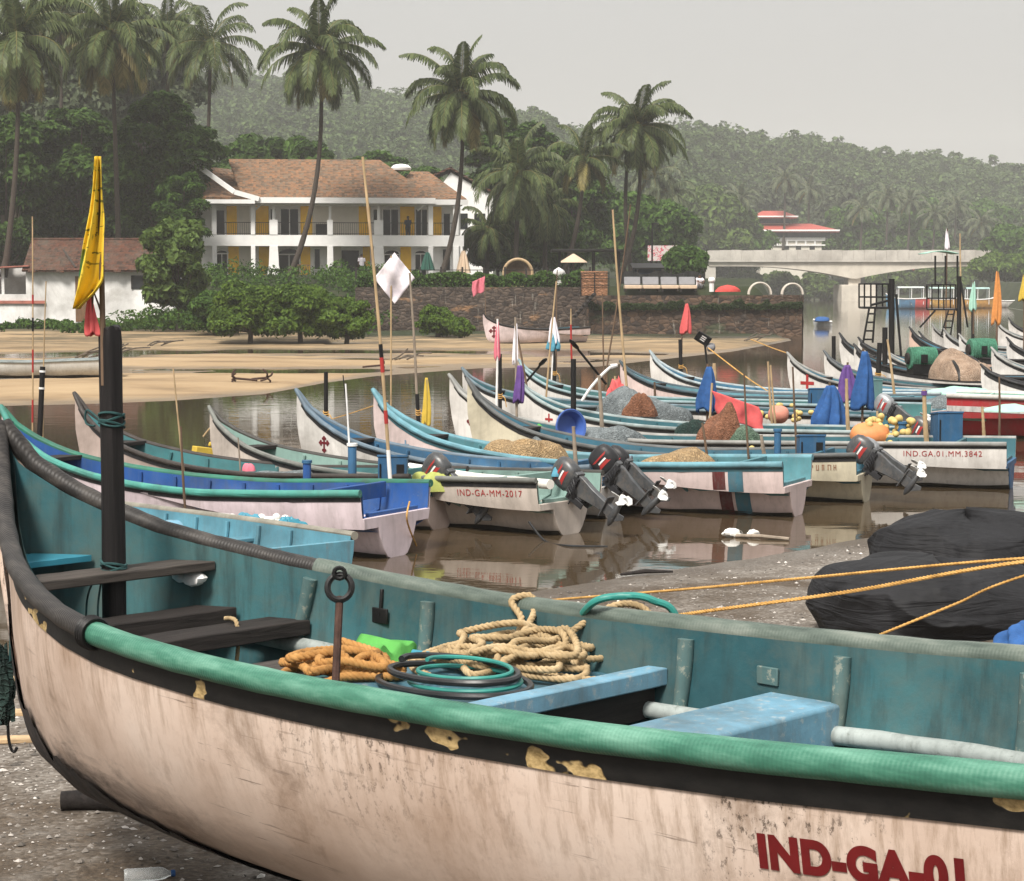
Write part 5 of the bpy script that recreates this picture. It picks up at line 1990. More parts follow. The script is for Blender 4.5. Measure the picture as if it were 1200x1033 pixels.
canoe('mint', 'teal canoe with pale mint covers lying behind the red hull', (15.4, 43.6, 1.2), (21.0, 39.8), half=.62, fb=.62, hull=WHITE, inside=srgb(95, 160, 165), rail=srgb(150, 170, 165), ribs=6)


def worn_marks(key, t0, n, hgt, drop, step, mat):
    """lettering too worn to read: short brush strokes in a row"""
    t, h = BOATS[key]
    rg = random.Random(n)
    for k in range(n):
        m = MB()
        for (dx, w, z0, z1) in ((0, .012, 0, 1), (.02 + .02 * rg.random(), .012, rg.choice((0, .5)), 1), (.0, .035, rg.choice((0, .45, .9)), .12)):
            vs = []
            zz1 = z0 + z1 if z1 < .5 else z1
            for a, b in ((dx, z0), (dx + w, z0), (dx + w, zz1), (dx, zz1)):
                tt = t0 + k * step + a
                z = h.sheer(tt) - drop - hgt * (1 - b)
                zf = (z - h.keelz(tt)) / (h.sheer(tt) - h.keelz(tt))
                vs.append(h.P(tt, zf, 1) + h.N(tt, zf, 1) * .006)
            m.add(vs, [(0, 1, 2, 3)])
        m.build('worn_lettering', mat, t)


_cl = BOATS['cream'][1].L
worn_marks('cream', _cl - .95, 9, .075, .13, .08, plain('worn brown lettering', (.28, .15, .09), .6, .3, 20, .05))
_tl = BOATS['tan_net'][1].L
worn_marks('tan_net', _tl - 2.4, 5, .09, .12, .09, plain('worn pink lettering', (.5, .22, .18), .6, .3, 20, .05))
# boats on the far sand
p = at_z(580, 403, .12)
q = at_z(683, 394, .1)
canoe('sand', 'white canoe with a small cross beached on the sand below the river wall', (p[0] - .6, p[1], 1.65), (q[0] - .4, p[1] + 2.6), half=.7, fb=.72, hull=srgb(228, 208, 208), inside=TEAL, rail=BLACKP, strake=BLACKP, strake_w=.07, ribs=5, boot=True, cross=(.55, .52, .42, INK_DARK, True), group='boats pulled up on the far sand', keel=-.05, base_z=.1, flare=.05)
p = at_z(-110, 443, .1)
q = at_z(142, 441, .1)
canoe('sand_left', 'long low white canoe lying on the sand below the white hut', (p[0], p[1] + .5, 1.1), (q[0], q[1]), half=.66, fb=.48, hull=srgb(205, 205, 200), inside=srgb(150, 165, 160), rail=srgb(140, 150, 150), strake=None, ribs=5, group='boats pulled up on the far sand', keel=-.05, base_z=.1, flare=.0)

# the red hull's white stripe
t, h = BOATS['red_hull']
for side in (-1, 1):
    m = MB()
    h.skin(m, 0, 30, 2, .4, h.L, .66, .78, .006, (side,))
    m.build('hull_stripe', paint('stripe paint', srgb(225, 220, 215)), t)


# ------------------------------------------------------------------ river ferries far off
def ferry(label, px, py, wpx, y, cols, canopy=True, rz=0.0, roof=(.45, .6, .58)):
    a = at_y(px, py, y)
    L = wpx * y / 1300
    t = thing('ferry_boat', label, 'boat', (a[0], a[1], 0), rz, 'painted ferries moored below the bridge')
    h = Hull(L, L * .13, L * .23, L * .36, -.1, .55, .8)
    for k, c in enumerate(cols):
        m = MB()
        n = len(cols)
        h.skin(m, 0, 14, 8, L * k / n, L * (k + 1) / n)
        if k == n - 1:
            ring = [h.P(L, zf, 1) for zf in np.linspace(0, .9, 6)][::-1] + [h.P(L, zf, -1) for zf in np.linspace(0, .9, 6)][1:]
            m.prism([(p.y, p.z) for p in ring], -.02, .03, plane='yz')
        m.build('hull', paint('ferry paint', c, streak=.1, chips=.1), t)
    m = MB()
    m.grid(lambda u, v: h.P(L * (.04 + .94 * u), .8, 1).lerp(h.P(L * (.04 + .94 * u), .8, -1), v), 14, 4)
    m.build('deck', M['teal_cloth'], t)
    for side in (1, -1):
        m = MB()
        m.tube([h.P(L * q, 1, side, .02) for q in np.linspace(0, 1, 16)], .07, 6)
        m.build('rub_rail', M['white_paint'], t)
    if canopy:
        zt = L * .23 + 1.5
        m = MB()
        m.grid(lambda u, v: (L * (.12 + .62 * u), L * .13 * (v - .5) * 1.9, zt + .18 * math.sin(PI * v)), 10, 6)
        m.grid(lambda u, v: (L * (.12 + .62 * u), L * .13 * (v - .5) * 1.9, zt - .06 + .18 * math.sin(PI * v)), 10, 6, 0, True)
        m.build('canopy', plain('ferry canopy', roof, .7, .15, 2, .1), t)
        for q in (.14, .42, .72):
            for side in (1, -1):
                m = MB()
                m.tube([(L * q, side * L * .11, L * .1), (L * q, side * L * .11, zt)], .05, 6)
                m.build('canopy_post', M['white_paint'], t)


ferry('red and blue painted ferry under a pale canopy below the bridge', 1088, 364, 50, 150, [srgb(95, 150, 185), srgb(85, 140, 180), srgb(225, 85, 80)], rz=PI, roof=(.5, .55, .52))
BOATS_F = None
ferry('amber ferry with a pale rail left of the right scaffold mast', 1083, 363, 46, 152, [srgb(225, 165, 60), srgb(230, 175, 65)], rz=0.02, roof=(.4, .55, .5))
ferry('amber ferry moored behind the right scaffold mast', 1126, 364, 44, 154, [srgb(220, 160, 60), srgb(225, 165, 60)], canopy=True, rz=0.02, roof=(.35, .5, .48))
ferry('white ferry at the right bank beyond the amber ones', 1168, 363, 34, 158, [srgb(215, 205, 200), srgb(215, 210, 205)], canopy=False, rz=.05)
ferry('small white dinghy with a blue cover off the end of the terrace', 975, 372, 22, 84, [srgb(200, 205, 205), srgb(210, 210, 208)], canopy=False, rz=PI * .98)
p = at_y(963, 362, 83.5)
m = MB()
m.blob((p[0] + .1, p[1] + .5, .42), (.62, .35, .3), 16, 8, .12, 3, low=-.2)
tag(m.build('boat_cover', M['blue_cloth']), 'blue tarpaulin over the small white dinghy', 'tarpaulin')
# ------------------------------------------------------------------ the big beached canoe
FG_ANG = math.radians(44)
FG_B = np.array([-2.488, 9.932])
FG_L = 9.3
fd = np.array([math.cos(FG_ANG), -math.sin(FG_ANG)])
fgS = FG_B + fd * FG_L
FG = thing('beached_canoe', 'big beached fishing canoe with a green rail hose and IND-GA-01 on its pinkish hull', 'boat', (fgS[0], fgS[1], 0), math.atan2(-fd[1], -fd[0]))
FH = Hull(FG_L, fit=True)
FGM = local_matrix(FG)
FGI = FGM.inverted()
# in this frame the camera side is +y, the far side -y


def fg_point(px, py, z=None, plane_y=None):
    """boat-frame point under this spot of the photo on a height z or on a lengthwise plane y"""
    o = FGI @ Vector((0, 0, CAM_H))
    r = (FGI.to_3x3()) @ Vector(ray(px, py))
    t = (z - o.z) / r.z if z is not None else (plane_y - o.y) / r.y
    return o + r * t


def fg_hull_mat():
    m, nt, bs = new_mat('big hull paint')
    v = coords(nt)
    base = ramp(nt, noise(nt, v, 1.1, 7, .6), [(.3, (.4, .285, .215)), (.52, (.6, .475, .395)), (.75, (.68, .575, .5))])
    # thin run marks, denser high on the side
    vs = coords(nt, (9, 9, .9))
    st = ramp(nt, noise(nt, vs, 2.2, 7, .7), [(.46, 0), (.68, .8)])
    sp = nt.nodes.new('ShaderNodeSeparateXYZ')
    nt.links.new(v, sp.inputs[0])
    hr = nt.nodes.new('ShaderNodeMapRange')
    hr.inputs['From Min'].default_value = .95
    hr.inputs['From Max'].default_value = 1.6
    nt.links.new(sp.outputs[2], hr.inputs[0])
    hi = ramp(nt, hr.outputs[0], [(.0, .0), (1.0, .95)])
    c = mix(nt, math_n(nt, 'MULTIPLY', st, hi), base, (.2, .125, .07))
    # blotchy grime patches with small flecks
    gr = ramp(nt, noise(nt, v, 1.7, 9, .72, .3), [(.54, 0), (.68, .75)])
    fl = ramp(nt, noise(nt, coords(nt, (14, 14, 9)), 2.6, 8, .75), [(.545, 0), (.6, .95)])
    zone = ramp(nt, noise(nt, v, .9, 3), [(.5, 0), (.64, 1)])
    zone = math_n(nt, 'MULTIPLY', zone, hi)
    c = mix(nt, math_n(nt, 'MULTIPLY', gr, .75), c, (.14, .085, .05))
    c = mix(nt, math_n(nt, 'MULTIPLY', fl, zone), c, (.045, .03, .02))
    # long fine scratches
    vx = coords(nt, (1.1, 1, 26), rot=(0, .12, 0))
    sc = ramp(nt, noise(nt, vx, 2.4, 6, .6, .3), [(.62, 0), (.65, .9)])
    zs = ramp(nt, noise(nt, v, .8, 2), [(.5, 0), (.62, .7)])
    c = mix(nt, math_n(nt, 'MULTIPLY', sc, zs), c, (.09, .06, .045))
    # bottom paint worn to dark along the forefoot
    dk = math_n(nt, 'ADD', math_n(nt, 'SUBTRACT', sp.outputs[2], .64), math_n(nt, 'MULTIPLY', math_n(nt, 'SUBTRACT', noise(nt, coords(nt, (1.6, 1.6, 5)), 2.2, 8, .75, .5), .5), .7))
    kr = nt.nodes.new('ShaderNodeMapRange')
    kr.inputs['From Min'].default_value = FG_L - 1.0
    kr.inputs['From Max'].default_value = FG_L - .1
    kr.inputs['To Max'].default_value = .42
    nt.links.new(sp.outputs[0], kr.inputs[0])
    dk = math_n(nt, 'SUBTRACT', dk, kr.outputs[0])
    d1 = ramp(nt, dk, [(.2, .95), (.42, 0)])
    fx = nt.nodes.new('ShaderNodeMapRange')
    fx.inputs['From Min'].default_value = FG_L - 3.4
    fx.inputs['From Max'].default_value = FG_L - 1.4
    nt.links.new(sp.outputs[0], fx.inputs[0])
    c = mix(nt, math_n(nt, 'MULTIPLY', d1, fx.outputs[0]), c, (.035, .03, .03))
    nt.links.new(c, bs.inputs['Base Color'])
    set_rough(nt, bs, ramp(nt, noise(nt, v, 4, 6), [(.3, .35), (.7, .65)]))
    bump(nt, bs, math_n(nt, 'ADD', noise(nt, v, 5, 9, .7), math_n(nt, 'MULTIPLY', fl, -.5)), .22, .012)
    return m


def fg_strake_mat():
    m, nt, bs = new_mat('flaking black band')
    v = coords(nt, (1, 1, 1.8))
    n = noise(nt, v, 3.4, 3, .5)
    fl = ramp(nt, n, [(.625, 0), (.635, 1)])
    bl = ramp(nt, noise(nt, v, 14, 6), [(.3, (.004, .004, .004)), (.7, (.013, .012, .011))])
    tan = ramp(nt, noise(nt, v, 30, 5), [(.35, (.22, .15, .06)), (.6, (.5, .36, .17))])
    nt.links.new(mix(nt, fl, bl, tan), bs.inputs['Base Color'])
    set_rough(nt, bs, .55)
    bump(nt, bs, math_n(nt, 'ADD', math_n(nt, 'MULTIPLY', fl, -1), math_n(nt, 'MULTIPLY', noise(nt, v, 22, 5), .4)), .5, .008)
    return m


def fg_inside_mat():
    m, nt, bs = new_mat('weathered teal inside')
    v = coords(nt)
    c = ramp(nt, noise(nt, v, 1.0, 8, .62), [(.25, (.012, .046, .056)), (.5, (.03, .1, .115)), (.75, (.065, .16, .165))])
    w = ramp(nt, noise(nt, v, 2.6, 9, .72, .4), [(.42, 0), (.7, .85)])
    c = mix(nt, w, c, (.085, .105, .09))
    vs = coords(nt, (6, 6, .8))
    st = ramp(nt, noise(nt, vs, 2.0, 7, .65), [(.48, 0), (.7, .7)])
    c = mix(nt, st, c, (.026, .04, .038))
    nt.links.new(c, bs.inputs['Base Color'])
    set_rough(nt, bs, ramp(nt, noise(nt, v, 3, 6), [(.3, .4), (.7, .75)]))
    bump(nt, bs, noise(nt, v, 9, 8, .7), .25, .012)
    return m


def hose_mat(name, a, b, c, ridges=260):
    """ribbed suction hose: fine rings along the boat, sun bleached and scuffed"""
    m, nt, bs = new_mat(name)
    v = coords(nt)
    vs = coords(nt, (1.2, 6, 6))
    col = ramp(nt, noise(nt, vs, 2.2, 8, .65), [(.28, a), (.5, b), (.72, c)])
    nt.links.new(col, bs.inputs['Base Color'])
    wv = nt.nodes.new('ShaderNodeTexWave')
    wv.bands_direction = 'X'
    wv.inputs['Scale'].default_value = ridges / 6.283 * .5
    wv.inputs['Distortion'].default_value = .15
    nt.links.new(v, wv.inputs['Vector'])
    bump(nt, bs, math_n(nt, 'ADD', wv.outputs['Fac'], math_n(nt, 'MULTIPLY', noise(nt, v, 18, 5), .8)), .22, .006)
    set_rough(nt, bs, .5)
    return m


M['fg_hull'], M['fg_strake'], M['fg_inside'] = fg_hull_mat(), fg_strake_mat(), fg_inside_mat()
M['rust'] = plain('rusty iron', (.05, .025, .018), .8, .5, 14, .4)
M['mast_black'] = wood('cracked tarred mast', (.013, .011, .011), .6, (14, 14, .6), .2)
M['hose_green'] = hose_mat('green hose', (.012, .06, .04), (.05, .17, .115), (.15, .32, .24))
M['hose_black'] = hose_mat('blackened hose', (.012, .011, .011), (.03, .027, .025), (.07, .062, .055))
M['hose_grey'] = hose_mat('greyed hose', (.035, .05, .042), (.1, .125, .105), (.2, .22, .19))
M['pipe_pale'] = worn_paint('pale pipe', (.36, .4, .385), (.16, .18, .16), (.05, .055, .05), .6, .7, .5, 5)
M['fg_rib'] = worn_paint('weathered rib', (.075, .14, .14), (.27, .28, .23), (.035, .045, .04), .75, .7, .6, 5)
M['pale_blue'] = worn_paint('pale blue paint', (.15, .3, .4), (.3, .36, .38), (.05, .07, .075), .75, .7, .55, 5)
M['deck_blue'] = worn_paint('worn blue deck', (.055, .15, .2), (.2, .24, .25), (.02, .03, .032), .75, .8, .55, 5)
M['tray_blue'] = plain('blue plastic tray', (.04, .22, .3), .35, .2, 3, .08)

m = MB()
FH.skin(m, 0, 90, 26)
m.build('hull', M['fg_hull'], FG, 50)
m = MB()
FH.skin(m, .045, 90, 22, t0=.05)
m.build('inner_liner', M['fg_inside'], FG, 50)
m = MB()


def strake_fn(side, w0=.125, off=.007):
    def fn(u, v):
        t = .02 + (FG_L - .02) * u ** 1.4
        d = FH.sheer(t) - FH.keelz(t)
        w = w0 * float(smooth(.0, .9, t)) * .55 + w0 * .45
        zf = 1 - w / d * (1 - v)
        return FH.P(t, zf, side) + FH.N(t, zf, side) * off
    return fn


for side in (1, -1):
    m.grid(strake_fn(side), 120, 4, 0, flip=side < 0)
m.build('sheer_strake', M['fg_strake'], FG, 50)


def rail_pts(t0, t1, side, n=60, lift=.0, p=1.5):
    out = []
    for q in np.linspace(0, 1, n):
        t = t0 + (t1 - t0) * q ** p
        v = FH.P(t, 1, side) + Vector((0, 0, lift))
        v.y += side * .012
        out.append(v)
    return out


# rails: blackened near the bow, green ribbed hose on the near side, greyed on the far side
def rail(pts, r, mat, wob=.0, n=14):
    m = MB()
    rs = [r * (1 + wob * math.sin(i * 1.9) * math.sin(i * .7)) for i in range(len(pts))]
    m.tube(pts, rs, n)
    return m.build('rub_rail', mat, FG, 60)


t_sw = 2.0
rail(rail_pts(.0, t_sw, 1, 34), .044, M['hose_black'], .05)
rail(rail_pts(t_sw - .03, FG_L, 1, 70, 0, 1.0), .047, M['hose_green'], .03)
rail(rail_pts(.0, 1.52, -1, 40), .046, M['hose_black'], .05)
rail(rail_pts(1.5, FG_L, -1, 60, 0, 1.0), .05, M['hose_grey'], .05)
m = MB()
pz = FH.P(t_sw, 1, 1)
tg = (FH.P(t_sw + .05, 1, 1) - FH.P(t_sw - .05, 1, 1)).normalized()
for k in range(3):
    c = pz + tg * (.02 * (k - 1)) + Vector((0, .012, 0))
    a = tg.orthogonal().normalized()
    b = tg.cross(a)
    m.tube([c + a * .058 * math.cos(q) + b * .058 * math.sin(q) for q in [2 * PI * i / 18 for i in range(18)]], .011, 6, closed=True)
m.build('rail_lashing', M['black_iron'], FG)
# stem cap
m = MB()
m.tube([FH.P(t, 0, 1) + Vector((.012, 0, 0)) for t in (0, .03, .07, .12, .2, .32, .5, .8)], [.04, .04, .038, .036, .032, .03, .028, .02], 10)
m.build('stem_band', M['fg_hull'], FG)

# dark bottom paint left on the forefoot, ragged along its top edge
m = MB()
def bp(side):
    def fn(u, v):
        t = .06 + 3.0 * u ** 1.3
        e = .6 * (1 - u) ** 1.1 * float(.25 + .75 * smooth(0, .5, t)) + .3 * (fbm(t * 3, t * 0, .5, 3) - .5) * (1 - u) + .07 * (vnoise(t * 26, t * 0, 1, 5) - .5)
        zf = max(e, .012) * v
        return FH.P(t, zf, side) + FH.N(t, max(zf, .03), side) * .016
    return fn
for side in (1, -1):
    m = MB()
    m.grid(bp(side), 200, 12, 0, flip=side < 0)
    m.build('bottom_paint', worn_paint('worn bottom paint', (.022, .02, .02), (.12, .09, .075), (.05, .035, .03), .55, .6, .75, 5), FG, 60)

# lettering on the near side
INK_MAROON = plain('maroon lettering paint', (.13, .009, .01), .5, .2, 9, .1)
a = fg_point(886, 974, plane_y=.93)
print('fg text at t=', FG_L - a.x, 'under gunwale', FH.sheer(FG_L - a.x) - a.z)
map_text(FH, 'IND-GA-01-MM-2916'[:9], FG_L - a.x, FH.sheer(FG_L - a.x) - a.z + .006, .094, 1, INK_MAROON, FG, off=.003, bold=.062, spacing=1.08, slope=.0)
b = fg_point(36, 765, plane_y=.25)
map_text(FH, 'IND', FG_L - b.x - .1, FH.sheer(FG_L - b.x) - b.z - .06, .13, 1, plain('faded lettering', (.3, .17, .12), .6, .3, 12, .05), FG, bold=.0)

# ribs, stringers
for t in (1.53, 2.17, 3.58, 4.32, 5.1):
    m = MB()
    pts = [FH.P(t, zf, -1, -.06) for zf in np.linspace(.3, .965, 9)]
    m.tube(pts, [.055, .048, .04, .034, .031, .03, .032, .034, .034], 10)
    m.build('rib', M['fg_rib'], FG)
for t in (1.9, 2.7, 3.5, 4.3, 5.1):
    m = MB()
    m.tube([FH.P(t, zf, 1, -.06) for zf in np.linspace(.3, .965, 9)], .033, 8)
    m.build('rib', M['fg_rib'], FG)
m = MB()
pts = [FH.P(t, .68 + .01 * math.sin(t * 3), -1, -.085) for t in np.linspace(1.1, FG_L - .1, 60)]
m.tube(pts, [.036 * (1 + .06 * math.sin(i * 2.1)) for i in range(60)], 12)
m.build('stringer', M['pipe_pale'], FG)


def plank(p0, p1, width, th, mat, name='thwart', sag=0.0, over=0.0, bev=.006):
    """a board from p0 to p1 (boat frame), its width along the boat"""
    m = MB()
    p0, p1 = Vector(p0), Vector(p1)
    m.beam(p0, p1, width, th)
    return m.build(name, mat, FG, bev=bev)


def across(t, zrel, width, th, mat, name='thwart'):
    """a board fitted between the two sides, its ends following the hull"""
    z = FH.sheer(t) - zrel
    def hw(tt):
        zf = (z - FH.keelz(tt)) / (FH.sheer(tt) - FH.keelz(tt))
        return max(abs(FH.P(tt, zf, 1).y) - .045, .01)
    a, b = t - width / 2, t + width / 2
    m = MB()
    n = 10
    # many short slices so that the board can be worn and slightly cupped
    rg = random.Random(int(t * 100))
    top, bot = [], []
    for k in range(n + 1):
        q = -1 + 2 * k / n
        wob = rg.uniform(-.004, .004)
        for tt in (a + wob, b + wob * .5):
            top.append((FG_L - tt, q * hw(tt), z + th / 2 + rg.uniform(-.0015, .0015)))
            bot.append((FG_L - tt, q * hw(tt), z - th / 2))
    vs = top + bot
    N_ = len(top)
    fs = []
    for k in range(n):
        i0, i1, i2, i3 = 2 * k, 2 * k + 1, 2 * k + 3, 2 * k + 2
        fs += [(i0, i1, i2, i3), (N_ + i3, N_ + i2, N_ + i1, N_ + i0), (i0, i3, N_ + i3, N_ + i0), (i1, N_ + i1, N_ + i2, i2)]
    fs += [(0, N_, N_ + 1, 1), (2 * n, 2 * n + 1, N_ + 2 * n + 1, N_ + 2 * n)]
    m.add(vs, fs)
    return m.build(name, mat, FG, bev=.006)


across(.94, .1, .2, .045, M['plank_wood'], 'bow_thwart')
across(1.08, .3, .19, .085, M['dark_wood'])
across(1.43, .27, .21, .07, M['dark_wood'])
across(1.98, .285, .22, .05, M['plank_wood'])
across(.36, .3, .26, .03, M['tray_blue'], 'bow_shelf')
across(.78, .42, .5, .03, M['tray_blue'], 'bow_tray')
across(2.9, .225, 1.0, .03, M['deck_blue'], 'deck_board')
across(3.44, .195, .1, .07, M['pale_blue'])
across(3.42, .3, .05, .13, M['dark_wood'], 'deck_beam')
m = MB()
zt_ = FH.sheer(4.14) - .2
poly = []
for sd_ in (1, -1):
    col_ = []
    for q in np.linspace(0, 1, 7):
        z_ = zt_ - .5 * q
        zf_ = (z_ - FH.keelz(4.14)) / (FH.sheer(4.14) - FH.keelz(4.14))
        col_.append((sd_ * (abs(FH.P(4.14, zf_, 1).y) - .06), z_))
    poly += col_ if sd_ > 0 else col_[::-1]
m.prism(poly, FG_L - 4.34, FG_L - 4.0, plane='yz')
m.build('seat_box', M['pale_blue'], FG, bev=.015)
m = MB()
for (t, z, y, r) in ((.97, .155, -.42, .045), (1.06, .15, .42, .03), (.9, .17, -.4, .03)):
    zz = FH.sheer(t) - z
    m = MB()
    m.blob((FG_L - t, y, zz), (r * 1.7, r, r * .8), 10, 7, .15, int(t * 100))
    m.build('foam_chock', M['white_paint'], FG)
# drain eye plates on the far side
for t, d in ((1.9, .0), (3.98, .1)):
    m = MB()
    p = FH.P(t, .86, -1, -.055)
    m.box(p, (.1, .012, .07))
    q = FH.P(t, .98, -1, -.05)
    if d == 0: m.tube([p, q], .01, 6)
    m.build('eye_plate', M['fg_rib'] if d else M['black_iron'], FG, bev=.004)

# ------------------------------------------------------------------ mast, ropes and gear in it
def smooth_path(P, n=10):
    P = [Vector(p) for p in P]
    out = []
    for i in range(len(P) - 1):
        a, b, c, d = P[max(i - 1, 0)], P[i], P[i + 1], P[min(i + 2, len(P) - 1)]
        for k in range(n):
            t = k / n
            out.append(.5 * ((2 * b) + (c - a) * t + (2 * a - 5 * b + 4 * c - d) * t * t + (3 * b - a - 3 * c + d) * t ** 3))
    out.append(P[-1])
    return out


def resample(P, step):
    out = [P[0]]
    acc = 0
    for a, b in zip(P[:-1], P[1:]):
        L = (b - a).length
        d = step - acc
        while d <= L:
            out.append(a.lerp(b, d / L))
            d += step
        acc = (acc + L) % step if L > 0 else acc
        acc = L - (d - step)
    return out


def rope_mesh(mb, path, r, pitch=.07, step=.012, strands=3, n=6):
    """a laid rope: three strands twisted about the path"""
    P = resample(smooth_path(path, 10), step)
    if len(P) < 3: return
    nrm = None
    S_ = [[] for _ in range(strands)]
    s = 0
    for i, p in enumerate(P):
        t = (P[min(i + 1, len(P) - 1)] - P[max(i - 1, 0)]).normalized()
        if nrm is None: nrm = t.orthogonal().normalized()
        nrm = (nrm - t * nrm.dot(t)).normalized()
        b = t.cross(nrm)
        for k in range(strands):
            a = 2 * PI * (k / strands + s / pitch)
            S_[k].append(p + nrm * (r * .5 * math.cos(a)) + b * (r * .5 * math.sin(a)))
        s += step
    for k in range(strands):
        mb.tube(S_[k], r * .58, n)


def rope_mat(name, a, b):
    m, nt, bs = new_mat(name)
    v = coords(nt)
    nt.links.new(ramp(nt, noise(nt, v, 9, 7, .7), [(.28, tuple(c * .45 for c in a)), (.5, a), (.75, b)]), bs.inputs['Base Color'])
    bump(nt, bs, noise(nt, coords(nt, (60, 60, 60)), 6, 4), .5, .003)
    set_rough(nt, bs, .9)
    return m


M['rope_pale'] = rope_mat('pale straw rope', (.36, .26, .14), (.54, .42, .26))
M['rope_orange'] = rope_mat('orange rope', (.36, .18, .055), (.5, .28, .1))
M['rope_line'] = rope_mat('ochre mooring rope', (.5, .28, .08), (.65, .42, .16))
M['rope_teal'] = rope_mat('dark teal cord', (.02, .06, .06), (.06, .13, .13))
M['hose_teal'] = plain('teal hose', (.03, .2, .17), .4, .25, 6, .1)
M['hose_dark'] = plain('black hose', (.02, .021, .022), .35, .5, 5, .1)

mast_c = Vector((FG_L - .93, .0, 0))
top = FGM @ mast_c
mt = thing('mast_post', 'thick cracked black mast post lashed to the bow thwart of the big canoe', 'mast', (top.x, top.y, .9), FG.rotation_euler.z)
m = MB()
rr = random.Random(3)
ring = []
vs, fs = [], []
nn, mm = 20, 40
MAST_TOP = float(at_yr(118, 388, top.y)[2])
zt = MAST_TOP - .9
for i in range(mm + 1):
    z = zt * i / mm
    for k in range(nn):
        a = 2 * PI * k / nn
        sq = .049 / max(abs(math.cos(a)), abs(math.sin(a))) ** .55
        cr = sq * (1 - .04 * (k % 5 == 0) + .03 * math.sin(z * 5 + k * 1.7)) * (1 + .05 * (1 - i / mm)) * (1 - (.12 * rr.random() if i == mm else 0))
        vs.append((cr * math.cos(a), cr * .92 * math.sin(a), z + (.03 * rr.random() if i == mm else 0)))
for i in range(mm):
    for k in range(nn):
        fs.append((i * nn + k, i * nn + (k + 1) % nn, (i + 1) * nn + (k + 1) % nn, (i + 1) * nn + k))
fs.append(tuple(mm * nn + k for k in range(nn)))
m.add(vs, fs)
m.build('post', M['mast_black'] if 'mast_black' in M else M['black_post'], mt)
LZ = float(at_yr(125, 497, top.y)[2]) - .9
for zc, nl in ((LZ, 4), (1.69 - .9, 5)):
    m = MB()
    for k in range(nl):
        m.tube([(.06 * math.cos(q), .056 * math.sin(q), zc + .012 * k + .02 * math.sin(q + k * 1.9)) for q in [2 * PI * i / 16 for i in range(16)]], .006, 5, closed=True)
    if nl == 5:
        m.tube(smooth_path([(.03, .058, .81), (.06, .1, .7), (.05, .12, .56), (.07, .1, .4), (.04, .09, .3)], 6), .005, 5)
        m.tube(smooth_path([(.0, .058, .81), (-.03, .11, .66), (-.02, .1, .48), (.02, .09, .4)], 6), .005, 5)
    else:
        m.tube(smooth_path([(.055, .03, LZ + .02), (.12, .05, LZ + .06), (.13, .05, LZ), (.06, .05, LZ - .01)], 6), .005, 5)
    m.build('lashing', M['rope_teal'], mt)

# anchor rod with a ring, leaning on the near rail
a = fg_point(393, 806, plane_y=.78)
b = fg_point(398, 700, plane_y=.66)
A, Bq = FGM @ a, FGM @ b
t = thing('anchor_rod', 'rusty iron anchor rod with a ring standing in the big canoe', 'anchor', A)
m = MB()
m.tube([Vector((0, 0, 0)), Bq - A], .014, 8)
m.build('shank', M['rust'], t)
m = MB()
c = Bq - A + Vector((0, 0, .035))
m.tube([c + Vector((.043 * math.cos(q), .015 * math.sin(q), .043 * math.sin(q))) for q in [2 * PI * i / 20 for i in range(20)]], .012, 7, closed=True)
m.tube([c + Vector((.02 * math.cos(q), 0, .05 + .02 * math.sin(q))) for q in [2 * PI * i / 12 for i in range(12)]], .008, 6, closed=True)
m.build('ring', M['black_iron'], t)

# coils of rope
def coil(label, px, py, z, rx, ry, hgt, loops, r, mat, seed, extra=(), name='rope_coil'):
    rg = random.Random(seed)
    c = fg_point(px, py, z)
    P = []
    for i in range(loops * 9):
        a = i * 2 * PI / 9 + rg.uniform(-.25, .25)
        q = i / (loops * 9)
        k = rg.uniform(.35, 1.0) * (1 - .35 * q)
        ox, oy = .12 * math.sin(i * .23 + seed), .1 * math.cos(i * .31)
        P.append(Vector((c.x + rx * (k * math.cos(a) + ox), c.y + ry * (k * math.sin(a) + oy), c.z + r + hgt * (q ** .8) * (1 - .6 * k) * rg.uniform(.7, 1.25) + .012 * rg.random())))
    P = [FGM @ p for p in P]
    m = MB()
    rope_mesh(m, P, r)
    for e in extra:
        rope_mesh(m, [FGM @ Vector(p) for p in e], r)
    return tag(m.build(name, M[mat], None, 60), label, 'rope')


c = fg_point(605, 786, 1.42)
def E_(*P): return [(c.x + a, c.y + b, c.z + d) for a, b, d in P]
coil('loose heap of pale straw rope on the blue deck boards of the big canoe', 602, 786, 1.42, .4, .42, .17, 10, .0155, 'rope_pale', 4, extra=[
    E_((.1, -.1, .1), (.16, -.2, .17), (.24, -.22, .24), (.2, -.3, .255), (.13, -.24, .19), (.05, -.05, .1)),
    E_((-.1, -.15, .12), (-.2, -.4, .25), (-.3, -.5, .2), (-.35, -.3, .06), (-.5, -.3, .02), (-.45, .0, .02), (-.15, .1, .03)),
    E_((.1, .1, .05), (.4, .15, .03), (.42, -.1, .05), (.3, .3, .03), (.1, .4, .02))])
coil('tangle of orange rope against the near rail of the big canoe', 398, 797, 1.4, .3, .34, .12, 6, .019, 'rope_orange', 9)
c = fg_point(560, 812, 1.42)
for k, (lb, rx, ry, mat, r, zz) in enumerate((('black hose looped flat under the pale rope heap', .38, .24, 'hose_dark', .014, 1.422), ('thin teal hose looped beside the black one', .26, .2, 'hose_teal', .009, 1.44))):
    m = MB()
    P = []
    for i in range(26):
        a = 2 * PI * i / 12
        P.append(FGM @ Vector((c.x + .1 - .06 * k + rx * math.cos(a) * (1 - .012 * i), c.y + .02 + ry * math.sin(a) * (1 - .014 * i), zz + r + .0035 * i)))
    m.tube(smooth_path(P, 6), r, 8)
    tag(m.build('hose', M[mat]), lb, 'hose')
m = MB()
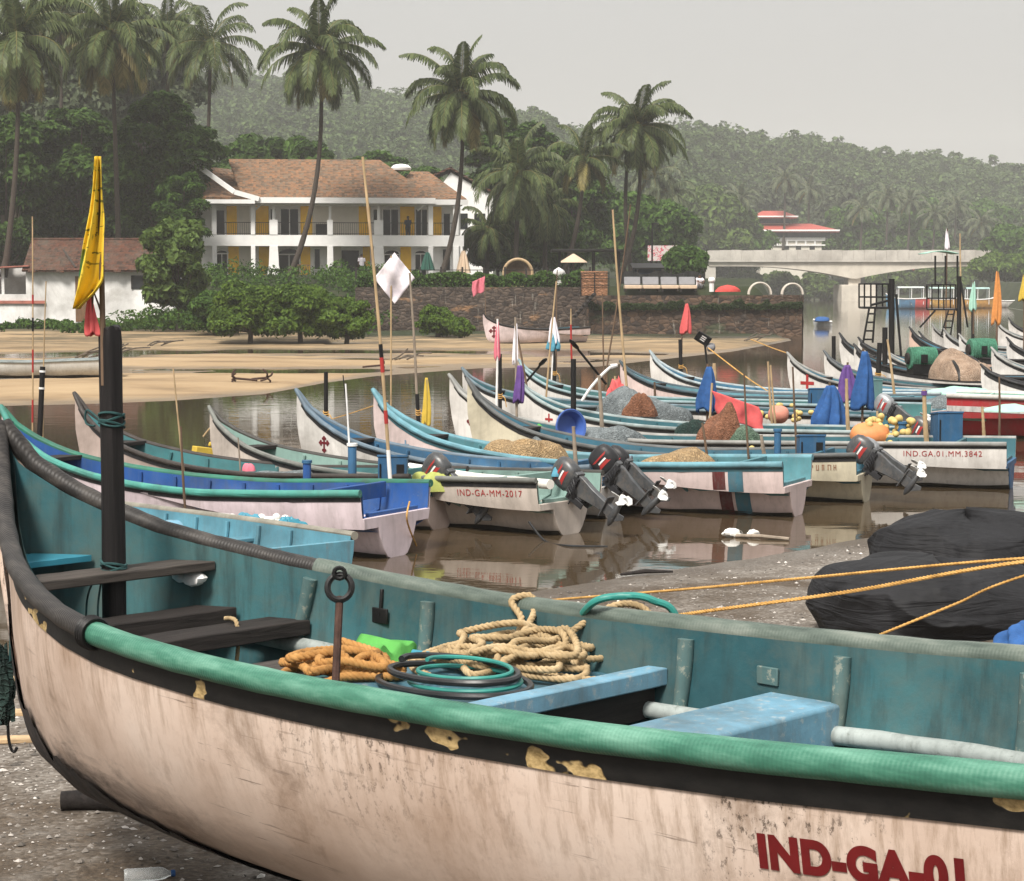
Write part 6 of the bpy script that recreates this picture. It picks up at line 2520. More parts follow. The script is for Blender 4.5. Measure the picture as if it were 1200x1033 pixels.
P = [fg_point(660, 752, 1.5), fg_point(672, 736, 1.56), FH.P(3.1, 1, -1) + Vector((0, .06, .07)), FH.P(3.2, 1, -1) + Vector((0, .0, .1)), FH.P(3.3, 1, -1) + Vector((0, -.07, .085)), FH.P(3.38, 1, -1) + Vector((0, -.14, -.02)), FH.P(3.4, .5, -1) + Vector((0, -.2, 0))]
m.tube(smooth_path([FGM @ p for p in P], 8), .016, 9)
tag(m.build('hose', M['hose_teal']), 'green hose bent over the far rail of the big canoe', 'hose')
m = MB()
P = [fg_point(484, 765, 1.45), fg_point(512, 769, 1.45), fg_point(542, 776, 1.445)]
m.tube(smooth_path([FGM @ p for p in P], 6), .014, 9)
tag(m.build('pipe_offcut', M['tray_blue']), 'short teal pipe lying left of the pale rope heap', 'pipe')
# lime cloth over the end of the fourth thwart
c = fg_point(434, 754, 1.395)
c.x = FG_L - 1.98
m = MB()
def fn(u, v):
    # u runs from the board over its camera-side edge and down, v across the cloth
    on = .4
    a = min(u, on) / on
    f = max(0, u - on) / (1 - on)
    w = (v - .5) * (.34 + .04 * math.sin(u * 8))
    x = c.x + .12 - .25 * a - .05 * f * (1 + .5 * math.sin(v * 13)) - .02 * math.sin(v * 19) * f
    return tuple(FGM @ Vector((x, c.y + w, c.z + .022 + .014 * math.sin(v * 13 + u * 4) * (1 - f) + .012 * math.sin(v * 23) - .2 * f * (1 + .15 * math.sin(v * 7)))))
m.grid(fn, 26, 34)
o = m.build('cloth', M['lime_cloth'])
o.modifiers.new('thick', 'SOLIDIFY').thickness = .006
tag(o, 'lime green cloth draped over a thwart of the big canoe', 'cloth')
# cord over the third thwart
m = MB()
c0 = fg_point(268, 732, 1.46)
P = [c0 + Vector((.05, -.02, .02)), c0 + Vector((-.05, .02, .035)), c0 + Vector((-.11, .04, .02)), c0 + Vector((-.14, .06, -.1)), c0 + Vector((-.12, .08, -.26))]
rope_mesh(m, [FGM @ p for p in P], .01, .05, .01)
tag(m.build('cord', M['rope_pale'], None, 60), 'pale cord hanging over the dark third thwart', 'rope')
# ------------------------------------------------------------------ poles, flags and posts standing in the boats
def stick(label, base, top, zb=.55, r=.022, mat='bamboo', bands=(), name='bamboo_pole', cat='pole', group='poles standing in the boats', top_r=.7, flag=None, nodes=True, part=False, depth=None):
    """base and top are spots of the photo; the pole stands at the depth where its base meets height zb"""
    b = at_z(base[0], base[1], zb) if depth is None else at_yr(base[0], base[1], depth)
    tp = at_yr(top[0], top[1], b[1])
    foot = Vector((b[0], b[1], b[2] - .45 if b[2] > .5 else b[2]))
    d = Vector(tp) - Vector(b)
    L = d.length
    t = thing(name, label, cat, foot, 0, group)
    rg = random.Random(int(base[0] * 7 + base[1]))
    off = Vector(b) - foot
    m = MB()
    n = 18
    pts, rs, side = [], [], Vector((rg.uniform(-1, 1), rg.uniform(-.3, .3), 0)) * L * .008
    pts.append(Vector((0, 0, 0)) - d.normalized() * 0 + (off - Vector((0, 0, off.z))) * 0)
    rs.append(r)
    for i in range(n + 1):
        q = i / n
        pts.append(off + d * q + side * math.sin(PI * q))
        k = r * (1 - (1 - top_r) * q)
        rs.append(k * (1.12 if nodes and i % 3 == 0 else 1))
    m.tube(pts, rs, 8)
    po = m.build('pole', M[mat], t)
    for (q0, q1, bm) in bands:
        m = MB()
        m.tube([off + d * (q0 + (q1 - q0) * k / 4) + side * math.sin(PI * (q0 + (q1 - q0) * k / 4)) for k in range(5)], r * 1.15, 8)
        m.build('painted_band', M[bm], t)
    return t, off, d


def cloth_flag(t, origin, along, down, mat, w, h, nu=14, nv=16, fold=.12, taper=1.0, seed=0, name='flag', pattern=None, nodes=5):
    """cloth hung from origin; 'along' is the hoist direction, 'down' the fly"""
    rg = random.Random(seed)
    along, down = Vector(along).normalized(), Vector(down).normalized()
    nrm = along.cross(down).normalized()
    ph = rg.uniform(0, 6)
    m = MB()
    def fn(u, v):
        k = 1 - (1 - taper) * v
        f = fold * w * math.sin(u * nodes * 2 + v * 2.4 + ph) * (.35 + .65 * v) + fold * .5 * w * math.sin(u * nodes * 4 + v * 3 + ph * 2)
        return origin + along * (w * (u - .5) * k + .03 * w * math.sin(v * 7 + ph)) + down * (h * v + .04 * h * math.sin(u * 9 + ph) * v) + nrm * f
    m.grid(fn, nu, nv)
    o = m.build(name, M[mat] if isinstance(mat, str) else mat, t, 80)
    o.modifiers.new('thick', 'SOLIDIFY').thickness = .004
    return o


def hung_cloth(t, top, length, w, mat, seed=0, name='cloth', pinch=.25, nu=36, nv=16, fold=.3):
    """a bunched cloth hanging from one point, folds all round"""
    rg = random.Random(seed)
    ph = [rg.uniform(0, 6) for _ in range(4)]
    m = MB()
    def fn(u, v):
        a = 2 * PI * u
        r = w * .5 * (pinch + (1 - pinch) * min(1, v * 1.25) ** .8) * (1 + fold * math.sin(5 * a + ph[0] + v) + fold * .5 * math.sin(9 * a + ph[1]))
        zz = length * v * (1 + .06 * math.sin(3 * a + ph[2]) * v)
        return (top[0] + r * math.cos(a) + .06 * w * math.sin(v * 4 + ph[3]), top[1] + r * .6 * math.sin(a), top[2] - zz)
    m.grid(fn, nu, nv)
    o = m.build(name, M[mat] if isinstance(mat, str) else mat, t, 80)
    o.modifiers.new('thick', 'SOLIDIFY').thickness = .004
    return o


GP = 'poles standing in the boats'
# the yellow flag on the big mast
def flag_mat():
    m, nt, bs = new_mat('printed yellow flag')
    v = coords(nt)
    y = ramp(nt, noise(nt, v, 6, 4), [(.3, (.6, .4, .025)), (.7, (.78, .56, .06))])
    sp = nt.nodes.new('ShaderNodeSeparateXYZ')
    nt.links.new(v, sp.inputs[0])
    blot = ramp(nt, noise(nt, coords(nt, (7, 7, 4.5)), 1.1, 2, .5, .6), [(.6, 0), (.62, 1)])
    zone = ramp(nt, sp.outputs[2], [(.0, 0), (.25, 1), (.3, 1), (.75, 0)])
    c = mix(nt, math_n(nt, 'MULTIPLY', blot, zone), y, (.015, .1, .03))
    lines = ramp(nt, noise(nt, coords(nt, (8, 8, 30)), 1.6, 2, .5), [(.62, 0), (.65, .85)])
    c = mix(nt, math_n(nt, 'MULTIPLY', lines, ramp(nt, sp.outputs[2], [(.2, 0), (.35, 1), (.7, 1), (.85, 0)])), c, (.06, .07, .015))
    nt.links.new(c, bs.inputs['Base Color'])
    set_rough(nt, bs, .85)
    return m


M['flag_yellow'] = flag_mat()
M['blue_rod'] = tube_paint(srgb(55, 115, 160))
M['mint_cloth'] = plain('mint cloth', srgb(165, 215, 195), .85, .1, 6, .2)
M['flag_white'] = worn_paint('faded white flag', (.72, .66, .68), (.5, .4, .5), (.45, .42, .5), .4, .2, .85, 7)
M['white_pipe'] = plain('white plastic pipe', (.72, .7, .64), .4, .12, 4, .05)
M['tan_wood'] = wood('tan wood', (.4, .28, .16), .7, (2, 2, 6))
ty = float((FGM @ mast_c).y) - .02
a, b = at_yr(121, 395, ty), at_yr(116, 184, ty)
t = thing('flagpole', 'thin brown flagpole above the big mast with a limp yellow flag', 'flagpole', a, 0)
m = MB()
d = Vector(b) - Vector(a)
m.tube([Vector((0, 0, -.22)), d * .5, d], [.014, .012, .01], 8)
m.build('pole', M['brown_stick'], t)
m = MB()
# the flag hangs in long folds: outline traced to its real size, folds give it depth
pr = [(184, 113, 119), (215, 109, 121), (250, 105, 123), (285, 99, 124), (310, 94, 125), (328, 91, 126), (342, 90, 117), (362, 89, 95)]
sc_ = ty / F_PX
def fn(u, v):
    py = 184 + (362 - 184) * v
    l = np.interp(py, [p[0] for p in pr], [p[1] for p in pr])
    r_ = np.interp(py, [p[0] for p in pr], [p[2] for p in pr])
    q = at_yr(l + (r_ - l) * u, py, ty)
    wv = .035 * math.sin(u * 9 + v * 3) * (.3 + v) + .02 * math.sin(u * 17 + v * 9)
    return (q[0] - a[0], -.03 + wv, q[2] - a[2])
m.grid(fn, 26, 40)
o = m.build('flag', M['flag_yellow'], t, 80)
o.modifiers.new('thick', 'SOLIDIFY').thickness = .003
# pink scrap tied under it
p = at_yr(106, 348, ty)
t = thing('pink_pennant', 'small pinkish red scrap of cloth hanging by the top of the big mast', 'pennant', p)
hung_cloth(t, (0, 0, 0), .17, .055, 'coral_cloth', 3, 'cloth')
m = MB()
m.tube([(0.0, 0, -.16), (.012, 0, .03), (.045, .0, -.06), (.06, 0, -.18)], .006, 6)
m.build('stick', M['brown_stick'], t)

# black posts stepped in the bows
def post(label, base, top, r=.05, zb=.6, rings=True, group='black mast posts in the canoe bows', extra=None):
    b = at_z(base[0], base[1], zb)
    tp = at_yr(top[0], top[1], b[1])
    t = thing('mast_post', label, 'mast', (b[0], b[1], b[2] - .55), 0, group)
    m = MB()
    d = Vector(tp) - Vector(b)
    m.tube([Vector((0, 0, 0)), Vector((0, 0, .55)), Vector((0, 0, .55)) + d * .6, Vector((0, 0, .55)) + d], [r, r, r * .96, r * .94], 12)
    m.build('post', M['black_post'], t)
    m = MB()
    for zc in (.62, .66, .7):
        m.tube([(r * 1.12 * math.cos(q), r * 1.12 * math.sin(q), zc + .02 * math.sin(q)) for q in [2 * PI * i / 12 for i in range(12)]], .011, 5, closed=True)
    m.tube(smooth_path([(r, -r, .66), (r * 2.5, -r * 2, .6), (r * 3.2, -r * 2, .42)], 5), .01, 5)
    m.build('lashing', M['rope_line'], t)
    if rings:
        m = MB()
        for q in (.93, .72):
            m.tube([Vector((0, 0, .55)) + d * q, Vector((0, 0, .55)) + d * (q + .025)], r * 1.08, 12)
        m.build('painted_band', M['white_paint'], t)
    return t


post('black mast post with two white bands in the bow of the cobalt blue canoe', (46, 524), (50, 430), .042)
post('black mast post in the bow of the tall white blue inside canoe', (382, 492), (382, 436), .04, rings=False)
post('short black mast under the grey bamboo in the light blue railed canoe', (490, 490), (489, 462), .036, rings=False)
post('dark mast with yellow lashing beside the pink streamer', (586, 470), (586, 415), .042, rings=False)
post('dark mast in the teal canoe beside the white and blue pennant', (650, 442), (649, 408), .045, rings=False)
post('black mast with heavy lashing left of the leaning black oar', (672, 494), (672, 421), .052, rings=False)
post('black mast under the pink pennant', (798, 434), (797, 398), .055, rings=False)
post('stout dark mast in the black railed canoe beside the bold red cross', (977, 446), (977, 394), .055, rings=False)
post('thick black bollard mast near the left scaffold', (1037, 442), (1037, 384), .075, rings=False)
post('leaning dark mast second of the pair by the left scaffold', (1029, 444), (1031, 402), .07, rings=False)
post('black mast carrying the pale green pennant', (1140, 404), (1140, 364), .07, rings=False)
# lamp panel on its pole
b = at_z(832, 430, .8)
t = thing('solar_lamp', 'small black tilted panel on a dark pole above the blue cloth', 'lamp', (b[0], b[1], .2))
m = MB()
tp = at_yr(826, 404, b[1])
m.tube([(0, 0, 0), (tp[0] - b[0], 0, tp[2] - .2)], .03, 8)
m.build('pole', M['black_iron'], t)
m = MB()
m.box((tp[0] - b[0] - .06, -.06, tp[2] - .2 + .16), (.42, .05, .3), Euler((.5, .55, 0)).to_matrix())
m.build('panel', M['black_paint'], t, bev=.01)
m = MB()
for k in range(3):
    m.box(Vector((tp[0] - b[0] - .06, -.06, tp[2] - .2 + .16)) + Euler((.5, .55, 0)).to_matrix() @ Vector((0, -.03, .08 - .06 * k)), (.14, .006, .03), Euler((.5, .55, 0)).to_matrix())
m.build('lettering', M['white_paint'], t)
m = MB()
m.blob((tp[0] - b[0] + .17, .02, tp[2] - .28), (.13, .1, .12), 12, 8, .1, 3)
m.build('lamp_head', M['grey_cushion'], t)

# bamboo poles and sticks
stick('tall thin bamboo with red and black bands at the far left', (38, 522), (38, 254), .62, .013, 'bamboo', ((.1, .2, 'red_paint'), (.32, .42, 'red_paint'), (.5, .56, 'black_paint'), (.62, .66, 'red_paint')), depth=None)
stick('short pinkish bamboo stick left of the big mast', (50, 520), (54, 330), .62, .012, 'bamboo', ((.3, .36, 'red_paint'),))
stick('brown bamboo stick leaning in the sky blue canoe, its lower half of a broken pair', (219, 622), (212, 500), .3, .016, 'brown_stick', ((0, .12, 'red_paint'),))
stick('thin brown bamboo rising behind the broken stick', (216, 560), (203, 432), .55, .013, 'bamboo')
stick('short thin grey stick in the teal canoe with green nets', (282, 556), (279, 513), .5, .012, 'grey_bamboo')
stick('thin dark rod bent over the tall white bow', (412, 560), (402, 440), .6, .009, 'black_iron', name='bent_rod')
stick('white and blue rod beside the bent dark rod', (411, 562), (405, 450), .6, .014, 'white_paint', ((0, .3, 'blue_rod'),), name='painted_rod')
t, off, d = stick('tall leaning bamboo with red and black bands before the villa', (458, 574), (425, 184), .6, .021, 'bamboo', ((.0, .12, 'white_paint'), (.2, .24, 'red_paint'), (.355, .4, 'red_paint'), (.4, .44, 'black_paint')))
stick('grey bamboo pole planted in a short black mast', (489, 478), (480, 320), .75, .026, 'grey_bamboo', ((0, .1, 'black_paint'),))
t, off, d = stick('short stick with a twisted yellow pennant', (503, 512), (500, 445), .6, .02, 'grey_bamboo')
hung_cloth(t, tuple(off + d * 1.03), .75, .12, 'yellow_cloth', 5, 'pennant')
t, off, d = stick('white pole with a long pale pink streamer', (582, 468), (583, 374), .75, .024, 'white_paint')
hung_cloth(t, tuple(off + d * .97), .75, .1, 'pink_cloth', 6, 'pennant')
t, off, d = stick('pole with a lilac and blue cloth twisted round it', (606, 520), (604, 372), .6, .022, 'grey_bamboo')
hung_cloth(t, tuple(off + d * .62 + Vector((.05, -.05, 0))), .55, .14, 'purple_cloth', 7, 'cloth', .4)
hung_cloth(t, tuple(off + d * .95), .6, .07, 'white_cloth', 17, 'pennant', .4)
t, off, d = stick('brown pole leaning beside the cream bow', (622, 478), (605, 385), .7, .022, 'brown_stick')
t, off, d = stick('bamboo with a small white and blue pennant', (640, 466), (652, 330), .7, .02, 'bamboo')
t2, o2, d2 = stick('thin stick carrying a pale blue and white pennant', (646, 450), (649, 372), .8, .018, 'white_paint')
hung_cloth(t2, tuple(o2 + d2), .6, .22, 'white_cloth', 8, 'pennant')
hung_cloth(t2, tuple(o2 + d2 * .8), .45, .26, 'teal_cloth', 9, 'cloth')
stick('dark thin stick rising over the sand canoe', (652, 420), (653, 316), .9, .02, 'brown_stick')
t, off, d = stick('red and pale stick above the heavy lashed mast', (670, 424), (669, 362), 1.2, .02, 'bamboo', ((.0, .7, 'red_paint'),))
stick('very tall thin bamboo leaning left before the kiosk', (736, 470), (718, 246), .6, .028, 'bamboo')
stick('dark thin bamboo crossing the tall one before the kiosk', (706, 460), (739, 240), .6, .02, 'brown_stick')
stick('dark straight stick before the brick counter', (708, 456), (706, 345), .6, .02, 'brown_stick')
stick('weathered thick pole right of the blue basin', (676, 560), (672, 500), .55, .03, 'grey_bamboo', ((0, .12, 'blue_rod'),))
stick('weathered thick pole rising beside the red cloth', (706, 510), (702, 440), .6, .035, 'grey_bamboo')
stick('short thick bamboo stump by the red cloth', (720, 466), (721, 441), .6, .035, 'bamboo')
stick('reddish stick leaning over the light blue rail', (830, 548), (823, 496), .55, .02, 'brown_stick')
stick('dark stick beneath the blue cloth', (768, 470), (767, 448), .5, .03, 'brown_stick')
stick('thin bamboo right of the lamp panel', (878, 548), (872, 438), .55, .016, 'brown_stick')
stick('pair of pale bamboos tied together, the left one', (905, 500), (900, 424), .55, .024, 'bamboo')
stick('pale bamboo with a white knob tied to its neighbour', (909, 502), (903, 428), .55, .02, 'bamboo')
stick('dark stick in front of the bold red cross bow', (934, 536), (929, 430), .55, .018, 'brown_stick')
stick('short thick bamboo stump left of the lamp pole', (837, 436), (837, 426), .6, .06, 'bamboo')
stick('pale bamboo holding the purple cloth', (994, 506), (992, 444), .6, .034, 'bamboo')
stick('long bamboo leaning on the blue cloth', (1048, 462), (1040, 398), .7, .03, 'bamboo')
stick('orange bamboo stump in front of the outboard motors', (1086, 520), (1083, 457), .6, .04, 'bamboo', ((.9, .98, 'purple_cloth'),))
stick('short bamboo in front of the bright red hull', (1153, 512), (1151, 477), .6, .028, 'bamboo')
stick('thin dark stick in front of the bright red hull', (1171, 512), (1171, 442), .6, .02, 'brown_stick')
stick('short stick left of the orange float', (1029, 508), (1028, 482), .6, .026, 'bamboo')
stick('curved grey pipe stem beside the blue engine box', (896, 536), (892, 510), .6, .03, 'grey_bamboo')

# flags on poles of their own
b = at_z(466, 470, .6)
t = thing('flagpole', 'tall bamboo flagpole carrying a white diamond shaped flag', 'flagpole', (float(at_yr(458, 470, b[1])[0]), b[1], .1), 0)
tp = at_yr(458, 300, b[1])
m = MB()
m.tube([(0, 0, 0), (.02, 0, tp[2] - .1)], .018, 7)
m.build('pole', M['bamboo'], t)
m = MB()
cx, cz, hw, hh = .1, tp[2] - .1 - .42, .36, .5
k_ = b[1] / F_PX
def fn(u, v):
    a_ = (u - .5) * 2
    w_ = (v - .5) * 2
    x_ = (a_ + w_) * .5 * 24 * k_ * 1.0
    z_ = (a_ - w_) * .5 * 26 * k_ * 1.15
    return (x_ + 5 * k_, -.04 + .05 * math.sin(u * 8) + .04 * math.sin(v * 9 + u * 3), tp[2] - .1 - 26 * k_ + z_)
m.grid(fn, 18, 18)
o = m.build('flag', M['flag_white'], t, 80)
o.modifiers.new('thick', 'SOLIDIFY').thickness = .004

for (lb, base, top, zb, mat, w_, h_, mode, seed, rr_) in (
        ('pink flag on a dark pole above the sand canoe', (569, 372), (568, 322), 1.2, 'pink_cloth', 14, 17, 'left', 3, .03),
        ('coral pink pennant hanging on a pole at the water edge', (799, 392), (804, 356), 1.3, 'coral_cloth', 11, 34, 'hang', 4, .03),
        ('pole with an orange and white pennant at the right edge', (1168, 412), (1169, 318), .9, 'orange_cloth', 9, 60, 'hang', 5, .035),
        ('pole with a pale green pennant before the amber ferry', (1141, 370), (1141, 330), 1.9, 'mint_cloth', 7, 34, 'hang', 6, .03),
        ('yellow flag at the right edge of the photo', (1200, 398), (1200, 322), 1.2, 'yellow_cloth', 9, 30, 'hang', 7, .03),
        ('white flag on the tall pole of the right scaffold', (1108, 396), (1110, 268), 1.0, 'white_cloth', 5, 24, 'hang', 8, .035)):
    b = at_z(base[0], base[1], zb)
    tp = at_yr(top[0], top[1], b[1])
    k_ = b[1] / F_PX
    t = thing('flagpole', lb, 'flagpole', (b[0], b[1], b[2] - .7), 0)
    m = MB()
    off = Vector((0, 0, .7))
    d = Vector(tp) - Vector(b)
    m.tube([(0, 0, 0), off, off + d], [rr_, rr_, rr_ * .8], 7)
    m.build('pole', M['brown_stick'], t)
    if mode == 'left':
        cloth_flag(t, off + d * .97 + Vector((-w_ * k_ * .55, 0, -4 * k_)), (1, 0, .45), (.05, .1, -1), mat, w_ * k_ * 1.15, h_ * k_, seed=seed)
    else:
        hung_cloth(t, tuple(off + d), h_ * k_, w_ * k_, mat, seed, 'flag', .2)

# cloths drying on poles
for (lb, px, top, ln, w_, zb, mat, sd) in (
        ('bright blue cloth hanging on a dark pole before the blue inside canoes', 829, 430, 52, 18, .75, 'blue_cloth', 1),
        ('wide blue cloth spread like a tent over the teal canoe', 972, 452, 48, 26, .5, 'blue_cloth', 2),
        ('purple cloth hanging between the two blue ones', 993, 428, 42, 17, .7, 'purple_cloth', 3),
        ('tall blue cloth hanging highest of the three on the right', 1011, 412, 66, 18, .8, 'blue_cloth', 4)):
    b = at_z(px, top + ln + 8, zb)
    tp = at_yr(px, top, b[1])
    k_ = b[1] / F_PX
    t = thing('drying_cloth', lb, 'cloth', (b[0], b[1], .2), 0)
    m = MB()
    m.tube([(0, .04, 0), (0, .04, tp[2] - .15)], .022, 7)
    m.build('pole', M['brown_stick'], t)
    hung_cloth(t, (0, 0, tp[2] - .2), ln * k_, w_ * k_ * 1.25, mat, sd, 'cloth', .22)

# leaning black oars
for (lb, a, b2, y) in (('black oar leaning to the right above the cream bow', (613, 452), (640, 420), 22.5 * K), ('long black oar leaning to the left by the white curved rod', (702, 440), (668, 398), 21.5 * K)):
    p, q = at_yr(a[0], a[1], y), at_yr(b2[0], b2[1], y - .4)
    t = thing('oar', lb, 'oar', p, 0)
    d = Vector(q) - Vector(p)
    m = MB()
    m.tube([d * -.25, d * .72], .024, 7)
    m.build('shaft', M['black_paint'], t)
    m = MB()
    m.tube([d * .7, d * .8, d * .95, d], [.025, .085, .075, .02], 10, flat=.3)
    m.build('blade', M['black_paint'], t)
p, q = at_yr(682, 470, 20.5 * K), at_yr(716, 430, 20.5 * K)
m = MB()
m.tube(smooth_path([p, at_yr(692, 455, 20.5 * K), at_yr(705, 440, 20.5 * K), q], 6), .028, 8)
m.tube([q, np.array(q) + [.12, 0, .03]], [.05, .03], 8)
tag(m.build('curved_rod', M['white_paint']), 'white curved rod standing in front of the red cloth', 'rod')

# ------------------------------------------------------------------ outboard motors
def cowl_mat():
    m, nt, bs = new_mat('motor cowling')
    v = coords(nt)
    nt.links.new(mix(nt, ramp(nt, noise(nt, v, 9, 7, .7), [(.5, 0), (.72, .8)]), ramp(nt, noise(nt, v, 6, 5), [(.3, (.05, .052, .056)), (.7, (.1, .104, .108))]), (.16, .14, .12)), bs.inputs['Base Color'])
    bs.inputs['Metallic'].default_value = .3
    set_rough(nt, bs, .38)
    return m


M['cowl'] = cowl_mat()
M['motor_black'] = plain('motor black', (.02, .02, .022), .45, .4, 8, .2)
M['motor_metal'] = plain('worn motor metal', (.3, .31, .32), .45, .3, 8, .2, metal=.5)
M['prop_white'] = plain('white propeller', (.7, .7, .68), .4, .1, 8, .1)
M['blue_rod'] = tube_paint(srgb(55, 115, 160))


def make_motor(label):
    t = thing('outboard_motor', label, 'outboard motor', (0, 0, 0), 0, 'outboard motors tilted up on the canoe sterns')
    tl = MB()
    # built upright: +x towards the boat, motor head above the clamp
    cow = MB()
    secs = [(.10, .17, .11), (.16, .235, .14), (.3, .25, .145), (.42, .235, .135), (.5, .19, .11), (.54, .1, .06)]
    rings = []
    for z, a, b in secs:
        for k in range(20):
            q = 2 * PI * k / 20
            ca, sa = math.cos(q), math.sin(q)
            rings.append((-.16 + a * math.copysign(abs(ca) ** .7, ca) - .05 * (z - .1), b * math.copysign(abs(sa) ** .7, sa), z))
    fs = []
    for i in range(len(secs) - 1):
        for k in range(20):
            fs.append((i * 20 + k, i * 20 + (k + 1) % 20, (i + 1) * 20 + (k + 1) % 20, (i + 1) * 20 + k))
    fs.append(tuple(len(secs) * 20 - 20 + k for k in range(20)))
    fs.append(tuple(range(19, -1, -1)))
    cow.add(rings, fs)
    co = cow.build('cowling', M['cowl'], t, 50)
    for z0, z1, mt in ((.2, .26, 'red_paint'), (.27, .3, 'white_paint'), (.34, .37, 'red_paint')):
        st = MB()
        for side in (-1, 1):
            st.grid(lambda u, v: (-.16 + .2 * (u - .5) * 1.7 - .05 * (z0 - .1) , side * (.149 - .06 * abs(u - .5) ** 2 * 2), z0 + (z1 - z0) * v), 6, 1, 0, flip=side > 0)
        st.build('stripe', M[mt], co)
    mid = MB()
    mid.prism([(-.32, .1), (.02, .1), (.0, -.05), (-.06, -.35), (-.1, -.62), (-.27, -.62), (-.29, -.3), (-.33, -.05)], -.06, .06)
    mid.box((-.17, 0, .07), (.36, .2, .08))
    mid.build('midsection', M['cowl'], t, 40, bev=.012)
    lw = MB()
    lw.box((-.2, 0, -.63), (.36, .19, .022))
    lw.prism([(-.28, -.62), (-.1, -.62), (-.08, -.8), (-.26, -.8)], -.045, .045)
    lw.lathe([(.01, -.44), (.045, -.36), (.062, -.22), (.058, -.06), (.03, .02), (.005, .05)], 14, (0, 0, -.82), 0, 'x')
    lw.prism([(-.24, -.86), (-.06, -.86), (-.2, -1.02), (-.26, -1.0)], -.012, .012)
    lw.build('gearcase', M['cowl'], t, 40, bev=.006)
    pr = MB()
    pr.lathe([(.05, -.06), (.055, .0), (.035, .07)], 12, (-.47, 0, -.82), 0, 'x')
    for k in range(3):
        a = 2 * PI * k / 3
        R = Euler((a, 0, 0)).to_matrix()
        vs = [R @ Vector(p) for p in ((.03, -.03, .04), (-.03, .03, .04), (-.045, .085, .12), (-.02, .06, .2), (.03, -.02, .2), (.045, -.07, .12))]
        pr.add([(v.x - .47, v.y, v.z - .82) for v in vs] + [(v.x - .46, v.y, v.z - .82) for v in vs], [(0, 1, 2, 3, 4, 5), (11, 10, 9, 8, 7, 6)] + [(i, i + 6, (i + 1) % 6 + 6, (i + 1) % 6) for i in range(6)])
    pr.build('propeller', M['prop_white'], t)
    cl = MB()
    for y in (-.09, .09):
        cl.box((.05, y, -.12), (.1, .025, .36))
        cl.tube([(.1, y, -.05), (.17, y, -.05)], .014, 6)
    cl.tube([(.02, -.13, .02), (.02, .13, .02)], .03, 8)
    cl.box((.02, 0, -.1), (.08, .14, .24))
    cl.build('clamp_bracket', M['motor_black'], t, bev=.006)
    pw = MB()
    pw.box((-.14, .0, .03), (.3, .22, .1))
    for k in range(4):
        pw.tube(smooth_path([(-.05 - .06 * k, .12, .06), (-.03 - .05 * k, .15, -.03), (.04 - .02 * k, .1, -.1)], 4), .014, 6)
    pw.build('powerhead', M['motor_black'], t)
    return t


first_motor = None
def motor(label, boat=None, loc=None, rz=None, tilt=60, yaw=0, lat=0.0, dz=0.0, px=None, scale=.76, cowl=None):
    global first_motor
    if boat:
        bt, h = BOATS[boat]
        p = bt.location + Matrix.Rotation(bt.rotation_euler.z, 3, 'Z') @ Vector((-.06, lat, h.keelz(h.L) + (h.sheer(h.L) - h.keelz(h.L)) * .66 + .06 + dz))
        rz = bt.rotation_euler.z + math.radians(yaw)
    else:
        p = Vector(loc)
    if first_motor is None:
        first_motor = make_motor(label)
        t = first_motor
        t.location = p
    else:
        t = copy_tree(first_motor, None, label, p)
    if cowl:
        for ch in t.children:
            if ch.name.startswith('cowling') and ch.material_slots:
                ch.material_slots[0].link = 'OBJECT'
                ch.material_slots[0].material = M[cowl]
    t.rotation_euler = Euler((0, math.radians(tilt), rz), 'XYZ')
    t.scale = (scale,) * 3
    return t


MOT_A = motor('outboard motor with a yellow cloth thrown over it behind the cobalt blue canoe', 'teal_left', tilt=52)
MOT_B = motor('red striped outboard motor on the stern lettered 2017', 'pale', tilt=58)
motor('outboard motor with a blue rag, left of the pair on the blue canoe', 'blue_mid', tilt=47, lat=.22, cowl='motor_black', yaw=5)
motor('outboard motor on the right of the pair by the striped stern quarter', 'blue_mid', tilt=55, lat=-.26, cowl='motor_black', scale=.7, yaw=-4)
motor('big red striped outboard motor in front of the 3842 canoe', 'cream', tilt=56, lat=.1)
motor('dark outboard motor right behind the big red striped one', 'cream', tilt=62, lat=-.34, cowl='motor_metal', scale=.68, yaw=-6)
motor('upper outboard motor of the stack left of the blue engine box', 'behind', tilt=62, dz=.15, cowl='motor_metal', yaw=8)
motor('lower outboard motor of the stack left of the blue engine box', 'small_cross', tilt=62, lat=-.1)

# cloths on motors
def proj(v):
    x, y, z = v[0], v[1], v[2] - CAM_H
    d = y * math.cos(PITCH) - z * math.sin(PITCH)
    return CX + F_PX * x / d, CY - F_PX * (y * math.sin(PITCH) + z * math.cos(PITCH)) / d



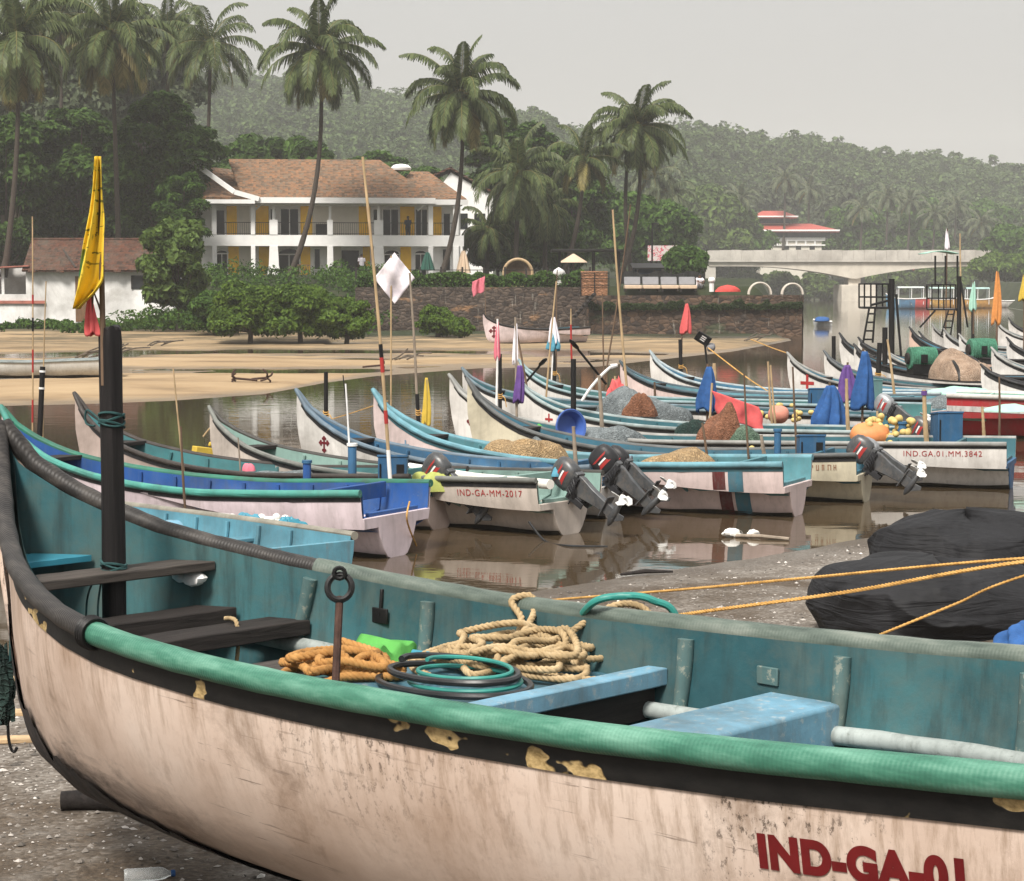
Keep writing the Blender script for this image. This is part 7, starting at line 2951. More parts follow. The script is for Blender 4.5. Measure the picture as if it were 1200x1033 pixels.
def heap(name, label, cat, px, py, z, wpx, hpx, depth_m, mat, seed=0, amp=.16, low=0.0, group=None, mats=None, part=None, nu=40, nv=18, fr=2.0, peak=None, crease=.0):
    """a soft mound whose foot is at this spot of the photo, wpx by hpx there"""
    p = at_z(px, py, z)
    k = p[1] / F_PX
    rg = random.Random(seed)
    ph = [rg.uniform(0, 6) for _ in range(8)]
    m = MB()
    W, H, D = wpx * k / 2, hpx * k, depth_m / 2
    nu, nv = 72, 26
    u = np.linspace(0, 2 * PI, nu, endpoint=False)[None, :]
    v = np.linspace(0, 1, nv + 1)[:, None]
    e = v * PI / 2
    cu, su = np.cos(u), np.sin(u)
    lob = 1 + amp * 1.6 * (np.sin(fr * u + ph[0]) + .6 * np.sin(2.6 * fr * u + ph[1]) * np.cos(e) + .35 * np.sin(5 * u + ph[2]))
    r = np.cos(e) ** .8 * (lob + 0 * e)
    X, Y = r * cu, r * su
    rough = fbm(X * 2.2 + seed * 3.1, Y * 2.2 + seed, .8, seed % 7, 5) - .5
    fold = np.sin((X * 5 + Y * 3) * 2.2 + 5 * rough + ph[3]) * .5
    ridge = 1 + .35 * np.sin(X * 2.6 + ph[4]) * np.cos(Y * 2 + ph[5])
    Z = (np.sin(e) ** (1.1 if peak is None else peak)) * ridge * (1 + amp * 3.2 * rough + amp * .5 * fold + crease * .3 * np.sin(X * 6 + 2.2 * Y + 7 * rough + ph[6]) * np.sin(e))
    X = X + .12 * rough
    P = np.stack([p[0] + W * X, p[1] + D * Y, z + H * np.maximum(Z, 0)], -1)
    P = P.astype(float)
    idx = np.arange((nv + 1) * nu).reshape(nv + 1, nu)
    nx = np.roll(idx, -1, 1)
    F = np.stack([idx[:-1], nx[:-1], nx[1:], idx[1:]], -1).reshape(-1, 4)
    o = mesh_np(name, P.reshape(-1, 3) - p, F, M[mat] if isinstance(mat, str) else mat, smooth_on=True)
    o.location = p
    return tag(o, label, cat, group)


def net_mat(name, a, b, sc=60):
    m, nt, bs = new_mat(name)
    v = coords(nt)
    fine = ramp(nt, noise(nt, v, 38, 6, .75, 1.5), [(.35, .75), (.55, 0)])
    big = ramp(nt, noise(nt, v, 5, 8, .7, .8), [(.3, a), (.7, b)])
    nt.links.new(mix(nt, fine, big, tuple(c * .22 for c in a)), bs.inputs['Base Color'])
    w = nt.nodes.new('ShaderNodeTexVoronoi')
    w.feature = 'DISTANCE_TO_EDGE'
    w.inputs['Scale'].default_value = sc * .3
    nt.links.new(coords(nt, (1, 1, 1.6)), w.inputs['Vector'])
    st = ramp(nt, w.outputs['Distance'], [(.02, 1), (.16, 0)])
    gap = ramp(nt, noise(nt, v, 3.0, 4), [(.4, .1), (.62, .75)])
    old = bs.inputs['Base Color'].links[0].from_socket
    dark = mix(nt, math_n(nt, 'MULTIPLY', gap, .8), old, tuple(c * .2 for c in a))
    nt.links.new(mix(nt, st, dark, old), bs.inputs['Base Color'])
    bump(nt, bs, math_n(nt, 'ADD', math_n(nt, 'MULTIPLY', st, .8), noise(nt, v, 7, 8, .75, 1.0)), .8, .04)
    set_rough(nt, bs, .95)
    return m


M['net_tan'] = net_mat('tan net', (.42, .27, .13), (.62, .45, .26))
M['net_pink'] = net_mat('pinkish tan net', (.45, .3, .2), (.66, .5, .38))
M['net_grey'] = net_mat('grey net', (.16, .19, .2), (.38, .42, .43))
M['net_green'] = net_mat('green net', (.06, .12, .08), (.25, .35, .25))
M['net_dark'] = net_mat('dark green net', (.012, .035, .032), (.05, .085, .07))
M['net_brown'] = net_mat('rust brown net', (.2, .08, .04), (.42, .2, .12))
M['mint_cloth'] = plain('mint cloth', srgb(165, 215, 195), .85, .1, 6, .2)
M['float_yellow'] = plain('yellow float', srgb(225, 195, 110), .6, .2, 8, .1)
M['float_orange'] = plain('orange float', srgb(245, 150, 75), .55, .12, 8, .1)
M['float_pink'] = plain('pink float', srgb(235, 150, 125), .6, .12, 8, .1)
M['foam_white'] = plain('white foam', (.75, .74, .7), .75, .1, 12, .2)
M['basin_blue'] = plain('blue basin', srgb(70, 110, 195), .4, .15, 5, .05)
M['drum_green'] = net_mat('green rope windings', (.06, .25, .15), (.16, .45, .3), 90)

mx_, my_, mz_ = MOT_A.location
px_, py_ = proj((mx_ - .1, my_ + .05, mz_ - .02))
heap('yellow_cloth', 'lemon yellow cloth thrown over the motor behind the cobalt blue canoe', 'cloth', px_, py_, mz_ - .02, 60, 24, .5, 'lemon_cloth', 5, .12, crease=.2)
mx_, my_, mz_ = MOT_B.location
px_, py_ = proj((mx_ - .12, my_ + .12, mz_ + .2))
heap('blue_rag', 'blue rag on the head of the motor by the 2017 lettering', 'cloth', px_, py_, mz_ + .2, 26, 12, .3, 'teal_cloth', 4, .14, crease=.5)
heap('net_heap', 'orange tan net mound in the blue canoe, peaked in the middle', 'net', 618, 545, .5, 108, 34, 1.0, 'net_tan', 5, .06)
heap('net_heap', 'grey net heaped before the orange tan mound', 'net', 636, 538, .5, 46, 22, .6, 'net_grey', 6, .08)
heap('net_heap', 'low tan net mound behind the light blue rail', 'net', 792, 553, .5, 96, 24, 1.0, 'net_tan', 7, .05)
heap('net_heap', 'pale grey net in the canoe with the blue basin', 'net', 712, 526, .45, 90, 24, .9, 'net_grey', 8, .07)
heap('net_heap', 'grey green net drift behind the red cloth', 'net', 752, 492, .5, 110, 30, 1.2, 'net_grey', 9, .07)
heap('net_heap', 'dark green net left of the rust net', 'net', 812, 514, .5, 46, 20, .8, 'net_dark', 10, .1)
heap('net_heap', 'rust brown net bundle with a knotted top', 'net', 843, 524, .45, 50, 42, .8, 'net_brown', 11, .08)
heap('net_heap', 'pale green net spilling right of the rust bundle', 'net', 862, 524, .45, 56, 28, .9, 'net_green', 12, .08)
heap('net_heap', 'dark green net inside the teal left canoe', 'net', 176, 540, .4, 52, 16, .6, 'net_dark', 13, .1)
heap('net_heap', 'grey net lying right of the dark green one in the teal left canoe', 'net', 212, 548, .4, 56, 16, .6, 'net_grey', 14, .08)
heap('net_heap', 'second dark green net beyond the yellow can', 'net', 244, 550, .4, 50, 16, .5, 'net_dark', 15, .1)
heap('net_heap', 'long grey net near the stern of the teal left canoe', 'net', 330, 566, .42, 110, 14, .5, 'net_grey', 16, .08)
heap('net_heap', 'pale net bundle behind the blue engine box on the left', 'net', 448, 540, .5, 52, 18, .6, 'net_grey', 17, .06)
heap('net_heap', 'brown net in the pale green canoe', 'net', 398, 552, .45, 60, 10, .5, 'net_brown', 18, .08)
SACK = heap('net_sack', 'big pinkish tan net sack tied with dark bands in the black railed canoe', 'net', 1124, 444, .8, 70, 25, 2.4, 'net_pink', 19, .07, peak=.75, crease=.12)
for q in (-.45, .3):
    m = MB()
    kx_ = 70 * (SACK.location.y / F_PX) / 2
    hz_ = 25 * (SACK.location.y / F_PX)
    m.tube([(kx_ * (q + .12 * math.cos(a)), -1.2 * math.cos(a) * .98, hz_ * 1.12 * (1 - .3 * abs(q)) * math.sin(a)) for a in [PI * i / 14 for i in range(15)]], .05, 6)
    m.build('tie_band', M['black_iron'], SACK)
heap('mint_cover', 'pale mint cover over the canoe behind the red hull', 'cover', 1125, 466, .6, 84, 13, 1.0, 'mint_cloth', 20, .05)
heap('mint_cover', 'pale mint cover lying in the bright red hull', 'cover', 1185, 482, .8, 60, 7, .8, 'mint_cloth', 21, .05)
heap('net_heap', 'flat grey net in the canoe beside the tall blue cloth', 'net', 1105, 478, .55, 60, 12, .8, 'net_grey', 22, .06)
heap('red_cloth', 'crumpled red cloth at the foot of the white curved rod', 'cloth', 721, 478, .5, 26, 28, .4, 'coral_cloth', 23, .2, crease=.5)
heap('green_cloth', 'lime green cloth left of the blue basin', 'cloth', 632, 514, .55, 34, 14, .4, 'lime_cloth', 24, .18, crease=.5)
heap('net_heap', 'small brown net heap by the orange cap in the middle canoe', 'net', 752, 488, .62, 34, 22, .4, 'net_brown', 25, .15)
# red pennant cloth by the rust net
p = at_z(862, 492, .75)
t = thing('red_pennant', 'coral red triangular cloth flying over the rust net bundle', 'pennant', p)
cloth_flag(t, Vector((0, 0, .35)), (1, 0, -.35), (.25, 0, -1), 'coral_cloth', .85, .45, seed=2, name='cloth', fold=.05)
m = MB()
m.tube([(-.45, .02, -.3), (-.4, .02, .62)], .02, 6)
m.build('stick', M['bamboo'], t)

# floats
def floats(label, px, py, z, wpx, hpx, n, mat, seed, r=.05, cat='floats', big=None):
    p = at_z(px, py, z)
    k = p[1] / F_PX
    rg = random.Random(seed)
    t = thing('float_string', label, cat, p)
    for i in range(n):
        m = MB()
        x, z_ = rg.uniform(-.5, .5) * wpx * k, rg.random() ** 1.3 * hpx * k * .8
        y = rg.uniform(-.18, .18)
        m.blob((x, y, z_ + r), (r * rg.uniform(.85, 1.2), r, r * rg.uniform(.8, 1.1)), 10, 7, .05, i)
        m.build('float', M[mat], t)
    return t


floats('heap of yellow net floats before the black railed 3842 canoe', 1042, 524, .5, 50, 40, 46, 'float_yellow', 1, .058)
floats('yellow floats in the teal canoe left of the engine box', 894, 540, .45, 38, 14, 16, 'float_yellow', 2, .045)
floats('row of yellow floats behind the pair of pale bamboos', 920, 496, .5, 80, 12, 22, 'float_yellow', 3, .05)
floats('few yellow floats at the foot of the teal canoe bow', 918, 484, .6, 26, 8, 8, 'float_yellow', 4, .05)
floats('white foam floats on the floor of the sky blue canoe', 295, 618, .48, 84, 10, 26, 'foam_white', 5, .04)
m = MB()
p = at_z(1019, 524, .5)
m.blob((p[0], p[1], .68), (.33, .22, .2), 20, 12, .06, 3)
tag(m.build('orange_float', M['float_orange']), 'big orange float beside the yellow floats', 'float')
m = MB()
p = at_z(912, 494, .6)
m.blob((p[0], p[1], .72), (.2, .16, .16), 16, 10, .06, 3)
tag(m.build('pink_float', M['float_pink']), 'pinkish float among the row of yellow floats', 'float')
m = MB()
p = at_z(262, 622, .3)
m.box((p[0], p[1], .42), (.2, .17, .13), Euler((.1, .15, .5)).to_matrix())
tag(m.build('foam_block', M['foam_white'], bev=.02), 'white foam block among the floats in the sky blue canoe', 'foam block')
heap('blue_bag', 'light blue plastic bag crumpled among the white floats', 'bag', 285, 620, .48, 44, 14, .35, 'teal_cloth', 31, .2, crease=.5)
heap('blue_bag', 'pale blue plastic bag at the thwart end in the sky blue canoe', 'bag', 335, 622, .48, 40, 14, .3, 'tray_blue', 32, .2, crease=.5)
p = at_z(222, 624, .45)
t = thing('plastic_drum', 'pale blue plastic drum lying in the sky blue canoe', 'drum', (p[0], p[1], .28))
m = MB()
m.lathe([(.12, -.26), (.15, -.24), (.15, -.02), (.155, 0), (.15, .02), (.15, .24), (.12, .26)], 20, (0, 0, .15), 0, 'x')
m.build('body', M['pale_blue'], t)
m = MB()
m.lathe([(.03, .255), (.03, .285)], 10, (0, 0, .2), 0, 'x')
m.build('cap', M['white_paint'], t)
p = at_z(238, 536, .5)
m = MB()
m.box((p[0], p[1], .58), (.3, .16, .14), Euler((0, .15, .6)).to_matrix())
m.tube([(p[0] + .1, p[1], .66), (p[0] + .12, p[1], .72)], .03, 8)
tag(m.build('fuel_can', M['yellow_cloth'], bev=.02), 'yellow fuel can between the nets of the teal left canoe', 'can')
for (lb, px, py, mt) in (('orange plastic tub at the front of the net canoe', 146, 524, 'float_orange'), ('small crumpled pink cap on the grey net', 292, 552, 'pink_cloth')):
    heap('plastic_tub' if 'tub' in lb else 'cap', lb, 'tub' if 'tub' in lb else 'cap', px, py, .55, 16, 9, .2, mt, 33, .06)
# blue basin
p = at_z(662, 516, .6)
t = thing('basin', 'round blue basin propped on edge beside the lime cloth', 'basin', (p[0], p[1], .8), .2)
R = Euler((math.radians(84), 0, .35)).to_matrix()
m = MB()
m.lathe([(.18, .0), (.25, .16), (.27, .17), (.27, .185), (.245, .18), (.19, .03), (.01, .02)], 28, (0, 0, 0), 0, 'z', R)
m.build('bowl', M['basin_blue'], t)
m = MB()
m.tube([tuple(R @ Vector((.27 * math.cos(q), .27 * math.sin(q), .178))) for q in [2 * PI * i / 28 for i in range(28)]], .014, 6, closed=True)
m.build('rim', M['basin_blue'], t)

# rope drums
for (lb, px, py, wpx, y) in (('left green rope drum lying across the canoe with black strakes', 1080, 430, 36, 27.5 * K), ('right green rope drum on the canoe behind the tan sack', 1150, 420, 34, 33.0 * K)):
    p = at_yr(px, py, y)
    k = y / F_PX
    t = thing('rope_drum', lb, 'rope drum', p, math.radians(8), 'green rope drums')
    R_, W_ = 14 * k, wpx * k / 2.3
    m = MB()
    prof = []
    for i in range(24):
        prof += [(R_ * (.93 + .07 * (i % 2)) * (1 - .06 * (abs(i - 11.5) / 12) ** 2), -W_ + 2 * W_ * i / 23)]
    m.lathe(prof, 24, (0, 0, R_ * .7), 0, 'x')
    m.build('windings', M['drum_green'], t)
    for s_ in (-1, 1):
        m = MB()
        m.lathe([(.05, s_ * (W_ + .02)), (R_ * .5, s_ * (W_ + .02)), (R_ * .45, s_ * (W_ + .07)), (.05, s_ * (W_ + .07))], 20, (0, 0, R_ * .7), 0, 'x')
        m.build('flange', M['dark_wood'], t)
    m = MB()
    m.box((0, 0, -.05), (W_ * 1.8, .5, .25))
    m.box((-W_ * .1, -R_ * .98, R_ * .7), (.16, .04, R_ * .7))
    m.build('cradle', M['black_paint'], t)

# blue engine boxes
def engine_box(label, px, py, z, wpx, hpx, dpt, rz=0, window=True, col='blue_box'):
    p = at_z(px, py, z)
    k = p[1] / F_PX
    W, H = wpx * k, hpx * k
    t = thing('engine_box', label, 'box', (p[0], p[1] + dpt / 2, z), rz, 'blue engine boxes on the canoes')
    m = MB()
    m.prism([(-dpt / 2, 0), (dpt / 2, 0), (dpt / 2, H * .92), (-dpt / 2, H)], -W / 2, W / 2, plane='yz')
    m.build('body', M[col], t, bev=.008)
    m = MB()
    m.box((0, 0, H * .975), (W * 1.06, dpt * 1.06, .03), Euler((-.08 * H / dpt, 0, 0)).to_matrix())
    m.build('lid', M[col], t, bev=.006)
    if window:
        m = MB()
        m.box((W * .27, -dpt / 2, H * .6), (W * .26, .02, H * .36))
        m.build('opening', M['black_paint'], t)
    m = MB()
    m.tube([(-W * .42, -dpt / 2 - .012, H * .2), (-W * .42, -dpt / 2 - .012, H * .8)], .01, 6)
    m.build('hinge', M['black_iron'], t)


M['blue_box'] = worn_paint('engine box paint', srgb(45, 105, 150), (.2, .25, .28), (.03, .05, .06), .25, .3, .5, 3)
M['teal_box'] = worn_paint('teal box paint', srgb(95, 140, 140), (.2, .25, .24), (.03, .05, .05), .3, .3, .5, 3)
M['tan_wood'] = wood('tan wood', (.4, .28, .16), .7, (2, 2, 6))
engine_box('blue engine box with a square opening in front of the grey bamboo', 460, 577, .5, 34, 42, .32)
engine_box('blue engine box with a square opening right of the bent tiller', 952, 545, .5, 30, 34, .34)
engine_box('tall blue engine box in front of the bright red hull', 1112, 524, .55, 30, 40, .4, .1, False)
engine_box('dark teal engine box under the wide blue cloth', 958, 480, .55, 18, 24, .3, 0, False, 'blue_box')
engine_box('pale teal engine box right of the tall blue cloth', 1026, 474, .6, 16, 28, .35, 0, False, 'teal_box')
# blue bollard posts on the quarters
for (lb, px, py, top, wd) in (('blue bitt post in the cobalt blue canoe', 360, 580, 542, .05), ('blue bitt post with a white cap by the bent rod', 413, 572, 522, .055), ('blue bitt post beside the yellow floats', 1057, 524, 496, .08), ('slanted blue post with a pale hose by the yellow floats', 911, 544, 505, .05)):
    p = at_z(px, py, .5)
    tp = at_yr(px, top, p[1])
    t = thing('bitt_post', lb, 'post', (p[0], p[1], .25), 0, 'blue bitt posts')
    m = MB()
    m.tube([(0, 0, 0), (0, 0, tp[2] - .25)], wd, 12)
    m.build('post', M['blue_rod'] if px != 360 else paint('inside paint', COBALT), t, bev=.006)
    m = MB()
    m.tube([(0, 0, tp[2] - .26), (0, 0, tp[2] - .225)], wd * 1.25, 12)
    m.build('cap', M['blue_rod'] if px != 413 else M['white_paint'], t)
# white pipe along the pale canoe
p, q = at_z(480, 548, .66), at_z(645, 568, .66)
m = MB()
m.tube([tuple(p), tuple((p + q) / 2 + [0, 0, -.03]), tuple(q)], .06, 12)
tag(m.build('white_pipe', M['white_pipe']), 'long white plastic pipe lying along the rail of the canoe lettered 2017', 'pipe')


# ------------------------------------------------------------------ scaffold lamp masts on the far canoes
def scaffold(label, mast_px, base_py, top_py, cage, ladder, y, canopy=None, extra=()):
    k = y / F_PX
    f = at_yr(mast_px, base_py, y)
    t = thing('scaffold_mast', label, 'mast', f, 0, 'black scaffold masts on the canoes')
    V_ = lambda px, py, dy=0: Vector(at_yr(px, py, y)) - Vector(f) + Vector((0, dy, 0))
    m = MB()
    m.tube([(0, 0, -.3), V_(mast_px, top_py)], .085, 10)
    m.build('post', M['black_post'], t)
    x0, x1, y0, y1 = cage
    m = MB()
    r = .024
    for dy in (0, .9):
        for px in (x0, (x0 + x1) / 2, x1):
            m.tube([V_(px, y0, dy), V_(px, y1, dy)], r, 6)
        for py in (y0, (y0 * .45 + y1 * .55), y1):
            m.tube([V_(x0, py, dy), V_(x1, py, dy)], r, 6)
    for px in (x0, x1):
        for py in (y0, y1):
            m.tube([V_(px, py, 0), V_(px, py, .9)], r, 6)
    m.tube([V_(x1, y1), V_(mast_px, y1)], .05, 6)
    m.build('cage', M['black_iron'], t)
    m = MB()
    m.box((V_(x0, y1) + V_(x1, y1, .9)) / 2, ((x1 - x0) * k, .9, .06))
    m.build('platform', M['black_iron'] if not canopy else M['grey_cushion'], t)
    (a0, a1), (b0, b1) = ladder
    m = MB()
    w = 7 * k
    A, B_ = V_(a0, a1), V_(b0, b1)
    for s_ in (-1, 1):
        m.tube([A + Vector((s_ * w * .5, 0, 0)), B_ + Vector((s_ * w * .8, 0, 0))], .03, 6)
    for q in (.15, .4, .65, .9):
        c = A.lerp(B_, q)
        m.tube([c - Vector((w * (.5 + .3 * q), 0, 0)), c + Vector((w * (.5 + .3 * q), 0, 0))], .025, 6)
    m.build('ladder', M['black_iron'], t)
    for (a, b_) in extra:
        m = MB()
        m.tube([V_(*a), V_(*b_)], .035, 6)
        m.build('stay', M['black_iron'], t)
    if canopy:
        m = MB()
        m.grid(lambda u, v: tuple(V_(canopy[0] + (canopy[1] - canopy[0]) * u, canopy[2] - 3 * math.sin(PI * u), -.2 + 1.3 * v)), 10, 4)
        o = m.build('canopy', M['mint_cloth'], t)
        o.modifiers.new('thick', 'SOLIDIFY').thickness = .03


scaffold('black scaffold mast with a bare cage and hanging ladder, the left of the two', 1045, 432, 327, (1013, 1041, 333, 361), ((1022, 362), (1017, 402)), 31.5 * K, None, (((1050, 345), (1056, 418)), ((1043, 352), (1020, 358))))
scaffold('black scaffold mast with a canopied cage, the right of the two', 1124, 416, 324, (1092, 1120, 334, 363), ((1115, 364), (1108, 395)), 40.0 * K, (1083, 1122, 298), (((1096, 300), (1096, 334)), ((1108, 300), (1108, 334)), ((1122, 300), (1122, 330)), ((1096, 364), (1078, 384)), ((1126, 330), (1134, 384))))
stick('tall pale pole beside the right scaffold mast', (1127, 360), (1125, 274), 1.9, .05, 'bamboo')
# ------------------------------------------------------------------ things on the near beach
def on_ground(px, py, up=0.0):
    z = .3
    for _ in range(12):
        p = at_z(px, py, z + up)
        z = float(ground_z(p[0], p[1]))
    return at_z(px, py, z + up)


M['black_cloth'] = plain('black fine net cloth', (.016, .016, .018), .75, .35, 3, .0)


def bundle_mat():
    m, nt, bs = new_mat('black net bundle')
    v = coords(nt)
    nt.links.new(ramp(nt, noise(nt, v, 2, 7, .65), [(.3, (.005, .005, .006)), (.7, (.014, .014, .016))]), bs.inputs['Base Color'])
    vf = coords(nt, (.7, .7, 5), rot=(.1, .35, 0))
    f = noise(nt, vf, 1.6, 4, .5, 1.6)
    bump(nt, bs, math_n(nt, 'ADD', f, math_n(nt, 'MULTIPLY', noise(nt, v, 28, 4), .06)), .8, .06)
    set_rough(nt, bs, .7)
    return m


M['bundle'] = bundle_mat()


def bundle(label, px, py, wpx, hpx, depth_m, dy, seed):
    p = on_ground(px, py)
    z = p[2] - .02
    p = np.array([p[0] * (p[1] + dy) / p[1], p[1] + dy, z])
    k = p[1] / F_PX
    W, H, D = wpx * k / 2, hpx * k, depth_m / 2
    nu, nv = 260, 120
    u = np.linspace(0, 2 * PI, nu, endpoint=False)[None, :]
    v = np.linspace(0, 1, nv + 1)[:, None]
    e = v * PI / 2
    r = np.cos(e) ** .55
    z_ = np.sin(e) ** .9
    X = r * np.cos(u) * (1 + .06 * np.sin(2 * u + seed))
    Y = r * np.sin(u) * (1 + .06 * np.sin(3 * u + seed))
    # sagging folds that run round the bundle and gather at its right end
    cx_, cy_ = np.cos(u) + 0 * v, np.sin(u) + 0 * v
    warp = fbm(cx_ * 1.6 + seed, cy_ * 1.6 + v * 1.2, .9, seed, 4) - .5
    # sagging folds run round the bundle; puckers run down from its top
    ph_ = 15 * v + 8 * warp + 2.2 * np.sin(u * 1.0 + seed) + 1.3 * np.sin(2 * u + 2 * seed)
    f1 = .06 * (1 - np.abs(np.sin(ph_ * .5))) * (.35 + vnoise(cx_ * 2, cy_ * 2 + v * 2, .7, seed + 9))
    f3 = .022 * np.abs(np.sin(17 * u + 8 * warp + 6 * v)) * v
    f2 = .34 * (fbm(cx_ * 1.2, cy_ * 1.2 + v * 1.2, 1.0, seed + 3, 2) - .5) + .015 * (fbm(cx_ * 4, cy_ * 4 + v * 6, .6, seed + 5, 4) - .5)
    s = 1 + f1 + f3 + f2 * np.sin(PI * np.clip(v * .85 + .15, 0, 1))
    bulge = 1 + .12 * np.sin(PI * v)
    P = np.stack([p[0] + W * X * s * bulge, p[1] + D * Y * s * bulge, z + H * (z_ * (1 + f2 * .9 + .6 * f1))], -1)
    idx = np.arange((nv + 1) * nu).reshape(nv + 1, nu)
    nx = np.roll(idx, -1, 1)
    F = np.stack([idx[:-1], nx[:-1], nx[1:], idx[1:]], -1).reshape(-1, 4)
    o = mesh_np('net_bundle', P.reshape(-1, 3) - p, F, M['bundle'], smooth_on=True)
    o.location = p
    tag(o, label, 'net bundle', 'black net bundles on the beach')


bundle('front black net bundle on the shingle, wider and lower with sagging folds', 1092, 746, 244, 80, 1.7, .5, 2)
bundle('rear black net bundle heaped behind the wider one', 1130, 715, 200, 88, 1.6, 1.4, 7)
p = on_ground(1205, 764)
m = MB()
m.blob((p[0], p[1] - .3, p[2] + .06), (.3, .32, .2), 60, 30, .16, 5, low=-.3, fr=4)
tag(m.build('blue_tarp', M['blue_cloth']), 'blue tarpaulin corner beside the front black bundle', 'tarpaulin')

# mooring ropes running off to the right
def beach_rope(label, P, r):
    m = MB()
    rope_mesh(m, P, r, .09, .03, 3, 5)
    tag(m.build('mooring_rope', M['rope_line'], None, 60), label, 'rope', 'mooring ropes')


def sag(P, d): return P
R1 = [on_ground(560, 712, .02), on_ground(640, 704, .03), at_yr(800, 691, 15.8), at_yr(951, 677, 14.6), at_yr(1200, 654.5, 13.4), np.array([4.6, 12.3, 1.42])]
beach_rope('uppermost ochre rope slanting over the black bundles', R1, .012)
R2 = [on_ground(740, 733, .02), at_yr(797, 721, 15.0), at_yr(993, 694, 14.0), at_yr(1200, 658.5, 13.0), np.array([4.6, 12.2, 1.5])]
beach_rope('lower doubled ochre rope crossing the front black bundle', R2, .015)
R3 = [on_ground(990, 761, .02), at_yr(1029, 745, 13.6), at_yr(1120, 708, 13.3), at_yr(1200, 675, 12.9), np.array([4.6, 12.1, 1.75])]
beach_rope('short steep pale rope in front of the black bundle', R3, .010)

m = MB()
gz_ = float(ground_z(4.62, 12.2))
m.tube([(4.64, 12.2, gz_ - .3), (4.62, 12.2, 1.2), (4.6, 12.2, 2.05)], [.075, .07, .062], 12)
st_ = m.build('mooring_stake', M['mast_black'])
tag(st_, 'dark wooden stake in the shingle that the ochre mooring ropes are tied to', 'stake')
for zz_ in (1.44, 1.52, 1.76):
    m = MB()
    m.tube([(4.6 + .085 * math.cos(q), 12.2 + .085 * math.sin(q), zz_ + .01 * math.sin(q)) for q in [2 * PI * i / 16 for i in range(16)]], .014, 6, closed=True)
    m.build('rope_turn', M['rope_line'], st_, world=True)

# litter, pebbles and shell (nobody could count them)
def pebbles():
    rg = np.random.default_rng(12)
    n = 14000
    x = np.concatenate([rg.uniform(-4.5, -.6, n // 2), rg.uniform(-.5, 9, n // 2)])
    y = np.concatenate([rg.uniform(6.6, 17.0, n // 2), rg.uniform(11, 25, n // 2)])
    sd = (x - P1[0]) * _n[0] + (y - P1[1]) * _n[1]
    ok = sd > .25
    x, y = x[ok], y[ok]
    n = len(x)
    z = ground_z(x, y)
    s = .006 + .02 * rg.random(n) ** 4
    ico = np.array([(0, 0, 1), (.9, 0, .1), (0, .9, .05), (-.9, 0, .1), (0, -.9, 0), (0, 0, -.6)])
    fc = np.array([(0, 1, 2), (0, 2, 3), (0, 3, 4), (0, 4, 1), (5, 2, 1), (5, 3, 2), (5, 4, 3), (5, 1, 4)])
    rot = rg.uniform(0, 6.28, n)
    c, s_ = np.cos(rot), np.sin(rot)
    B = ico[None] * (s[:, None, None] * np.stack([rg.uniform(.7, 1.7, n), rg.uniform(.6, 1.1, n), rg.uniform(.35, .8, n)], -1)[:, None, :])
    V = np.stack([B[..., 0] * c[:, None] - B[..., 1] * s_[:, None] + x[:, None], B[..., 0] * s_[:, None] + B[..., 1] * c[:, None] + y[:, None], B[..., 2] + z[:, None] + .003], -1)
    F = (fc[None] + (np.arange(n) * 6)[:, None, None]).reshape(-1, 3)
    m, nt, bs = new_mat('pebbles')
    gi = nt.nodes.new('ShaderNodeNewGeometry')
    nt.links.new(ramp(nt, gi.outputs['Random Per Island'], [(.0, (.05, .045, .04)), (.35, (.16, .14, .12)), (.7, (.34, .31, .28)), (.93, (.5, .46, .42)), (1, (.68, .66, .62))]), bs.inputs['Base Color'])
    set_rough(nt, bs, .8)
    o = mesh_np('gravel', V.reshape(-1, 3), F, m)
    tag(o, 'grey pebbles, shell and grit strewn over the near beach', 'gravel', kind='stuff')


pebbles()
# dark timber chock under the forefoot
a = on_ground(72, 950)
t = MB()
t.tube([(a[0], a[1], a[2] + .05), (a[0] + .2, a[1] + .02, a[2] + .055), (a[0] + 1.1, a[1] - .15, a[2] + .05)], [.052, .06, .062], 12)
tag(t.build('timber_chock', M['dark_wood']), 'dark round timber lying under the forefoot of the big canoe', 'timber')
# plastic bottle
a = on_ground(172, 1034)
t = thing('plastic_bottle', 'clear ribbed plastic bottle lying on the grit at the bottom edge', 'bottle', (a[0], a[1], a[2] + .034), math.radians(12))
m = MB()
prof = [(.004, -.1), (.028, -.1), (.032, -.092)]
for i in range(9):
    prof += [(.033, -.08 + i * .014), (.0305, -.073 + i * .014)]
prof += [(.033, .05), (.028, .075), (.013, .1), (.012, .11)]
m.lathe(prof, 20, (0, 0, 0), 0, 'x')
mm_, nt_, bs_ = new_mat('clear plastic')
bs_.inputs['Base Color'].default_value = (.85, .88, .88, 1)
bs_.inputs['Transmission Weight'].default_value = .75
bs_.inputs['Roughness'].default_value = .15
bs_.inputs['IOR'].default_value = 1.3
m.build('body', mm_, t)
m = MB()
m.lathe([(.014, .108), (.0155, .11), (.0155, .125), (.01, .128)], 16, (0, 0, 0), 0, 'x')
m.build('cap', M['blue_cloth'], t)
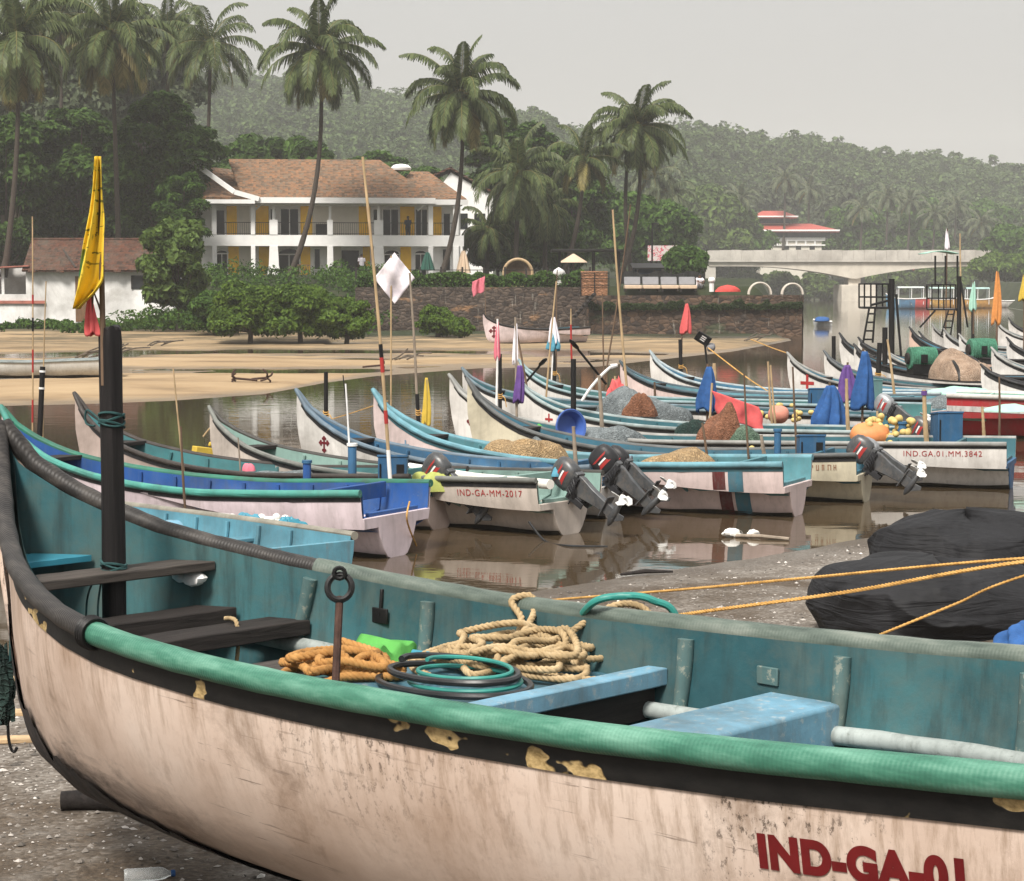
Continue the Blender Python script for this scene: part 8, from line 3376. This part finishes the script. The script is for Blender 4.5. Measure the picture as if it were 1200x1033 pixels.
# bow rope, net tuft and hook hanging left of the stem
y = 10.1 / K
t = thing('hanging_line', 'dark line with green net tuft and iron hook hanging at the big canoe stem', 'line', at_y(12, 640, y))
f = Vector(at_y(12, 640, y))
m = MB()
m.tube(smooth_path([Vector((0.02, 0, .62)), Vector((0, 0, 0)), Vector(at_y(13, 740, y)) - f, Vector(at_y(8, 850, y)) - f], 6), .009, 6)
m.build('line', M['rope_teal'], t)
m = MB()
m.blob(Vector(at_y(4, 806, y)) - f, (.05, .04, .19), 20, 14, .3, 3, fr=4)
m.build('net_tuft', M['net_dark'], t)
m = MB()
hk = [(9, 845), (10, 865), (13, 878), (17, 881), (20, 876)]
m.tube(smooth_path([Vector(at_y(a_, b_, y)) - f for a_, b_ in hk], 5), .008, 7)
m.build('hook', M['black_iron'], t)
# planks on the ground behind the bow
for k, (px, py, ln, rz) in enumerate(((2, 800, .9, .1), (8, 838, .8, -.06), (-4, 872, 1.1, .12))):
    p = on_ground(px, py)
    m = MB()
    m.box((p[0] - .2, p[1], p[2] + .02), (ln, .12, .03), Euler((0, 0, rz)).to_matrix())
    tag(m.build('plank', M['tan_wood'], bev=.005), ['pale plank on the ground, farthest of three behind the stem', 'pale plank in the middle of three behind the stem', 'pale plank nearest the hook, behind the stem'][k], 'plank', 'loose planks behind the stem')
# driftwood and a buoyed pole in the shallows
p, q = at_z(858, 628, .02), at_z(925, 632, .02)
t = thing('driftwood', 'broken white stick with rags floating in the shallows', 'driftwood', p)
m = MB()
m.tube([Vector((0, 0, 0)), (Vector(q) - Vector(p)) * .5 + Vector((0, 0, .015)), Vector(q) - Vector(p)], .022, 7)
m.build('stick', M['grey_bamboo'], t)
m = MB()
m.blob((0, 0, .03), (.12, .05, .05), 14, 9, .3, 2)
m.blob((.25, -.02, .03), (.07, .045, .045), 12, 8, .3, 5)
m.build('rag', M['foam_white'], t)
p = at_z(755, 672, .03)
m = MB()
m.tube([(p[0] - .25, p[1] - .1, .03), (p[0], p[1], .05), (p[0] + .3, p[1] + .05, .04)], [.015, .025, .012], 7)
tag(m.build('driftwood', M['dark_wood']), 'small dark driftwood stick at the water edge', 'driftwood')
# small anchors on the far sand
for (lb, px, py) in (('rusty anchor on the sand, left of two with raised flukes', 284, 448), ('small rusty anchor on the sand right of the other one', 307, 447), ('small anchor on the sand in front of the bush clump', 440, 432)):
    p = at_z(px, py, .15)
    t = thing('grapnel_anchor', lb, 'anchor', (p[0], p[1], .14), px * .1, 'grapnel anchors on the sand')
    m = MB()
    m.tube([(-.45, 0, .06), (.2, 0, .12)], .035, 7)
    m.build('shank', M['rust'], t)
    for k in range(4):
        a = PI / 2 * k + .5
        m = MB()
        m.tube(smooth_path([(.2, 0, .12), (.3, .12 * math.cos(a), .14 + .12 * math.sin(a)), (.2, .28 * math.cos(a), .16 + .25 * math.sin(a))], 5), .03, 6)
        m.build('fluke', M['rust'], t)
# driftwood and branches on the sand below the bank
rgd = random.Random(4)
for k, (px, py, lb) in enumerate(((135, 412, 'bleached branch on the strandline left of the sand anchors'), (180, 404, 'dark branch on the strandline below the white hut'), (100, 418, 'low branch on the strandline near the long white canoe'), (470, 420, 'thin dark branch on the sand before the small round bush'), (880, 398, 'dark branch on the end of the sand spit'))):
    p = at_z(px, py, .25)
    t = MB()
    for j in range(5):
        a = rgd.uniform(-.5, .5)
        L = rgd.uniform(.5, 1.4)
        o = Vector((p[0] + rgd.uniform(-.4, .4), p[1] + rgd.uniform(-.3, .3), .2))
        t.tube(smooth_path([o, o + Vector((L * .5, a * L * .5, .1 + .15 * rgd.random())), o + Vector((L, a * L, .12 + .3 * rgd.random()))], 4), [.05, .03, .02] and .03, 6)
    tag(t.build('driftwood', M['bark']), lb, 'driftwood', 'branches on the strandline')
# loose mooring lines from the canoes into the water
def line(label, P, r, mat):
    m = MB()
    m.tube(smooth_path(P, 8), r, 6)
    tag(m.build('mooring_line', M[mat], None), label, 'rope', 'thin mooring lines')


line('dark hose looping from the 2017 stern into the water', [at_z(620, 612, .2), at_y(640, 635, 13.0), at_z(668, 640, .01), at_z(712, 641, .0)], .014, 'hose_dark')
line('ochre line running down from the solar lamp pole', [at_y(830, 408, 27), at_y(880, 446, 26), at_y(926, 474, 25)], .016, 'rope_line')
line('ochre line from the bold red cross bow out over the water', [at_y(925, 415, 29.7), at_y(905, 408, 31), at_y(880, 398, 33)], .016, 'rope_line')
line('thin pale line from the tall white bow to the left', [at_y(360, 500, 18.5), at_y(410, 485, 19), at_y(455, 470, 19.5)], .008, 'rope_line')
line('straw line tied round the pale green bow', [at_y(238, 512, 17.4), at_y(250, 500, 17.4), at_y(262, 512, 17.3), at_y(290, 540, 16.5)], .014, 'rope_pale')
line('straw line on the cobalt stern hanging to the water', [at_z(480, 588, .62), at_y(477, 610, 12.2), at_z(488, 640, .05)], .01, 'rope_line')
# ------------------------------------------------------------------ air, light, camera
def haze():
    m = bpy.data.materials.new('haze')
    m.use_nodes = True
    nt = m.node_tree
    nt.nodes.remove(nt.nodes['Principled BSDF'])
    v = nt.nodes.new('ShaderNodeVolumePrincipled')
    v.inputs['Color'].default_value = (.99, .985, .97, 1)
    v.inputs['Density'].default_value = HAZE
    v.inputs['Anisotropy'].default_value = 0.0
    nt.links.new(v.outputs[0], nt.nodes['Material Output'].inputs['Volume'])
    b = MB()
    b.b2((-520, -40, -3), (620, 930 * K, 128))
    o = b.build('haze', m, origin=False)
    tag(o, 'pale humid air over the whole river scene', 'haze', kind='stuff')
    o.display_type = 'WIRE'


HAZE = .00066 / K
haze()

w = bpy.data.worlds.new('World')
bpy.context.scene.world = w
w.use_nodes = True
nt = w.node_tree
bg = nt.nodes['Background']
SUN_EL, SUN_AZ = math.radians(50), math.radians(-154)     # behind the camera, a little to the left
sky = nt.nodes.new('ShaderNodeTexSky')
sky.sky_type = 'NISHITA'
sky.sun_disc = False
sky.sun_elevation = SUN_EL
sky.sun_rotation = SUN_AZ
sky.dust_density = 6
sky.air_density = 1.2
sky.ozone_density = 1
# a closed cloud layer in front of it: brighter overhead than at the horizon
tc = nt.nodes.new('ShaderNodeTexCoord')
sp = nt.nodes.new('ShaderNodeSeparateXYZ')
nt.links.new(tc.outputs['Generated'], sp.inputs[0])
cl = ramp(nt, sp.outputs[2], [(.0, (SKY_H * 1.0, SKY_H * .965, SKY_H * .925)), (.9, (SKY_Z, SKY_Z * .99, SKY_Z * .97))])
sc_ = nt.nodes.new('ShaderNodeVectorMath')
sc_.operation = 'SCALE'
sc_.inputs['Scale'].default_value = 10.0
nt.links.new(cl, sc_.inputs[0])
nt.links.new(mix(nt, .9, sky.outputs[0], sc_.outputs[0]), bg.inputs['Color'])
bg.inputs['Strength'].default_value = .1

su = bpy.data.lights.new('sun', 'SUN')
su.energy = 2.9
su.angle = math.radians(16)
su.color = (1, .95, .88)
so = bpy.data.objects.new('sun', su)
C.objects.link(so)
dirv = Vector((math.sin(SUN_AZ) * math.cos(SUN_EL), math.cos(SUN_AZ) * math.cos(SUN_EL), math.sin(SUN_EL)))
so.rotation_euler = dirv.to_track_quat('Z', 'Y').to_euler()
so.location = (0, -5, 40)

cam = bpy.data.cameras.new('camera')
cam.sensor_fit = 'HORIZONTAL'
cam.sensor_width = 36
cam.lens = 36 * F_PX / 1200
cam.clip_start = .05
cam.clip_end = 4000
co = bpy.data.objects.new('camera', cam)
C.objects.link(co)
co.location = (0, 0, CAM_H)
co.rotation_euler = (PI / 2 - PITCH, 0, 0)
sc = bpy.context.scene
sc.camera = co
sc.view_settings.view_transform = 'Standard'
sc.view_settings.look = 'None'
sc.view_settings.exposure = EXPO
sc.view_settings.gamma = 1
sc.cycles.use_denoising = True
sc.cycles.max_bounces = 7
sc.cycles.diffuse_bounces = 3
sc.cycles.glossy_bounces = 3
sc.cycles.transmission_bounces = 4
sc.cycles.volume_bounces = 3
sc.cycles.transparent_max_bounces = 8
